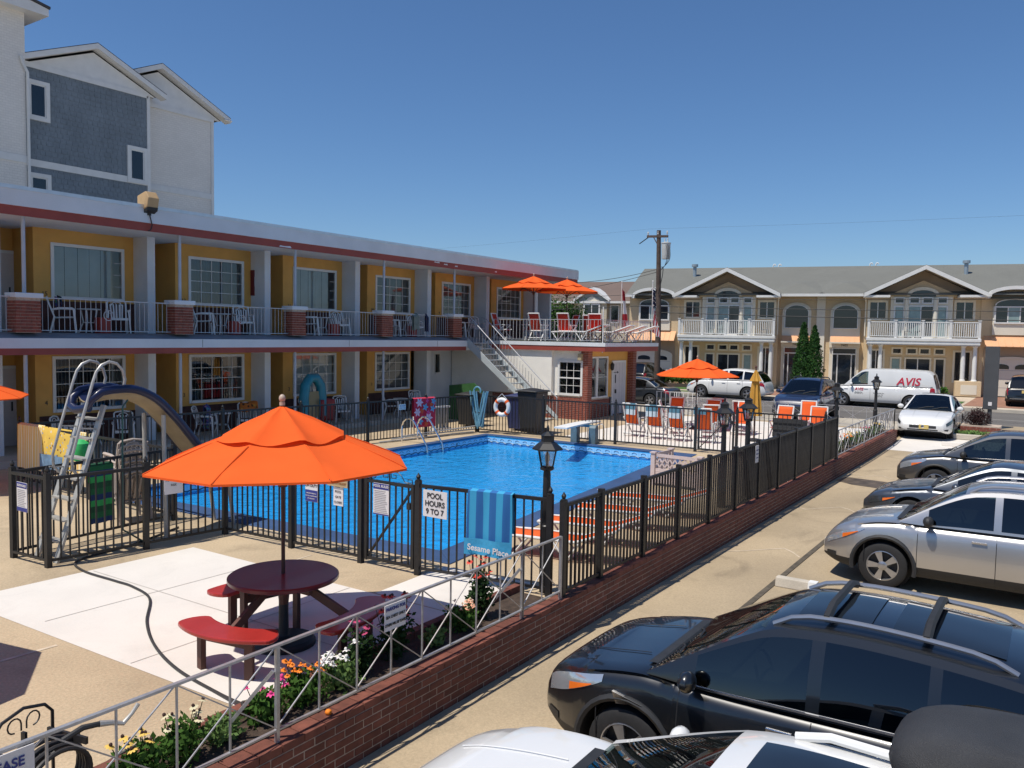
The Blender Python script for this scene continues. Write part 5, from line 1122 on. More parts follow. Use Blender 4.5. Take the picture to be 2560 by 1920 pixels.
c7=car('light silver suv farthest along at the right edge','suv2',nose('suv2',32.6,.9),ROT,PT['silver'],rails=True); c7.location.z=pz(32.6)
c8=car('white sedan facing the camera at the parking lot entrance','sedan',(34.7+4.82*1.08,4.35,-.33),R_(180),PT['white'],group='cars on and by the street',clad=False,scale=1.08,plate=.04,amber=False,sunroof=[(1.9,2.35)])
c9=car('navy blue suv facing the camera behind the lounge chairs','suv',(35.4+4.52*1.05,9.45,-.1),R_(180),PT['navy'],group='cars on and by the street',scale=1.05,rails='black')
c10=car('white suv parked across the street behind the yellow umbrella','suv2',(47.95,18.95-4.57*1.06,-.2),ROT,PT['white'],group='cars on and by the street',scale=1.06,clad=False,rails=False)
c11=car('white rental van with red AVIS lettering parked across the street','van',(48.2,5.35,-.2),ROT,PT['white'],group='cars on and by the street',cls='van',clad=False,amber=False,interior=True)
c12=car('black suv seen from behind in the left townhouse driveway','suv',(50.4,24.1,-.03),0,PT['black'],group='cars on and by the street',rearplate=True)
c13=car('dark sedan parked on the near side of the street behind the office','sedan',(40.0,16.6,-.2),ROT,PT['dark'],group='cars on and by the street',clad=False)
c14=car('black suv seen from behind in the right townhouse driveway','suv',(51.6,1.6,-.03),0,PT['black'],group='cars on and by the street',rearplate=True)
M_avis=mat('avis_red',(.50,.02,.05),.5)
text('AVIS',.56,M_avis,c11,(1.35,.936,1.46),(R_(83.5),0,R_(180)),'lettering',.004,shear=.22,bold=.012)
text('AVIS',.22,M_avis,c11,(3.75,.99,.98),(R_(86),0,R_(180)),'lettering',.004,shear=.22,bold=.004)
for (x,z,s_) in ((3.75,.82,'Rentals Inc.'),(3.75,.75,'732 555 0111'),(2.75,.80,'Avis Rentals Inc.'),(2.75,.71,'Parkway, NJ'),(2.75,.63,'Linden NJ')): text(s_,.085,M_ink,c11,(x,1.006,z),(R_(90),0,R_(180)),'lettering',.002)
# roof box on the white suv
rb=tag(MB().grid(lambda u,v:(lambda a,b:V((.95*math.copysign(abs(math.cos(a))**.5,math.cos(a))*math.sin(b)**.35*1.0,.40*math.copysign(abs(math.sin(a))**.5,math.sin(a))*math.sin(b)**.35,.20+.20*math.cos(b))))(2*math.pi*u,.001+(math.pi-.002)*v),36,14).build('roof_box',mat('textured_black_plastic',(.03,.031,.034),.55,var=.2,vs=3,bump=.5,bs=220),None,True),'black rooftop cargo box on the white suv at the lower right corner','cargo box')
rb.location=(4.62,-.30,1.10); rb.rotation_euler=(0,0,ROT)
# ---------------- umbrellas ----------------
def umbrella(label,loc,r=1.4,zr=1.92,zt=2.52,rot=0,lean=(0,0),base=True,m=None,vent=True,poleb=0,droop=.0,n=8,pm=None,seed=0):
    t=thing('market_umbrella',label,'umbrella',loc,rot,'orange market umbrellas'); m=m or M_orange
    zt_=zt; rnd=random.Random(seed)
    def rim(a,f,z0,z1,R):   # a: angle fraction over ribs, f: 0 rim..1 top
        k=a*n; i=int(math.floor(k)); u=k-i
        A=2*math.pi*i/n; B=2*math.pi*(i+1)/n
        p=V((math.cos(A),math.sin(A),0)).lerp(V((math.cos(B),math.sin(B),0)),u)
        sag=.030*math.sin(math.pi*u)*(1-f)*f*4*R
        rr=R*(1-f); z=z0+(z1-z0)*(f**.92)+.006*math.sin(37*a+11*f+seed)*math.sin(math.pi*f)
        return V((p.x*rr,p.y*rr,z-sag))
    g=MB(); g.grid(lambda a,f:rim(min(a,.99999),f,zr,zt_-.10,r),n*6,8); g.build('canopy',m,t,True,8 if False else 25)
    gv=MB(); gv.grid(lambda a,f:rim(min(a,.99999),f,zr,zr-.035,r) if False else (lambda q:V((q.x*(1.0),q.y*1.0,q.z-.022*f+.0)))(rim(min(a,.99999),0,zr,zt_,r)),n*4,1); gv.build('valance',m,t,True)
    if vent:
        rv=r*.50; z0=zr+(zt_-.10-zr)*.53+.018
        g=MB(); g.grid(lambda a,f:(lambda q:V((q.x,q.y,q.z-.045*abs(math.sin(a*n*math.pi+.1))*(1-f)**2+.014*math.sin(a*43+seed)*(1-f)**2)))(rim(min(a,.99999),f,z0+.02,zt_,rv)),n*10,6); g.build('vent_canopy',m,t,True,50)
    for k in range(n):
        a=2*math.pi*k/n; d=V((math.cos(a),math.sin(a),0))
        MB().tube([d*(r*(1-f))+V((0,0,zr+(zt_-.10-zr)*(f**.92)+.004)) for f in (0,.1,.2,.3,.4,.48)],.006,4).build('seam',m,t)
        MB().bar(d*(r*.99)+V((0,0,zr-.005)),d*.03+V((0,0,zt_-.16)),.018,.026).build('rib',M_brownw,t)
        MB().bar(d*(r*.5)+V((0,0,zr+(zt_-.16-zr)*.5-.02)),d*.03+V((0,0,zr-.18)),.014,.018).build('strut',M_brownw,t)
    MB().cyl((lean[0]*poleb,lean[1]*poleb,poleb),(0,0,zt_+.02),.021,n=10).build('pole',pm or M_pole,t,True)
    MB().cyl((0,0,zr-.24),(0,0,zr-.12),.05,n=10).build('runner',M_brownw,t)
    f=MB(); f.cyl((0,0,zt_),(0,0,zt_+.035),.03); f.ell((0,0,zt_+.075),.035,.035,.045,12,8); f.build('finial',mat('worn_finial',(.45,.36,.28),.5),t,True)
    if base: MB().lathe((0,0,0),[(.34,0),(.34,.04),(.31,.075),(.07,.10),(.055,.12),(.05,.48),(.03,.50)],24).build('base',M_rubber,t,True)
    return t
um1=umbrella('big orange umbrella over the red picnic table in the foreground',(5.87,6.88,0),1.40,1.96,2.60,R_(23),seed=1)
um1.rotation_euler=(R_(-1.0),R_(1.2),R_(23))
umbrella('orange umbrella whose tip enters at the left edge by the motel',(7.52,18.95,0),1.4,1.92,2.5,R_(-56),seed=2)
umbrella('orange umbrella outside the left edge seen only by its shadow',(2.05,9.3,0),1.4,1.92,2.5,R_(-56),seed=3)
ud1=umbrella('left orange umbrella on the office sun deck',(30.5,19.45,3.16),1.5,2.25,2.82,R_(12),seed=4)
ud2=umbrella('right orange umbrella on the office sun deck',(32.3,18.8,3.16),1.5,2.2,2.78,R_(5),seed=5)
ul=umbrella('orange umbrella over the front lounge chairs near the street',(29.3,11.35,0),1.55,1.98,2.62,R_(8),seed=6)
t=thing('closed_umbrella','closed mustard yellow umbrella among the lounge chairs','umbrella',(27.0,8.42,0))
MB().grid(lambda u,v:(lambda a,r_,z:V((r_*math.cos(a),r_*math.sin(a),z)))(2*math.pi*u,(.06+.15*(1-v)**.8)*(1+.22*math.cos(u*8*2*math.pi)),.85+1.45*v),48,10).build('canopy',M_must,t,True,60)
MB().grid(lambda u,v:(lambda a,r_,z:V((r_*math.cos(a),r_*math.sin(a),z)))(2*math.pi*u,(.03+.15*(1-v))*(1+.18*math.cos(u*8*2*math.pi+1)),2.0+.36*v),48,5).build('vent_canopy',M_must,t,True,60)
MB().cyl((0,0,0),(0,0,2.45),.024).build('pole',M_brownw,t); MB().ell((0,0,2.47),.04,.04,.05).build('finial',M_brownw,t); MB().lathe((0,0,0),[(.28,0),(.28,.06),(.06,.1)],16).build('base',M_rubber,t)
# ---------------- round picnic table ----------------
pt_=thing('picnic_table','round maroon picnic table with curved red benches','picnic table',(5.87,6.88,0),R_(0))
MB().lathe((0,0,.72),[(.56,0),(.585,.012),(.585,.045),(.57,.056)],48).build('table_top',M_maroon,pt_,True,30)
for k,a in enumerate((165,75,-15,-105)):
    if k==3: continue
for k,a in enumerate((190,68,-73)):
    a0=R_(a); r0,r1=.76,1.09; hw_=R_(31)
    prof=[]
    def arc(r,s0,s1,n=18): return [(r*math.cos(a0+s0+(s1-s0)*i/n),r*math.sin(a0+s0+(s1-s0)*i/n)) for i in range(n+1)]
    def rr(u): return 0
    inn=arc(r0,-hw_,hw_); out=arc(r1,hw_,-hw_)
    def endcap(s):  # round the bench ends
        c=V(((r0+r1)/2*math.cos(a0+s*hw_),(r0+r1)/2*math.sin(a0+s*hw_))); rad=(r1-r0)/2; b=a0+s*hw_
        tdir=V((-math.sin(b),math.cos(b)))*s; rd=V((math.cos(b),math.sin(b)))
        return [tuple(c-rd*rad*math.cos(math.pi*i/8)+tdir*rad*.55*math.sin(math.pi*i/8)) for i in range(1,8)] if s>0 else [tuple(c+rd*rad*math.cos(math.pi*i/8)+tdir*rad*.55*math.sin(math.pi*i/8)) for i in range(1,8)]
    poly=inn+endcap(1)+out+endcap(-1)
    sb=MB().prism(poly,'z',.405,.45).build('bench',M_bench,pt_,bevel=.012)
    for s in (-.62,.62):
        b=a0+s*hw_; c=V((0.93*math.cos(b),0.93*math.sin(b),0)); MB().bar(c,c+V((0,0,.405)),.085,.055,up=(math.cos(b),math.sin(b),0)).build('leg',M_brownw,pt_)
    p=V((0.93*math.cos(a0-.62*hw_),0.93*math.sin(a0-.62*hw_),.35)); q=V((0.93*math.cos(a0+.62*hw_),0.93*math.sin(a0+.62*hw_),.35)); MB().bar(p,q,.04,.09).build('bench_rail',M_brownw,pt_)
    m_=(p+q)/2; MB().bar(m_,V((.24*math.cos(a0),.24*math.sin(a0),.68)),.04,.09).build('brace',M_brownw,pt_)
for a in (130,30,-90):
    c=V((.42*math.cos(R_(a)),.42*math.sin(R_(a)),0)); 
    if a!=-90: MB().bar(c*1.0,c+V((0,0,.72)),.075,.05).build('leg',M_brownw,pt_)
    MB().bar(V((0,0,.66)),c+V((0,0,.66)),.05,.08).build('apron',M_brownw,pt_)
MB().bar((.42*math.cos(R_(130)),.42*math.sin(R_(130)),.5),(.42*math.cos(R_(30)),.42*math.sin(R_(30)),.5),.04,.09).build('stretcher',M_brownw,pt_)
MB().lathe((0,0,.45),[(.05,0),(.06,.1),(.09,.2),(.16,.27)],8).build('pole_collar',M_brownw,pt_)
# ---------------- lamp posts ----------------
G_lan=glass('lantern_glass',(.8,.82,.82),.08)
def lamp(label,x,y=5.56,h=2.12,z=0.0):
    t=thing('lamp_post',label,'lamp post',(x,y,z),0,'black lantern lamp posts')
    b=h-.5
    MB().lathe((0,0,0),[(.075,0),(.075,b*.55),(.06,b*.56),(.055,b*.6),(.05,b-.05),(.045,b)],12).build('post',M_black,t,True,30)
    MB().lathe((0,0,b),[(.05,0),(.095,.02),(.095,.05),(.07,.06)],8).build('lantern_base',M_black,t)
    for k in range(6):
        a=R_(60*k+30); MB().bar((.085*math.cos(a),.085*math.sin(a),b+.05),(.135*math.cos(a),.135*math.sin(a),b+.29),.014).build('lantern_bar',M_black,t)
        c=R_(60*k+90); p=[(.083*math.cos(a),.083*math.sin(a),b+.05),(.083*math.cos(c),.083*math.sin(c),b+.05),(.132*math.cos(c),.132*math.sin(c),b+.29),(.132*math.cos(a),.132*math.sin(a),b+.29)]
        MB().add(p,[(0,1,2,3)]).build('pane',G_lan,t)
    MB().lathe((0,0,b+.29),[(.15,0),(.20,-.01),(.20,.01),(.12,.08),(.085,.10),(.085,.17),(.095,.18),(.05,.21),(.02,.23),(.022,.27),(.006,.32)],6).build('lantern_roof',M_black,t)
    MB().lathe((0,0,b+.06),[(.02,0),(.022,.05),(.035,.10),(.03,.16),(.008,.2)],10).build('bulb',mat('lamp_bulb',(.8,.75,.72),.3),t,True)
for x,l in ((9.13,'black lantern lamp post beside the blue striped towel'),(15.9,'black lantern lamp post in front of the far pool gate'),(17.4,'black lantern lamp post in front of the closed yellow umbrella'),(25.7,'black lantern lamp post in front of the navy car'),(31.9,'black lantern lamp post nearest the street in front of the white van')): lamp(l,x)
# ---------------- white resin chairs ----------------
def resin_chair(label,loc,rz,m=None,round_=False):
    m=m or M_wplas; t=thing('resin_armchair',label,'chair',loc,rz,'white resin armchairs')
    MB().grid(lambda u,v:V(((u-.5)*.46,-.24+.46*v,.415-.02*math.sin(math.pi*u)-.02*v)),6,6).build('seat',m,t,True,solid=.02)
    MB().box(-.24,-.255,.36,.24,-.235,.42).build('seat_rim',m,t)
    for sx in (-1,1):
        MB().bar((sx*.25,-.24,.61),(sx*.29,-.29,0),.05,.035).build('leg',m,t); MB().bar((sx*.25,.20,.42),(sx*.27,.30,0),.05,.035).build('leg',m,t)
        MB().tube([(sx*.25,-.26,.60),(sx*.275,-.2,.63),(sx*.275,.1,.63),(sx*.25,.24,.60)],[.022,.03,.028,.02],6).build('armrest',m,t,True)
        MB().bar((sx*.23,.20,.40),(sx*.235,.36,.86),.04,.03).build('back_stile',m,t)
    for k in range(5):
        x=-.155+.0775*k; MB().bar((x*.85,.215,.42),(x,.35,.80),.036,.014).build('back_slat',m,t)
    MB().tube([(-.24,.35,.84),(-.2,.365,.89),(0,.37,.92),(.2,.365,.89),(.24,.35,.84)],.022,6).build('back_top',m,t,True)
    MB().tube([(-.13,.345,.78),(-.08,.355,.85),(0,.36,.87),(.08,.355,.85),(.13,.345,.78)],.014,5).build('back_arch',m,t,True)
    return t
rc0=None
def put_chair(label,loc,rz):
    global rc0
    if rc0 is None: rc0=resin_chair(label,loc,rz); return rc0
    return dup(rc0,loc,rz,label)
tb0=None
def put_table(label,loc):
    global tb0
    if tb0 is None:
        tb0=t=thing('resin_table',label,'table',loc,0,'white resin side tables'); MB().lathe((0,0,.62),[(.28,0),(.30,.015),(.29,.03)],20).build('table_top',M_wplas,t,True)
        for k in range(4): a=R_(45+90*k); MB().tube([(.2*math.cos(a),.2*math.sin(a),.62),(.14*math.cos(a),.14*math.sin(a),.3),(.26*math.cos(a),.26*math.sin(a),0)],.02,5).build('leg',M_wplas,t,True)
        MB().tube([(.15*math.cos(R_(q)),.15*math.sin(R_(q)),.28) for q in range(0,360,30)],.012,5,closed=True).build('ring_brace',M_wplas,t); return t
    return dup(tb0,loc,0,label)
ORD=['first','second','third','fourth','fifth','sixth']
for k in range(5):
    x0=CX(k)
    put_chair(f'white armchair left of the table in the {ORD[k]} upper balcony bay from the left',(x0+.12,21.55,3.25),R_(62))
    if k<4 or True: put_chair(f'white armchair right of the table in the {ORD[k]} upper balcony bay from the left',(x0+1.62,21.6,3.25),R_(-25 if k!=2 else -20))
    put_table(f'small white table between the chairs in the {ORD[k]} upper balcony bay from the left',(x0+.9,21.75,3.25))
for k in range(4):
    x0=CX(k); 
    put_chair(f'white armchair left of the table outside the {ORD[k]} ground floor window from the left',(x0+.2,21.55,.15),R_(40))
    put_chair(f'white armchair right of the table outside the {ORD[k]} ground floor window from the left',(x0+1.75,21.6,.15),R_(-30))
    put_table(f'small white table outside the {ORD[k]} ground floor window from the left',(x0+.98,21.8,.15))
M_bucket=mat('red_bucket',(.30,.03,.02),.5)
for k in range(4): tag(MB().box(-.16,-.14,0,.16,.14,.42).build('waste_bin',M_bucket,None,loc=(CX(k)+1.0,21.25,3.25),bevel=.02),f'red waste bin beside the table in the {ORD[k]} upper balcony bay from the left','bin','red waste bins on the balcony')
M_multi=voro('towel_multi',(.05,.07,.22),[(.05,.30,.35),(.10,.28,.06),(.35,.12,.25)],6,.3)
def drape(name,label,loc,rz,w_,h,m,cat='towel',bulge=.05,seed=0):
    g=MB(); g.grid(lambda u,v:V(((u-.5)*w_*(1+.05*math.sin(v*5+seed)),(-.05 if v<.5 else .05)+bulge*math.sin(u*8+seed)*.4,(-abs(v-.5)*2*h)+.03*math.sin(u*6+seed))),14,12)
    o=g.build(name,m,None,True); o.location=loc; o.rotation_euler=(0,0,rz); return tag(o,label,cat)
drape('beach_towel','dark and teal towel bundled on the first upper balcony chair',(CX(0)-.02,21.5,4.18),R_(70),.55,.22,M_multi,seed=1)
drape('beach_towel','blue and green patterned towel on the chair beside number 3',(CX(1)+.2,21.5,1.1),R_(45),.55,.7,M_multi,seed=2)
drape('beach_towel','orange and brown towel on a chair below the second window',(CX(1)+1.75,21.5,1.12),R_(-30),.55,.3,voro('towel_tiger',(.45,.13,.02),[(.05,.02,.01),(.5,.25,.04)],7,.28),seed=3)
drape('beach_towel','grey green towel hung over the fourth upper balcony rail',(CX(3)+.55,20.68,4.14),0,.35,.62,mat('sage_cloth',(.16,.20,.18),.95,var=.2,vs=6),seed=4)
drape('dark_garment','navy garment hung over the fourth upper balcony rail',(CX(3)+1.2,20.68,4.14),0,.16,.7,mat('navy_cloth',(.02,.025,.06),.95),'clothing',seed=5)
drape('dark_garment','dark garment on the left chair of the fourth upper bay',(CX(3)-.25,21.4,4.2),R_(60),.4,.2,mat('grey_cloth',(.10,.10,.11),.95),'clothing',seed=7)
t=thing('teal_float','teal inflatable arch standing below the third ground floor window','pool float',(19.35,21.2,.15))
MB().tube([(-.38,0,.35),(-.40,0,1.0),(-.34,0,1.4),(-.15,0,1.66),(.12,0,1.66),(.34,0,1.4),(.40,0,1.0),(.38,0,.35)],.17,12).build('ring',mat('teal_vinyl',(.02,.22,.30),.35,var=.1),t,True)
MB().box(-.3,-.05,.3,.3,.05,1.2).build('seat_panel',mat('clear_vinyl',(.25,.22,.12),.4),t)
tag(MB().grid(lambda u,v:V(((u-.5)*.6,.25*math.sin(u*3),.8*v*(1-.15*abs(u-.5)))),10,8).build('red_cushion',mat('red_vinyl',(.3,.03,.03),.5),None,True,loc=(19.9,21.0,.3),solid=.12),'red float cushion leaning beside the teal inflatable','cushion')
# stacked resin chairs by the slide
M_tanp=mat('taupe_plastic',(.50,.42,.36),.5,var=.08,vs=5)
sc0=resin_chair('taupe resin chair at the bottom of the stack by the slide',(8.15,13.62,0),R_(170),M_tanp); sc0['group']='stacked resin chairs by the slide'
for k in range(1,7): dup(sc0,(8.15-.012*k,13.62,.095*k),R_(170),f'taupe resin chair, {ORD[k-1]} above the lowest in the stack by the slide' if k<6 else 'taupe resin chair on top of the stack by the slide')
MB().grid(lambda u,v:V(((u-.5)*.5*math.sin(.9+v*1.2)*1.05,.33+.05*v,.55+.42*v)),8,8)
# ---------------- orange sling chairs and loungers ----------------
def sling_chair(label,loc,rz,m,grp):
    t=thing('sling_chair',label,'chair',loc,rz,grp); f=M_wplas
    MB().grid(lambda u,v:V(((u-.5)*.46,.22+.24*v,.42+.70*v-.03*math.sin(math.pi*v))),4,8).build('back_sling',m,t,True,solid=.012); MB().grid(lambda u,v:V(((u-.5)*.46,-.26+.46*v,.44-.03*math.sin(math.pi*v))),4,6).build('seat_sling',m,t,True,solid=.012)
    for sx in (-1,1):
        MB().tube([(sx*.26,.20,.38),(sx*.26,.34,.75),(sx*.26,.47,1.14)],.028,8).build('back_stile',f,t,True); MB().tube([(sx*.26,.24,.42),(sx*.26,-.30,.46)],.026,8).build('seat_rail',f,t,True)
        MB().bar((sx*.30,.34,.66),(sx*.31,-.22,.66),.06,.03).build('armrest',f,t,bevel=.01)
        MB().tube([(sx*.30,-.2,.65),(sx*.30,.12,.35),(sx*.30,.34,0)],.024,8).build('leg',f,t,True); MB().tube([(sx*.30,.32,.65),(sx*.30,.0,.35),(sx*.30,-.30,0)],.024,8).build('leg',f,t,True)
    for p,q in (((-.27,.47,1.14),(.27,.47,1.14)),((-.26,.24,.42),(.26,.24,.42)),((-.30,.33,.12),(.30,.33,.12)),((-.30,-.28,.12),(.30,-.28,.12))): MB().tube([p,q],.026,8).build('crossbar',f,t,True)
    return t
def lounger(label,loc,rz,m,grp,back=22):
    t=thing('sun_lounger',label,'sun lounger',loc,rz,grp); f=M_wplas; b=R_(back); hx=.55
    bp=lambda s:V((hx+s*math.cos(b),0,.40+s*math.sin(b)))
    MB().grid(lambda u,v:V((-1.0+(hx+1.0)*u,(v-.5)*.52,.41-.012*math.sin(math.pi*u*3))),8,3).build('seat_sling',m,t,True,solid=.012); MB().grid(lambda u,v:bp(.02+.78*u)+V((0,(v-.5)*.52,.01)),6,3).build('back_sling',m,t,True,solid=.012)
    for sy in (-1,1):
        y=sy*.31
        MB().tube([(-1.02,y,.38),(-.6,y,.40),(0,y,.40),(hx,y,.40)],.032,8).build('side_rail',f,t,True); MB().tube([bp(0)+V((0,y,0)),bp(.82)+V((0,y,0))],.030,8).build('back_rail',f,t,True)
        for x0,x1,x2 in ((-1.0,-.72,-.42),(.1,.38,.62)): MB().tube([(x0,y,.38),(x1,y,.02),(x2,y,.38)],.028,8).build('leg',f,t,True)
    for x,z in ((-1.02,.38),(-.72,.03),(.38,.03)): MB().tube([(x,-.31,z),(x,.31,z)],.026,8).build('crossbar',f,t,True)
    MB().tube([bp(.82)+V((0,-.31,0)),bp(.82)+V((0,.31,0))],.026,8).build('crossbar',f,t,True)
    return t
GS='red sling chairs on the sun deck'
ch0=sling_chair('red sling chair third from the left on the sun deck, back to the railing',(29.35,18.4,3.16),R_(90),M_redS,GS)
DK=[((28.9,20.15),-170,'red sling chair at the far left of the sun deck, seen from the side'),((31.2,20.2),-40,'red sling chair behind the left deck umbrella pole'),((31.4,18.4),60,'red sling chair left of the right deck umbrella pole'),((29.1,17.05),-88,'red sling chair with white frame in the middle of the sun deck railing'),((31.9,17.6),-60,'red sling chair right behind the middle one on the sun deck'),((30.0,16.2),-70,'red sling chair nearest the loungers on the sun deck')]
for (x,y),a,l in DK: dup(ch0,(x+.3,y,3.16),R_(a+180),l)
t=thing('deck_table','white round table between the sun deck chairs','table',(30.3,19.3,3.16)); MB().lathe((0,0,.66),[(.5,0),(.52,.02),(.5,.04)],20).build('table_top',M_wplas,t)
for k in range(4): a=R_(45+90*k); MB().bar((.3*math.cos(a),.3*math.sin(a),.66),(.36*math.cos(a),.36*math.sin(a),0),.04).build('leg',M_wplas,t)
lg0=lounger('orange sun lounger lying lengthwise along the sun deck railing',(29.15,16.45,3.16),R_(-90),M_orangeS,'orange sun loungers on the sun deck',20)
for i,(x,y,l) in enumerate(((29.6,15.75,'second orange lounger back from the railing on the sun deck'),(30.5,15.6,'third orange lounger back from the railing on the sun deck'),(31.4,15.5,'orange lounger at the far right of the sun deck'))): dup(lg0,(x+.3,y,3.16),R_(-80),l)
LG='orange sun loungers beside the pool'
for i,(x,y,a,l) in enumerate(((11.85,6.38,-78,'orange sun lounger nearest the gate end behind the wall fence'),(13.15,6.4,-74,'second orange sun lounger along the wall fence'),(14.45,6.4,-76,'orange sun lounger third along the wall fence'),(10.7,6.38,-80,'white framed lounger partly behind the striped towel'))): dup(lg0,(x,y,0),R_(a),l,.8,group=LG)
GL='orange sling chairs on the front lounge slab'
cl0=sling_chair('orange sling chair at the left end of the front row behind the far fence',(25.6,12.05,.0),R_(85),M_orangeS,GL)
for (x,y),a,l in [((25.45,11.2),-85,'second orange sling chair from the left in the front row'),((25.45,10.4),-92,'third orange sling chair from the left in the front row'),((25.5,9.55),-80,'orange sling chair just left of the far pool gate'),((28.6,11.95),95,'orange sling chair facing the camera left of the lounge umbrella pole'),((28.5,10.55),88,'orange sling chair facing the camera right of the lounge umbrella pole'),((28.4,9.3),92,'orange sling chair facing the camera left of the yellow umbrella'),((27.7,7.75),85,'orange sling chair right of the closed yellow umbrella'),((28.2,6.7),95,'orange sling chair beside the last lamp posts'),((27.0,10.0),-60,'orange sling chair turned sideways between the two lounge rows'),((27.2,11.4),200,'orange sling chair behind the front row left of the gate'),((30.6,7.6),100,'orange sling chair farthest back by the street railing')]: dup(cl0,(x,y,0),R_(a+180),l)
cl1=sling_chair('red sling chair under the lounge umbrella, back to the camera',(30.2,10.6,0),R_(90),M_redS,'red sling chairs on the lounge slab'); dup(cl1,(29.4,9.6,0),R_(95),'red sling chair right of the lounge umbrella')
M_tb=mat('teal_towel',(.09,.22,.30),.95,var=.1,vs=8); M_tw=mat('pale_towel',(.52,.62,.68),.95,var=.06)
for i,(x,y,a) in enumerate(((25.1,12.05,-95),(24.95,11.2,-85),(24.95,10.4,-92),(25.0,9.55,-80))):
    o=MB().grid(lambda u,v:V(((u-.5)*.42,.0+.03*math.sin(u*6+i),-.22+.22*v)),6,3).build('draped_towel',M_tb,None,True); o.location=(x,y,1.17); o.rotation_euler=(0,0,R_(a)); tag(o,f'towel with teal top on the {ORD[i]} chair back of the front lounge row','towel','towels on the lounge chairs')
    if i!=3: MB().grid(lambda u,v:V(((u-.5)*.42,-.01+.03*math.sin(u*6+i),-.40+.18*v)),6,3).build('pale_half',M_tw,o,True)
t=thing('barbecue_box','black slatted box between the lounge chairs on the right','planter box',(26.3,7.05,0)); MB().box(-.3,-.45,0,.3,.45,.85).build('box',M_rubber,t)
for z in (.12,.34,.56,.78): bx('slat',M_clad,t,-.33,-.47,z,-.3,.47,z+.14)
# ---------------- pool slide ----------------
sl_=thing('pool_slide','navy pool slide with aluminium ladder inside the fenced pen','slide',(0,0,0))
path=[(6.62,2.27),(6.9,2.31),(7.25,2.29),(7.6,2.12),(7.95,1.78),(8.3,1.36),(8.65,.99),(9.0,.75),(9.4,.62),(9.9,.53)]
import bisect
def spath(u):
    k=u*(len(path)-1); i=min(int(k),len(path)-2); return interp(path,path[i][0]+(path[i+1][0]-path[i][0])*(k-i)),path[i][0]+(path[i+1][0]-path[i][0])*(k-i)
yc=12.18
def fl(u,v):
    z,x=spath(u); a=(v-.5)*2; return V((x,yc+.27*a,z+.14*abs(a)**3))
MB().grid(fl,36,10).build('flume',M_tanfib,sl_,True,60,solid=.03)
for s in (-1,1):
    pts=[V((6.5,yc+s*.20,2.18)),V((6.55,yc+s*.26,2.33))]+[fl(i/36,0 if s<0 else 1)+V((0,s*.02,.02)) for i in range(1,37)]
    MB().tube(pts,[.055,.065]+[.065]*34+[.055,.04],10).build('side_rail',M_slideb,sl_,True)
MB().grid(lambda u,v:fl(u,v)+V((0,0,.022)),36,8).build('flume_lining',M_slideb,sl_,True,60)
MB().tube([(6.52,yc-.25,2.21),(6.47,yc,2.17),(6.52,yc+.25,2.21)],.065,10).build('entry_lip',M_slideb,sl_,True)
for s in (-1,1):
    y=yc+s*.27
    MB().bar((6.0,y,0),(6.74,y,2.24),.035,.11,up=(0,1,0)).build('ladder_stringer',M_alu,sl_)
    MB().tube([(6.34,y,1.22),(6.26,y,1.32),(6.25,y,1.5),(6.38,y,1.95),(6.58,y,2.6),(6.63,y,2.74),(6.71,y,2.84),(6.83,y,2.89),(6.95,y,2.86),(7.04,y,2.76),(7.08,y,2.62),(7.04,y,2.42)],.022,8).build('handrail',M_alu,sl_,True)
    for z in (1.32,1.92): MB().bar((6.25+.30*(z-1.5),y,z),(6.0+.33*z,y,z-.03),.02).build('rail_bracket',M_alu,sl_)
    MB().cyl((7.75,y,0),(7.72,y,2.02),.035).build('support_leg',M_alu,sl_,True)
    MB().cyl((9.05,y,.0),(8.95,y,.80),.035).build('support_leg',M_alu,sl_,True)
MB().bar((7.74,yc-.27,1.0),(7.74,yc+.27,1.0),.04).build('cross_tie',M_alu,sl_)
for k in range(7):
    z=.28+.29*k; x=6.0+.33*z; MB().box(x-.07,yc-.26,z,x+.06,yc+.26,z+.025).build('step',M_alu,sl_)
MB().tube([(7.1,yc-.3,2.3),(7.0,yc-.33,2.2),(6.98,yc-.33,1.0),(7.0,yc-.3,.3),(7.4,yc-.2,.02)],.014,6).build('water_hose',mat('green_hose',(.04,.11,.09),.5),sl_,True)
# ---------------- bins, rings, hoses ----------------
def wheelie(label,loc,rz,m,h=1.12,w_=.62):
    t=thing('wheelie_bin',label,'bin',loc,rz,'wheeled bins by the far fence'); MB().hexa([(-w_*.4,-w_*.38,.06),(w_*.4,-w_*.38,.06),(w_*.4,w_*.38,.06),(-w_*.4,w_*.38,.06)],[(-w_*.5,-w_*.5,h-.1),(w_*.5,-w_*.5,h-.1),(w_*.5,w_*.5,h-.1),(-w_*.5,w_*.5,h-.1)]).build('bin_body',m,t,bevel=.03)
    MB().grid(lambda u,v:V(((u-.5)*w_*1.12,(v-.5)*w_*1.15,h-.08+.09*math.sin(math.pi*u)*math.sin(math.pi*v))),8,8).build('lid',m,t,True,solid=.04)
    MB().cyl((-w_*.5,w_*.55,h-.06),(w_*.5,w_*.55,h-.06),.02).build('handle',m,t)
    for s in (-1,1): MB().cyl((s*w_*.42-.03,w_*.42,.1),(s*w_*.42+.03,w_*.42,.1),.1,n=14).build('wheel',M_rubber,t)
M_bin=mat('black_bin',(.022,.022,.022),.55,var=.15,vs=6); M_binb=mat('navy_bin',(.02,.03,.10),.55,var=.15,vs=6)
wheelie('tall black wheeled bin behind the far pool fence',(23.75,15.1,0),R_(-90),M_bin,1.55,.78); wheelie('dark blue wheeled bin behind the life ring',(24.3,16.0,0),R_(-90),M_binb,1.3,.75); wheelie('black wheeled bin left of the blue hoses',(24.1,18.1,0),R_(-90),M_bin,1.25,.7)
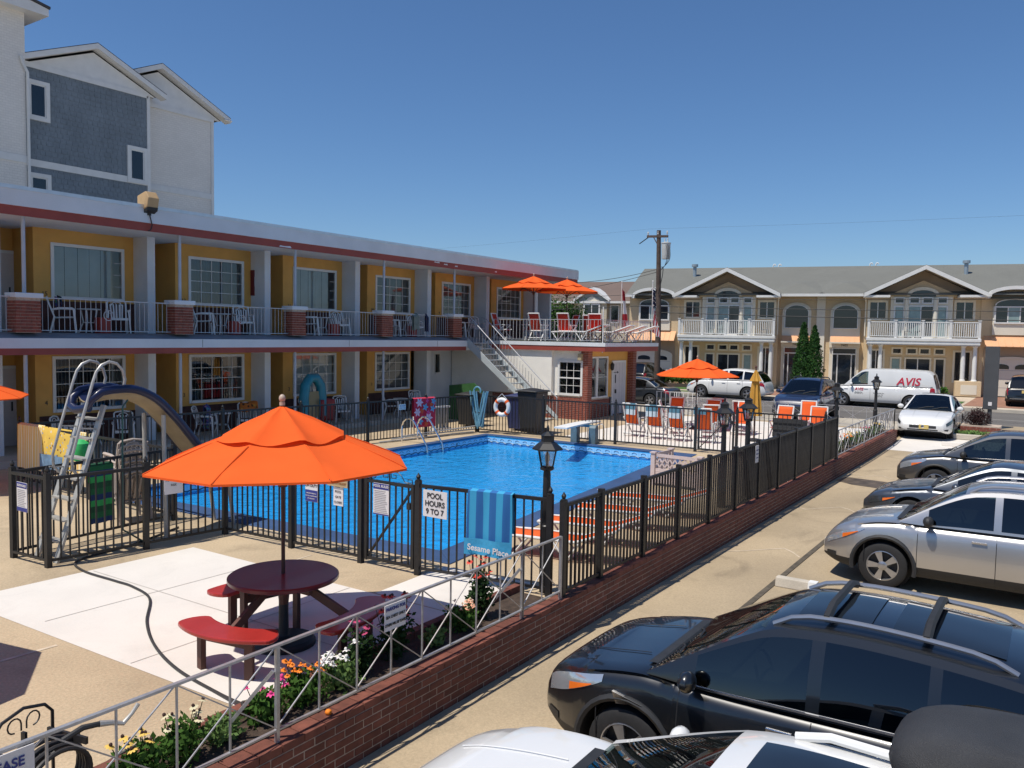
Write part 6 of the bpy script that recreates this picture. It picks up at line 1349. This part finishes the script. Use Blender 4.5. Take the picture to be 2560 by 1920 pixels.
t=thing('life_ring','white life ring with orange bands hanging on the far fence','life ring',(22.84,15.75,.93),R_(2.6))
MB().tube([(0,.26*math.cos(R_(a)),.26*math.sin(R_(a))) for a in range(0,360,12)],.075,12,closed=True).build('ring',M_white,t,True)
for a in (45,135,225,315): MB().tube([(0,.26*math.cos(R_(a+d)),.26*math.sin(R_(a+d))) for d in (-9,0,9)],.079,12).build('band',M_orangeS,t,True)
MB().tube([(-.02,-.2,.28),(-.02,0,.46),(-.02,.2,.28)],.01,5).build('rope',M_white,t)
t=thing('pool_hoses','bundle of pale blue pool hoses hung over the fence corner','hose',(22.8,16.6,0))
rh=random.Random(4)
for k in range(8):
    o=(k-3.5)*.05; pts=[]
    for i in range(15):
        s=i/14; z=1.42-1.25*math.sin(math.pi*min(s*1.0,1))*(.9+.1*rh.random()); y=-.32+.62*s if k%2 else .25-.5*s
        y=y*(.55+.45*abs(2*s-1))+o*.6; pts.append((-.09-.03*(k%3),y+.03*math.sin(s*9+k),z+.03*math.sin(k)))
    MB().tube(pts,.026,7).build('hose_coil',M_bluehose,t,True)
MB().tube([(-.1,.1+.14*math.cos(R_(a)),1.45+.13*math.sin(R_(a))) for a in range(-20,220,15)],.03,7).build('hose_coil',M_bluehose,t,True); MB().tube([(-.14,-.18,.72),(-.16,0,.70),(-.14,.16,.73)],.012,5).build('strap',M_rubber,t)
t=thing('pool_poles','long aluminium pool cleaning poles lying along the fence foot','pole')
for k in range(3): MB().cyl((18.4+.5*k,17.30-.03*k-.08,.05+.05*k),(22.5,16.70-.03*k,.05+.10*k),.02).build('pole',M_alu,t,True)
tag(MB().prism([(0,0),(1.6,0),(1.6,1.35),(.4,1.5),(0,1.2)],'x',-.03,.03).build('green_board',mat('green_plastic',(.035,.11,.03),.6,var=.15),None,loc=(25.6,18.6,0)),'dull green plastic panel leaning under the stairs','panel')
t=thing('patio_chair','white slatted patio chair in the sun behind the far fence','chair',(21.6,18.35,0),R_(-60))
for k in range(4): MB().box(-.25,.2+.02*k,.45+.1*k,.25,.22+.02*k,.50+.1*k).build('slat',M_wplas,t)
for sx in (-1,1): MB().tube([(sx*.26,.3,.9),(sx*.26,.2,.4),(sx*.26,-.2,.4),(sx*.26,-.25,0)],.016,6).build('side_frame',M_wplas,t,True); MB().tube([(sx*.26,.15,.4),(sx*.26,.3,0)],.016,6).build('leg',M_wplas,t,True)
for k in range(4): MB().box(-.25,-.2+.1*k,.40,.25,-.13+.1*k,.415).build('slat',M_wplas,t)
t=thing('side_cart','low white slatted rack beside the patio chair','rack',(22.3,18.0,0),R_(-10))
for k in range(5): MB().box(-.35+.16*k,-.03,.1,-.27+.16*k,.03,.8).build('slat',mat('grey_slat',(.3,.3,.3),.6),t)
bx('top',M_wplas,t,-.38,-.04,.8,.42,.04,.86); bx('foot',M_wplas,t,-.38,-.12,0,.42,.12,.1)
# lattice screen by the pool
t=thing('lattice_screen','small pinkish white lattice screen at the pool corner','screen',(17.3,7.15,0),R_(-4)); M_lat=mat('pink_white_vinyl',(.60,.49,.46),.5)
for (x,y) in ((0,.55),(0,-.6),(.85,.55)): q=MB().box(x-.05,y-.05,0,x+.05,y+.05,.74).build('post',M_lat,t); MB().box(x-.07,y-.07,.74,x+.07,y+.07,.77).build('cap',M_lat,q)
for (a,b) in (((0,.55),(0,-.6)),((0,.55),(.85,.55))):
    for z in (.10,.36,.70): MB().bar((*a,z),(*b,z),.03,.07).build('rail',M_lat,t)
    for k in range(9):
        f0=k/9; p=V((*a,.38)).lerp(V((*b,.38)),f0); q=V((*a,.68)).lerp(V((*b,.68)),min(1,f0+.16)); MB().bar(p,q,.012,.03).build('lattice_strip',M_lat,t); p2=V((*a,.68)).lerp(V((*b,.68)),f0); q2=V((*a,.38)).lerp(V((*b,.38)),min(1,f0+.16)); MB().bar(p2,q2,.012,.03).build('lattice_strip',M_lat,t)
bx('panel',M_lat,t,-.012,-.55,.12,.0,.5,.34)
# garden hose and iron hose stand
def smooth(pts,n=6):
    out=[]; P_=[V(p) for p in pts]
    for i in range(len(P_)-1):
        p0,p1,p2,p3=P_[max(i-1,0)],P_[i],P_[i+1],P_[min(i+2,len(P_)-1)]
        for k in range(n):
            t_=k/n; out.append(.5*((2*p1)+(p2-p0)*t_+(2*p0-5*p1+4*p2-p3)*t_*t_+(3*p1-p0-3*p2+p3)*t_**3))
    return out+[P_[-1]]
tag(MB().tube(smooth([(8.3,12.4,.02),(7.2,11.95,.02),(6.25,11.75,.02),(6.0,11.2,.02),(6.0,10.4,.02),(6.0,9.98,.02),(5.86,9.37,.02),(5.36,8.63,.02),(5.0,7.91,.02),(4.77,7.16,.02),(4.67,6.38,.02),(4.6,5.95,.06),(4.52,5.84,.13),(4.4,5.72,.12),(3.9,5.74,.12),(3.6,5.9,.12),(3.3,5.95,.05),(2.95,5.9,.02)]),.016,7).build('garden_hose',M_hose,None,True),'dark garden hose snaking across the white slab to the flower bed','hose')
t=thing('hose_stand','black iron hose stand with scroll arch and metal spray nozzle in the lower left','hose stand',(2.75,5.62,0),R_(12)); M_iron=mat('wrought_iron',(.02,.018,.018),.5,var=.2)
MB().tube([(-.22,.22,.1),(-.22,.22,.66),(-.16,.22,.73),(0,.22,.77),(.16,.22,.73),(.22,.22,.66),(.22,.22,.1)],.012,6).build('arch',M_iron,t,True)
for s in (-1,1):
    MB().tube([(s*.02,.22,.62)]+[(s*(.07+.05*math.cos(R_(a))),.22,.67+.05*math.sin(R_(a))) for a in range(180,-120,-30)],.006,5).build('scroll',M_iron,t,True)
for x in (-.2,.2): MB().bar((x,-.14,.52),(x,.24,.52),.02,.05).build('arm',M_iron,t)
MB().bar((-.25,0,.5),(.25,0,.5),.03,.06).build('crossbar',M_iron,t); MB().bar((0,.22,.0),(0,.22,.6),.04,.02).build('upright',M_iron,t); MB().box(-.25,-.1,0,.25,.3,.02).build('foot',M_iron,t)
for k in range(5):
    r_=.26+.018*k; MB().tube([(.02*k-.08+.0,-.02*k,.52-r_*.0)]+[((r_*math.cos(R_(a)))*1.0,-.10+.05*k,.30+r_*.85*math.sin(R_(a))) for a in range(170,-110,-14)],.017,7).build('hose_loop',M_hose,t,True)
MB().tube([(.02,-.12,.60),(.15,-.16,.64),(.25,-.2,.63)],[.02,.022,.02],8).build('nozzle_grip',M_rubber,t,True); MB().tube([(.25,-.2,.63),(.33,-.23,.61),(.40,-.26,.58),(.46,-.28,.63),(.50,-.30,.69)],[.024,.02,.018,.014,.016],8).build('nozzle',M_alu,t,True)
# ---------------- utility pole, wires, flags, sign ----------------
t=thing('utility_pole','tall wooden utility pole with transformer behind the office','utility pole',(41.0,18.15,-.2)); M_wood=mat('weathered_pole',(.085,.06,.048),.9,var=.3,vs=5)
MB().tube([(0,0,0),(0,0,4),(0,.12,9.3)],[.17,.15,.11],12).build('pole',M_wood,t,True); MB().bar((-.08,.75,9.0),(-.08,-.45,8.95),.1,.12).build('crossarm',M_wood,t); MB().bar((-.1,.4,9.0),(-.1,.05,8.4),.04).build('arm_brace',M_wood,t)
for y in (.7,.12,-.4): MB().lathe((-.08,y,9.05),[(.03,0),(.05,.06),(.03,.1),(.05,.14),(.02,.2)],8).build('insulator',mat('grey_porcelain',(.5,.52,.52),.3),t)
tr=MB().lathe((-.1,-.36,7.75),[(.21,0),(.215,.02),(.24,.80),(.26,.82),(.26,.86),(.10,.90)],18).build('transformer',mat('pale_grey_steel',(.52,.54,.52),.5,var=.06),t,True,30)
for y in (-.28,-.45): MB().cyl((-.1,y,8.6),(-.1,y,8.85),.03).build('bushing',MT['grey_porcelain'],tr)
for k,(y0,z0) in enumerate(((-.5,8.5),(-.58,8.45),(-.42,8.5))): MB().tube(smooth([(-.3,y0,z0),(-.35,y0-.12,8.2),(-.33,y0-.1,7.7),(-.25,-.35,7.35),(-.15,-.1,7.15+.1*k)]),.014,5).build('jumper_cable',M_rubber,t)
MB().tube(smooth([(-.25,-.3,7.35),(-.2,-.25,6.9),(-.18,-.12,6.3),(-.16,-.02,5.9)]),.02,5).build('riser_cable',M_rubber,t); MB().tube([(-.15,.25+.13*math.cos(R_(a)),6.1+.13*math.sin(R_(a))) for a in range(0,330,30)],.018,5).build('cable_coil',M_rubber,t)
MB().bar((-.05,.7,8.95),(-.3,1.1,8.6),.05).build('fuse_cutout',M_rubber,t); bx('pole_tag',M_greyink,t,-.17,-.04,3.6,-.15,.06,4.1)
def wire(label,pts,r=.014): 
    tag(MB().tube(smooth(pts,8),r,4).build('power_line',M_rubber,None),label,'cable','overhead power lines')
def sag(a,b,s): return [V(a).lerp(V(b),k/6)+V((0,0,-s*4*(k/6)*(1-k/6))) for k in range(7)]
wire('overhead wire from the utility pole across the left townhouse windows',sag((41,18.15,5.05),(41.2,-30,5.1),.35)); wire('lower overhead wire crossing the townhouse balconies',sag((41.05,18.1,4.72),(41.25,-30,4.75),.4),.018); wire('upper overhead wire crossing under the gables',sag((41.1,18.2,5.45),(41.2,-30,5.75),.3),.012)
wire('service wire from the pole to the motel roof end',sag((41,18.2,7.05),(36.3,24.5,6.2),.35)); wire('second service wire from the pole to the left',sag((41,18.25,6.9),(36.5,26,5.4),.3)); wire('overhead wire leaving the pole to the left above the flags',sag((41,18.2,5.1),(41,60,5.2),.4)); wire('thin wire left of the pole across the brown roof',sag((41,18.2,5.75),(41,60,5.8),.4),.012)
wire('high thin wire from the crossarm to the right',sag((40.95,18.8,9.2),(41,-40,9.2),.5),.003); wire('high thin wire from the crossarm to the left',sag((40.95,18.8,9.2),(41,70,9.2),.5),.003)
def flag(label,loc,h,m1,fold,extra=None,lean=0):
    t=thing('flag',label,'flag',loc,R_(10),'flags at the sun deck corner'); MB().cyl((0,0,0),(0,0,h+.35),.018).build('flagpole',M_white,t,True); MB().ell((0,0,h+.38),.03,.03,.04).build('finial',M_white,t)
    return t
f1_=flag('red and white drooping flag on the left pole of the sun deck',(33.3,16.55,3.0),2.45,None,0)
g=MB().grid(lambda u,v:V((.02+.10*math.sin(u*7+v*3),-.03-.30*u*(.35+.65*(1-v)),2.55-1.75*(1-v)-.22*u)),16,16); g.build('flag_cloth',stripes('flag_redwhite',[(.42,.02,.03)]*7+[(.72,.70,.68)]*3,1/2.0,2),f1_,True,60)
f2_=flag('drooping american flag on the right pole of the sun deck',(33.3,15.05,3.0),2.45,None,0)
MB().grid(lambda u,v:V((.02+.10*math.sin(u*8+v*2),-.03-.34*u*(.3+.7*(1-v)),1.75-1.15*(1-v)-.22*u)),18,12).build('striped_cloth',stripes('flag_stripes',[(.42,.02,.04),(.74,.72,.70)],14,1),f2_,True,60)
cn=MB().grid(lambda u,v:V((.02+.10*math.sin(u*8+v*2+2),-.03-.16*u*(.5+.5*(1-v)),2.5-.75*(1-v)-.12*u)),12,8).build('blue_canton',mat('canton_blue',(.015,.025,.09),.9),f2_,True,60)
for k in range(14):
    u,v=(k%4)/4+.12,(k//4)/4+.1; p=V((.02+.10*math.sin(u*8+v*2+2)-.012,-.03-.16*u*(.5+.5*(1-v)),2.5-.75*(1-v)-.12*u)); MB().box(p.x-.004,p.y-.016,p.z-.016,p.x,p.y+.016,p.z+.016).build('star',M_white,f2_)
t=thing('sign_box','back of a tall grey street sign on a dark post at the right','sign',(38.4,2.38,-.1),R_(0)); M_sgn=mat('grey_sign_back',(.06,.063,.068),.6,var=.12,vs=2)
MB().box(-.12,-.25,.80,.12,.25,3.35).build('cabinet',M_sgn,t,bevel=.01); MB().cyl((0,0,0),(0,0,.82),.08).build('post',M_sgn,t); bx('data_plate',M_signw,t,-.135,-.07,.95,-.125,.06,1.1)
# ---------------- plants ----------------
def leafmat(name,c,trans=.3):
    m=cloth(name,c,trans,.25); return m
ML1=leafmat('leaf_mid',(.07,.15,.03)); ML2=leafmat('leaf_dark',(.028,.06,.02)); ML3=leafmat('leaf_pale',(.16,.26,.08)); MLc=leafmat('cypress_leaf',(.025,.07,.02),.15)
def leaves(g,n,fn,size,rnd,flat=.5):
    for _ in range(n):
        p,nrm=fn(); a=V((rnd.gauss(0,1),rnd.gauss(0,1),rnd.gauss(0,1))); a=(a-a.dot(nrm)*nrm*flat).normalized(); b=a.cross(nrm+V((rnd.gauss(0,.4),rnd.gauss(0,.4),rnd.gauss(0,.4)))).normalized(); s=size*rnd.uniform(.6,1.3)
        g.add([p,p+a*s*.5+b*s*.3,p+a*s,p+a*s*.5-b*s*.3],[(0,1,2,3)])
def crown_fn(c,R,rnd,lump=.25,pw=.5):
    ph=[rnd.uniform(0,6) for _ in range(6)]
    def f():
        d=V((rnd.gauss(0,1),rnd.gauss(0,1),rnd.gauss(0,1))).normalized(); k=1+lump*(math.sin(3*d.x+ph[0]+4*d.z)+math.sin(5*d.y+ph[1])*math.sin(4*d.z+ph[2])+.5*math.sin(9*d.x+ph[3]+7*d.y))*.6
        r=rnd.random()**pw*k; return V(c)+V((d.x*R[0],d.y*R[1],d.z*R[2]))*r,d
    return f
rn=random.Random(21)
t=thing('leafy_tree','dark leafy tree behind the sun deck umbrellas','tree',(44.5,26.6,-.1)); MB().tube([(0,0,0),(.1,0,1.5),(.1,.1,3.2)],[.22,.17,.1],10).build('trunk',M_wood,t)
for a in range(5): MB().tube([(.1,.05,2.2+.2*a),(.8*math.cos(a*1.3),.8*math.sin(a*1.3),3.4+.2*a),(1.4*math.cos(a*1.3),1.4*math.sin(a*1.3),4.3+.2*a)],[.07,.05,.02],6).build('limb',M_wood,t)
g=MB(); 
for c,R in (((0,0,4.3),(1.9,2.2,1.6)),((0,1.4,4.6),(1.3,1.4,1.3)),((-.2,-1.2,4.0),(1.3,1.3,1.4)),((0,.3,3.2),(1.7,2.1,1.1))): leaves(g,2600,crown_fn(c,R,rn,.3),.17,rn)
g.build('crown',ML2,t); g=MB(); leaves(g,1500,crown_fn((-.4,.2,4.5),(1.8,2.3,1.7),rn,.35,.25),.17,rn); g.build('outer_leaves',ML1,t)
for i,(y,r_,h,l) in enumerate(((13.75,.62,4.5,'taller left arborvitae of the pair in front of the townhouses'),(13.08,.62,4.3,'right arborvitae of the pair in front of the townhouses'))):
    t=thing('arborvitae',l,'tree',(53.6,y,-.05),0,'pair of arborvitae'); MB().cyl((0,0,0),(0,0,2),.08,.04).build('trunk',M_wood,t)
    def fn():
        z=rn.random()**1.2; a=rn.uniform(0,6.283); rr=r_*(1-z**1.6)**.75*(.55+.5*rn.random()**.35)*(1+.15*math.sin(a*5+z*23)); 
        if z<.06: rr*=.8
        d=V((math.cos(a),math.sin(a),.5)).normalized(); return V((rr*math.cos(a),rr*math.sin(a),.1+z*(h-.1))),d
    g=MB(); leaves(g,7000,fn,.12,rn,.2); g.build('crown',MLc,t); g=MB(); leaves(g,1500,fn,.11,rn,.2); g.build('outer_leaves',ML1,t)
def bush(name,label,loc,R,n,m,size=.08,cat='shrub',grp=None,stem=True):
    t=thing(name,label,cat,loc,0,grp); g=MB(); leaves(g,n,crown_fn((0,0,R[2]),R,rn,.2,.4),size,rn); g.build('foliage',m,t)
    for k in range(4 if stem else 0): MB().cyl((.05*k-.08,0,0),(R[0]*.4*(k-1.5)/1.5,.1*(k%2),R[2]*1.2),.008).build('stem',M_brownw,t)
    return t
bush('barberry_bush','round dark red bush in the brick planter under the sign',(37.6,2.75,-.05),(.42,.5,.42),1800,leafmat('barberry_leaf',(.055,.03,.03)),.07)
t=thing('brick_planter','small brick planter box under the dark red bush','planter',(37.7,2.6,-.25)); bx('core',M_mort,t,-.49,-.69,0,.49,.69,.35); bricks(t,(-.5,.7,0),(0,-1,0),(-1,0,0),1.4,.01,.36,M_brickF,limit=0)
bush('low_grass','low green plants in front of the small brick planter',(36.4,2.7,-.3),(.35,.8,.12),900,ML3,.12,'plant'); t=thing('kerb_block','pale concrete block edging the low green plants','kerb',(35.8,2.7,-.34)); bx('block',M_kerb,t,-.12,-1.0,0,.12,1.0,.2,.02); bx('end_block',M_kerb,t,.12,-1.0,0,.9,-.8,.18,.02)
for i,(y0,y1,l) in enumerate(((5.6,8.4,'hedge of low green plants behind the white van'),(20.2,23.6,'low hedge behind the parked white suv'))):
    t=thing('low_hedge',l,'hedge',(54.3,(y0+y1)/2,0),R_(13)); g=MB(); leaves(g,2200,lambda:(V((rn.uniform(-.4,.4),rn.uniform(-(y1-y0)/2,(y1-y0)/2),.15+.5*rn.random()**.5)),V((0,0,1))),.16,rn,.2); g.build('foliage',ML1,t); bx('edging',mat('dark_edging',(.08,.06,.05),.9),t,-.62,-(y1-y0)/2,-.05,-.5,(y1-y0)/2,.2)
# flower bed
def flower_head(r,n,m,cone=None,mc=None,dro=.3):
    k=('fh',m.name,r,n)
    if k not in CUBES:
        g=MB()
        for i in range(n):
            a=2*math.pi*i/n; d=V((math.cos(a),math.sin(a),-dro)); e=V((-math.sin(a),math.cos(a),0)); g.add([V((0,0,0)),d*r*.55+e*r*.28,d*r+e*r*.12,d*r-e*r*.12,d*r*.55-e*r*.28],[(0,1,2,3,4)])
        CUBES[k]=g.mesh('flower',m)
        CUBES[k+('c',)]=MB().ell((0,0,.006),r*.36,r*.36,r*.4,8,5).mesh('flower_centre',mc or m)
    return CUBES[k],CUBES[k+('c',)]
def plant(name,label,x,y,h,spread,nst,petal,r,npet,leafm=ML1,centre=None,dro=.35,leafn=260,ls=.05,tall=True,z=.03):
    t=thing(name,label,'plant',(x,y,z),0,'flowering plants in the near bed'); g=MB(); leaves(g,leafn,crown_fn((0,0,h*.38),(spread,spread*.8,h*.42),rn,.25,.5),ls,rn,.1); g.build('foliage',leafm,t); sg=MB()
    for k in range(nst):
        a=rn.uniform(0,6.28); rr=spread*rn.random()**.5; p=V((rr*math.cos(a),rr*.8*math.sin(a),h*rn.uniform(.72,1.05))); sg.tube([(p.x*.3,p.y*.3,0),(p.x*.7,p.y*.7,p.z*.6),p],.004,4)
        if petal:
            me,mc=flower_head(r,npet,petal,mc=centre,dro=dro); s=rn.uniform(.8,1.2); o=place('flower',me,t,tuple(p),(rn.uniform(-.4,.4),rn.uniform(-.4,.4),rn.uniform(0,6)),scale=(s,s,s)); place('flower_centre',mc,o)
    if sg.v: sg.build('stems',ML2,t)
    return t
Pw=mat('petal_white',(.75,.74,.70),.7); Po=mat('petal_orange',(.80,.22,.01),.7); Pr=mat('petal_red',(.60,.05,.03),.7); Pm=mat('petal_magenta',(.45,.05,.14),.7); Pk=mat('petal_pink',(.75,.05,.25),.7); Py=mat('petal_yellow',(.72,.48,.10),.7); Pc=mat('petal_cream',(.62,.56,.36),.7); Cb=mat('cone_brown',(.05,.02,.015),.8); Pp=mat('petal_peach',(.7,.35,.22),.7)
FB=[('yellow_coneflower','yellow and cream coneflowers at the lower left end of the bed',3.35,5.52,.36,.17,10,Py,.035,9,ML1,Cb),('cream_coneflower','cream coneflowers leaning out of the bed near the hose',3.72,5.55,.40,.16,9,Pc,.035,10,ML1,Cb),('green_herb','pale green feathery plant in the bed beside the rail post',4.12,5.58,.24,.14,0,None,.03,6,ML3,None),
 ('pink_flower','pink flowers beside the silver rail post',4.55,5.55,.34,.15,6,Pk,.04,6,ML1,None),('orange_marigold','clump of bright orange marigolds in the bed',4.98,5.57,.36,.20,16,Po,.032,9,ML1,Po),('white_petunia','white flowers on pale green leaves in the bed',5.42,5.56,.34,.20,11,Pw,.045,6,ML3,Pw),('magenta_coneflower','dusty pink coneflowers left of the parking sign',5.72,5.6,.50,.13,10,Pm,.036,10,ML2,Cb),
 ('red_coneflower','tall red coneflowers with dark heads right of the parking sign',6.22,5.6,.62,.18,17,Pr,.042,9,ML2,Cb),('green_sprig','thin green sprigs in bare soil of the bed',6.75,5.5,.2,.1,2,None,.03,6,ML3,None),('peach_snapdragon','peach and cream flowers in the middle of the bed',7.3,5.56,.30,.18,12,Pp,.032,7,ML1,Pc),('crimson_coneflower','tall crimson coneflowers near the fence corner',7.72,5.6,.66,.15,16,Pr,.04,9,ML2,Cb)]
for q in FB: plant(q[0],q[1],q[2],q[3],q[4]*1.1,q[5]*1.2,q[6],q[7],q[8],q[9],q[10],q[11],leafn=620,ls=.06)
place('flower',flower_head(.034,9,Po,mc=Po)[0],None) if False else None
tag(MB().ell((0,0,0),.032,.032,.026,10,6).build('fallen_marigold',Po,None,True,loc=(4.98,5.25,.035)),'single orange marigold head lying on the wall top','flower')
for i in range(9):
    x=25.2+.95*i; cols=[Pw,Pr,Po,Py,Pw,Pm,Pw,Py,Pw]
    plant('far_flower',f'{ORD[i] if i<6 else ["seventh","eighth","ninth"][i-6]} flowering plant from the fence end in the far bed',x,5.56,.42,.26,9,cols[i],.045,7,[ML1,ML3,ML2][i%3],None,leafn=200,ls=.07)
rl3=xrail('crossed_railing','silver railing with crossed bars on the far end of the brick wall',(24.5,5.22,0),(33.9,5.22,0),20); rl4=xrail('crossed_railing','silver crossed railing across the street front of the lounge slab',(33.9,5.22,0),(33.9,13.2,0),16)
t=thing('office_rail','white bar railing beside the office door','railing'); rail_run(t,(33.7,14.9),(33.9,13.1),0,1.0,.2,M_white,bw=.025)

t=thing('wire_bench','white wire mesh glider bench behind the lounge chairs','bench',(31.6,11.9,0),R_(95)); 
for sx in (-1,1): MB().tube(smooth([(sx*.6,-.45,0),(sx*.6,-.35,.42),(sx*.6,.15,.45),(sx*.6,.42,1.0)]),.018,6).build('side_frame',M_white,t,True); MB().tube(smooth([(sx*.62,-.35,.42),(sx*.62,-.2,.66),(sx*.62,.2,.66)]),.015,5).build('armrest',M_white,t,True); MB().cyl((sx*.6,.2,0),(sx*.6,.16,.45),.016).build('leg',M_white,t)
for k in range(15): x=-.56+.08*k; MB().tube([(x,-.35,.42),(x,.15,.44),(x,.42,1.0)],.006,4).build('wire',M_white,t)
for k in range(9): z=k/8; MB().tube([(-.6,.15+.27*z,.45+.55*z),(.6,.15+.27*z,.45+.55*z)],.006,4).build('wire',M_white,t)
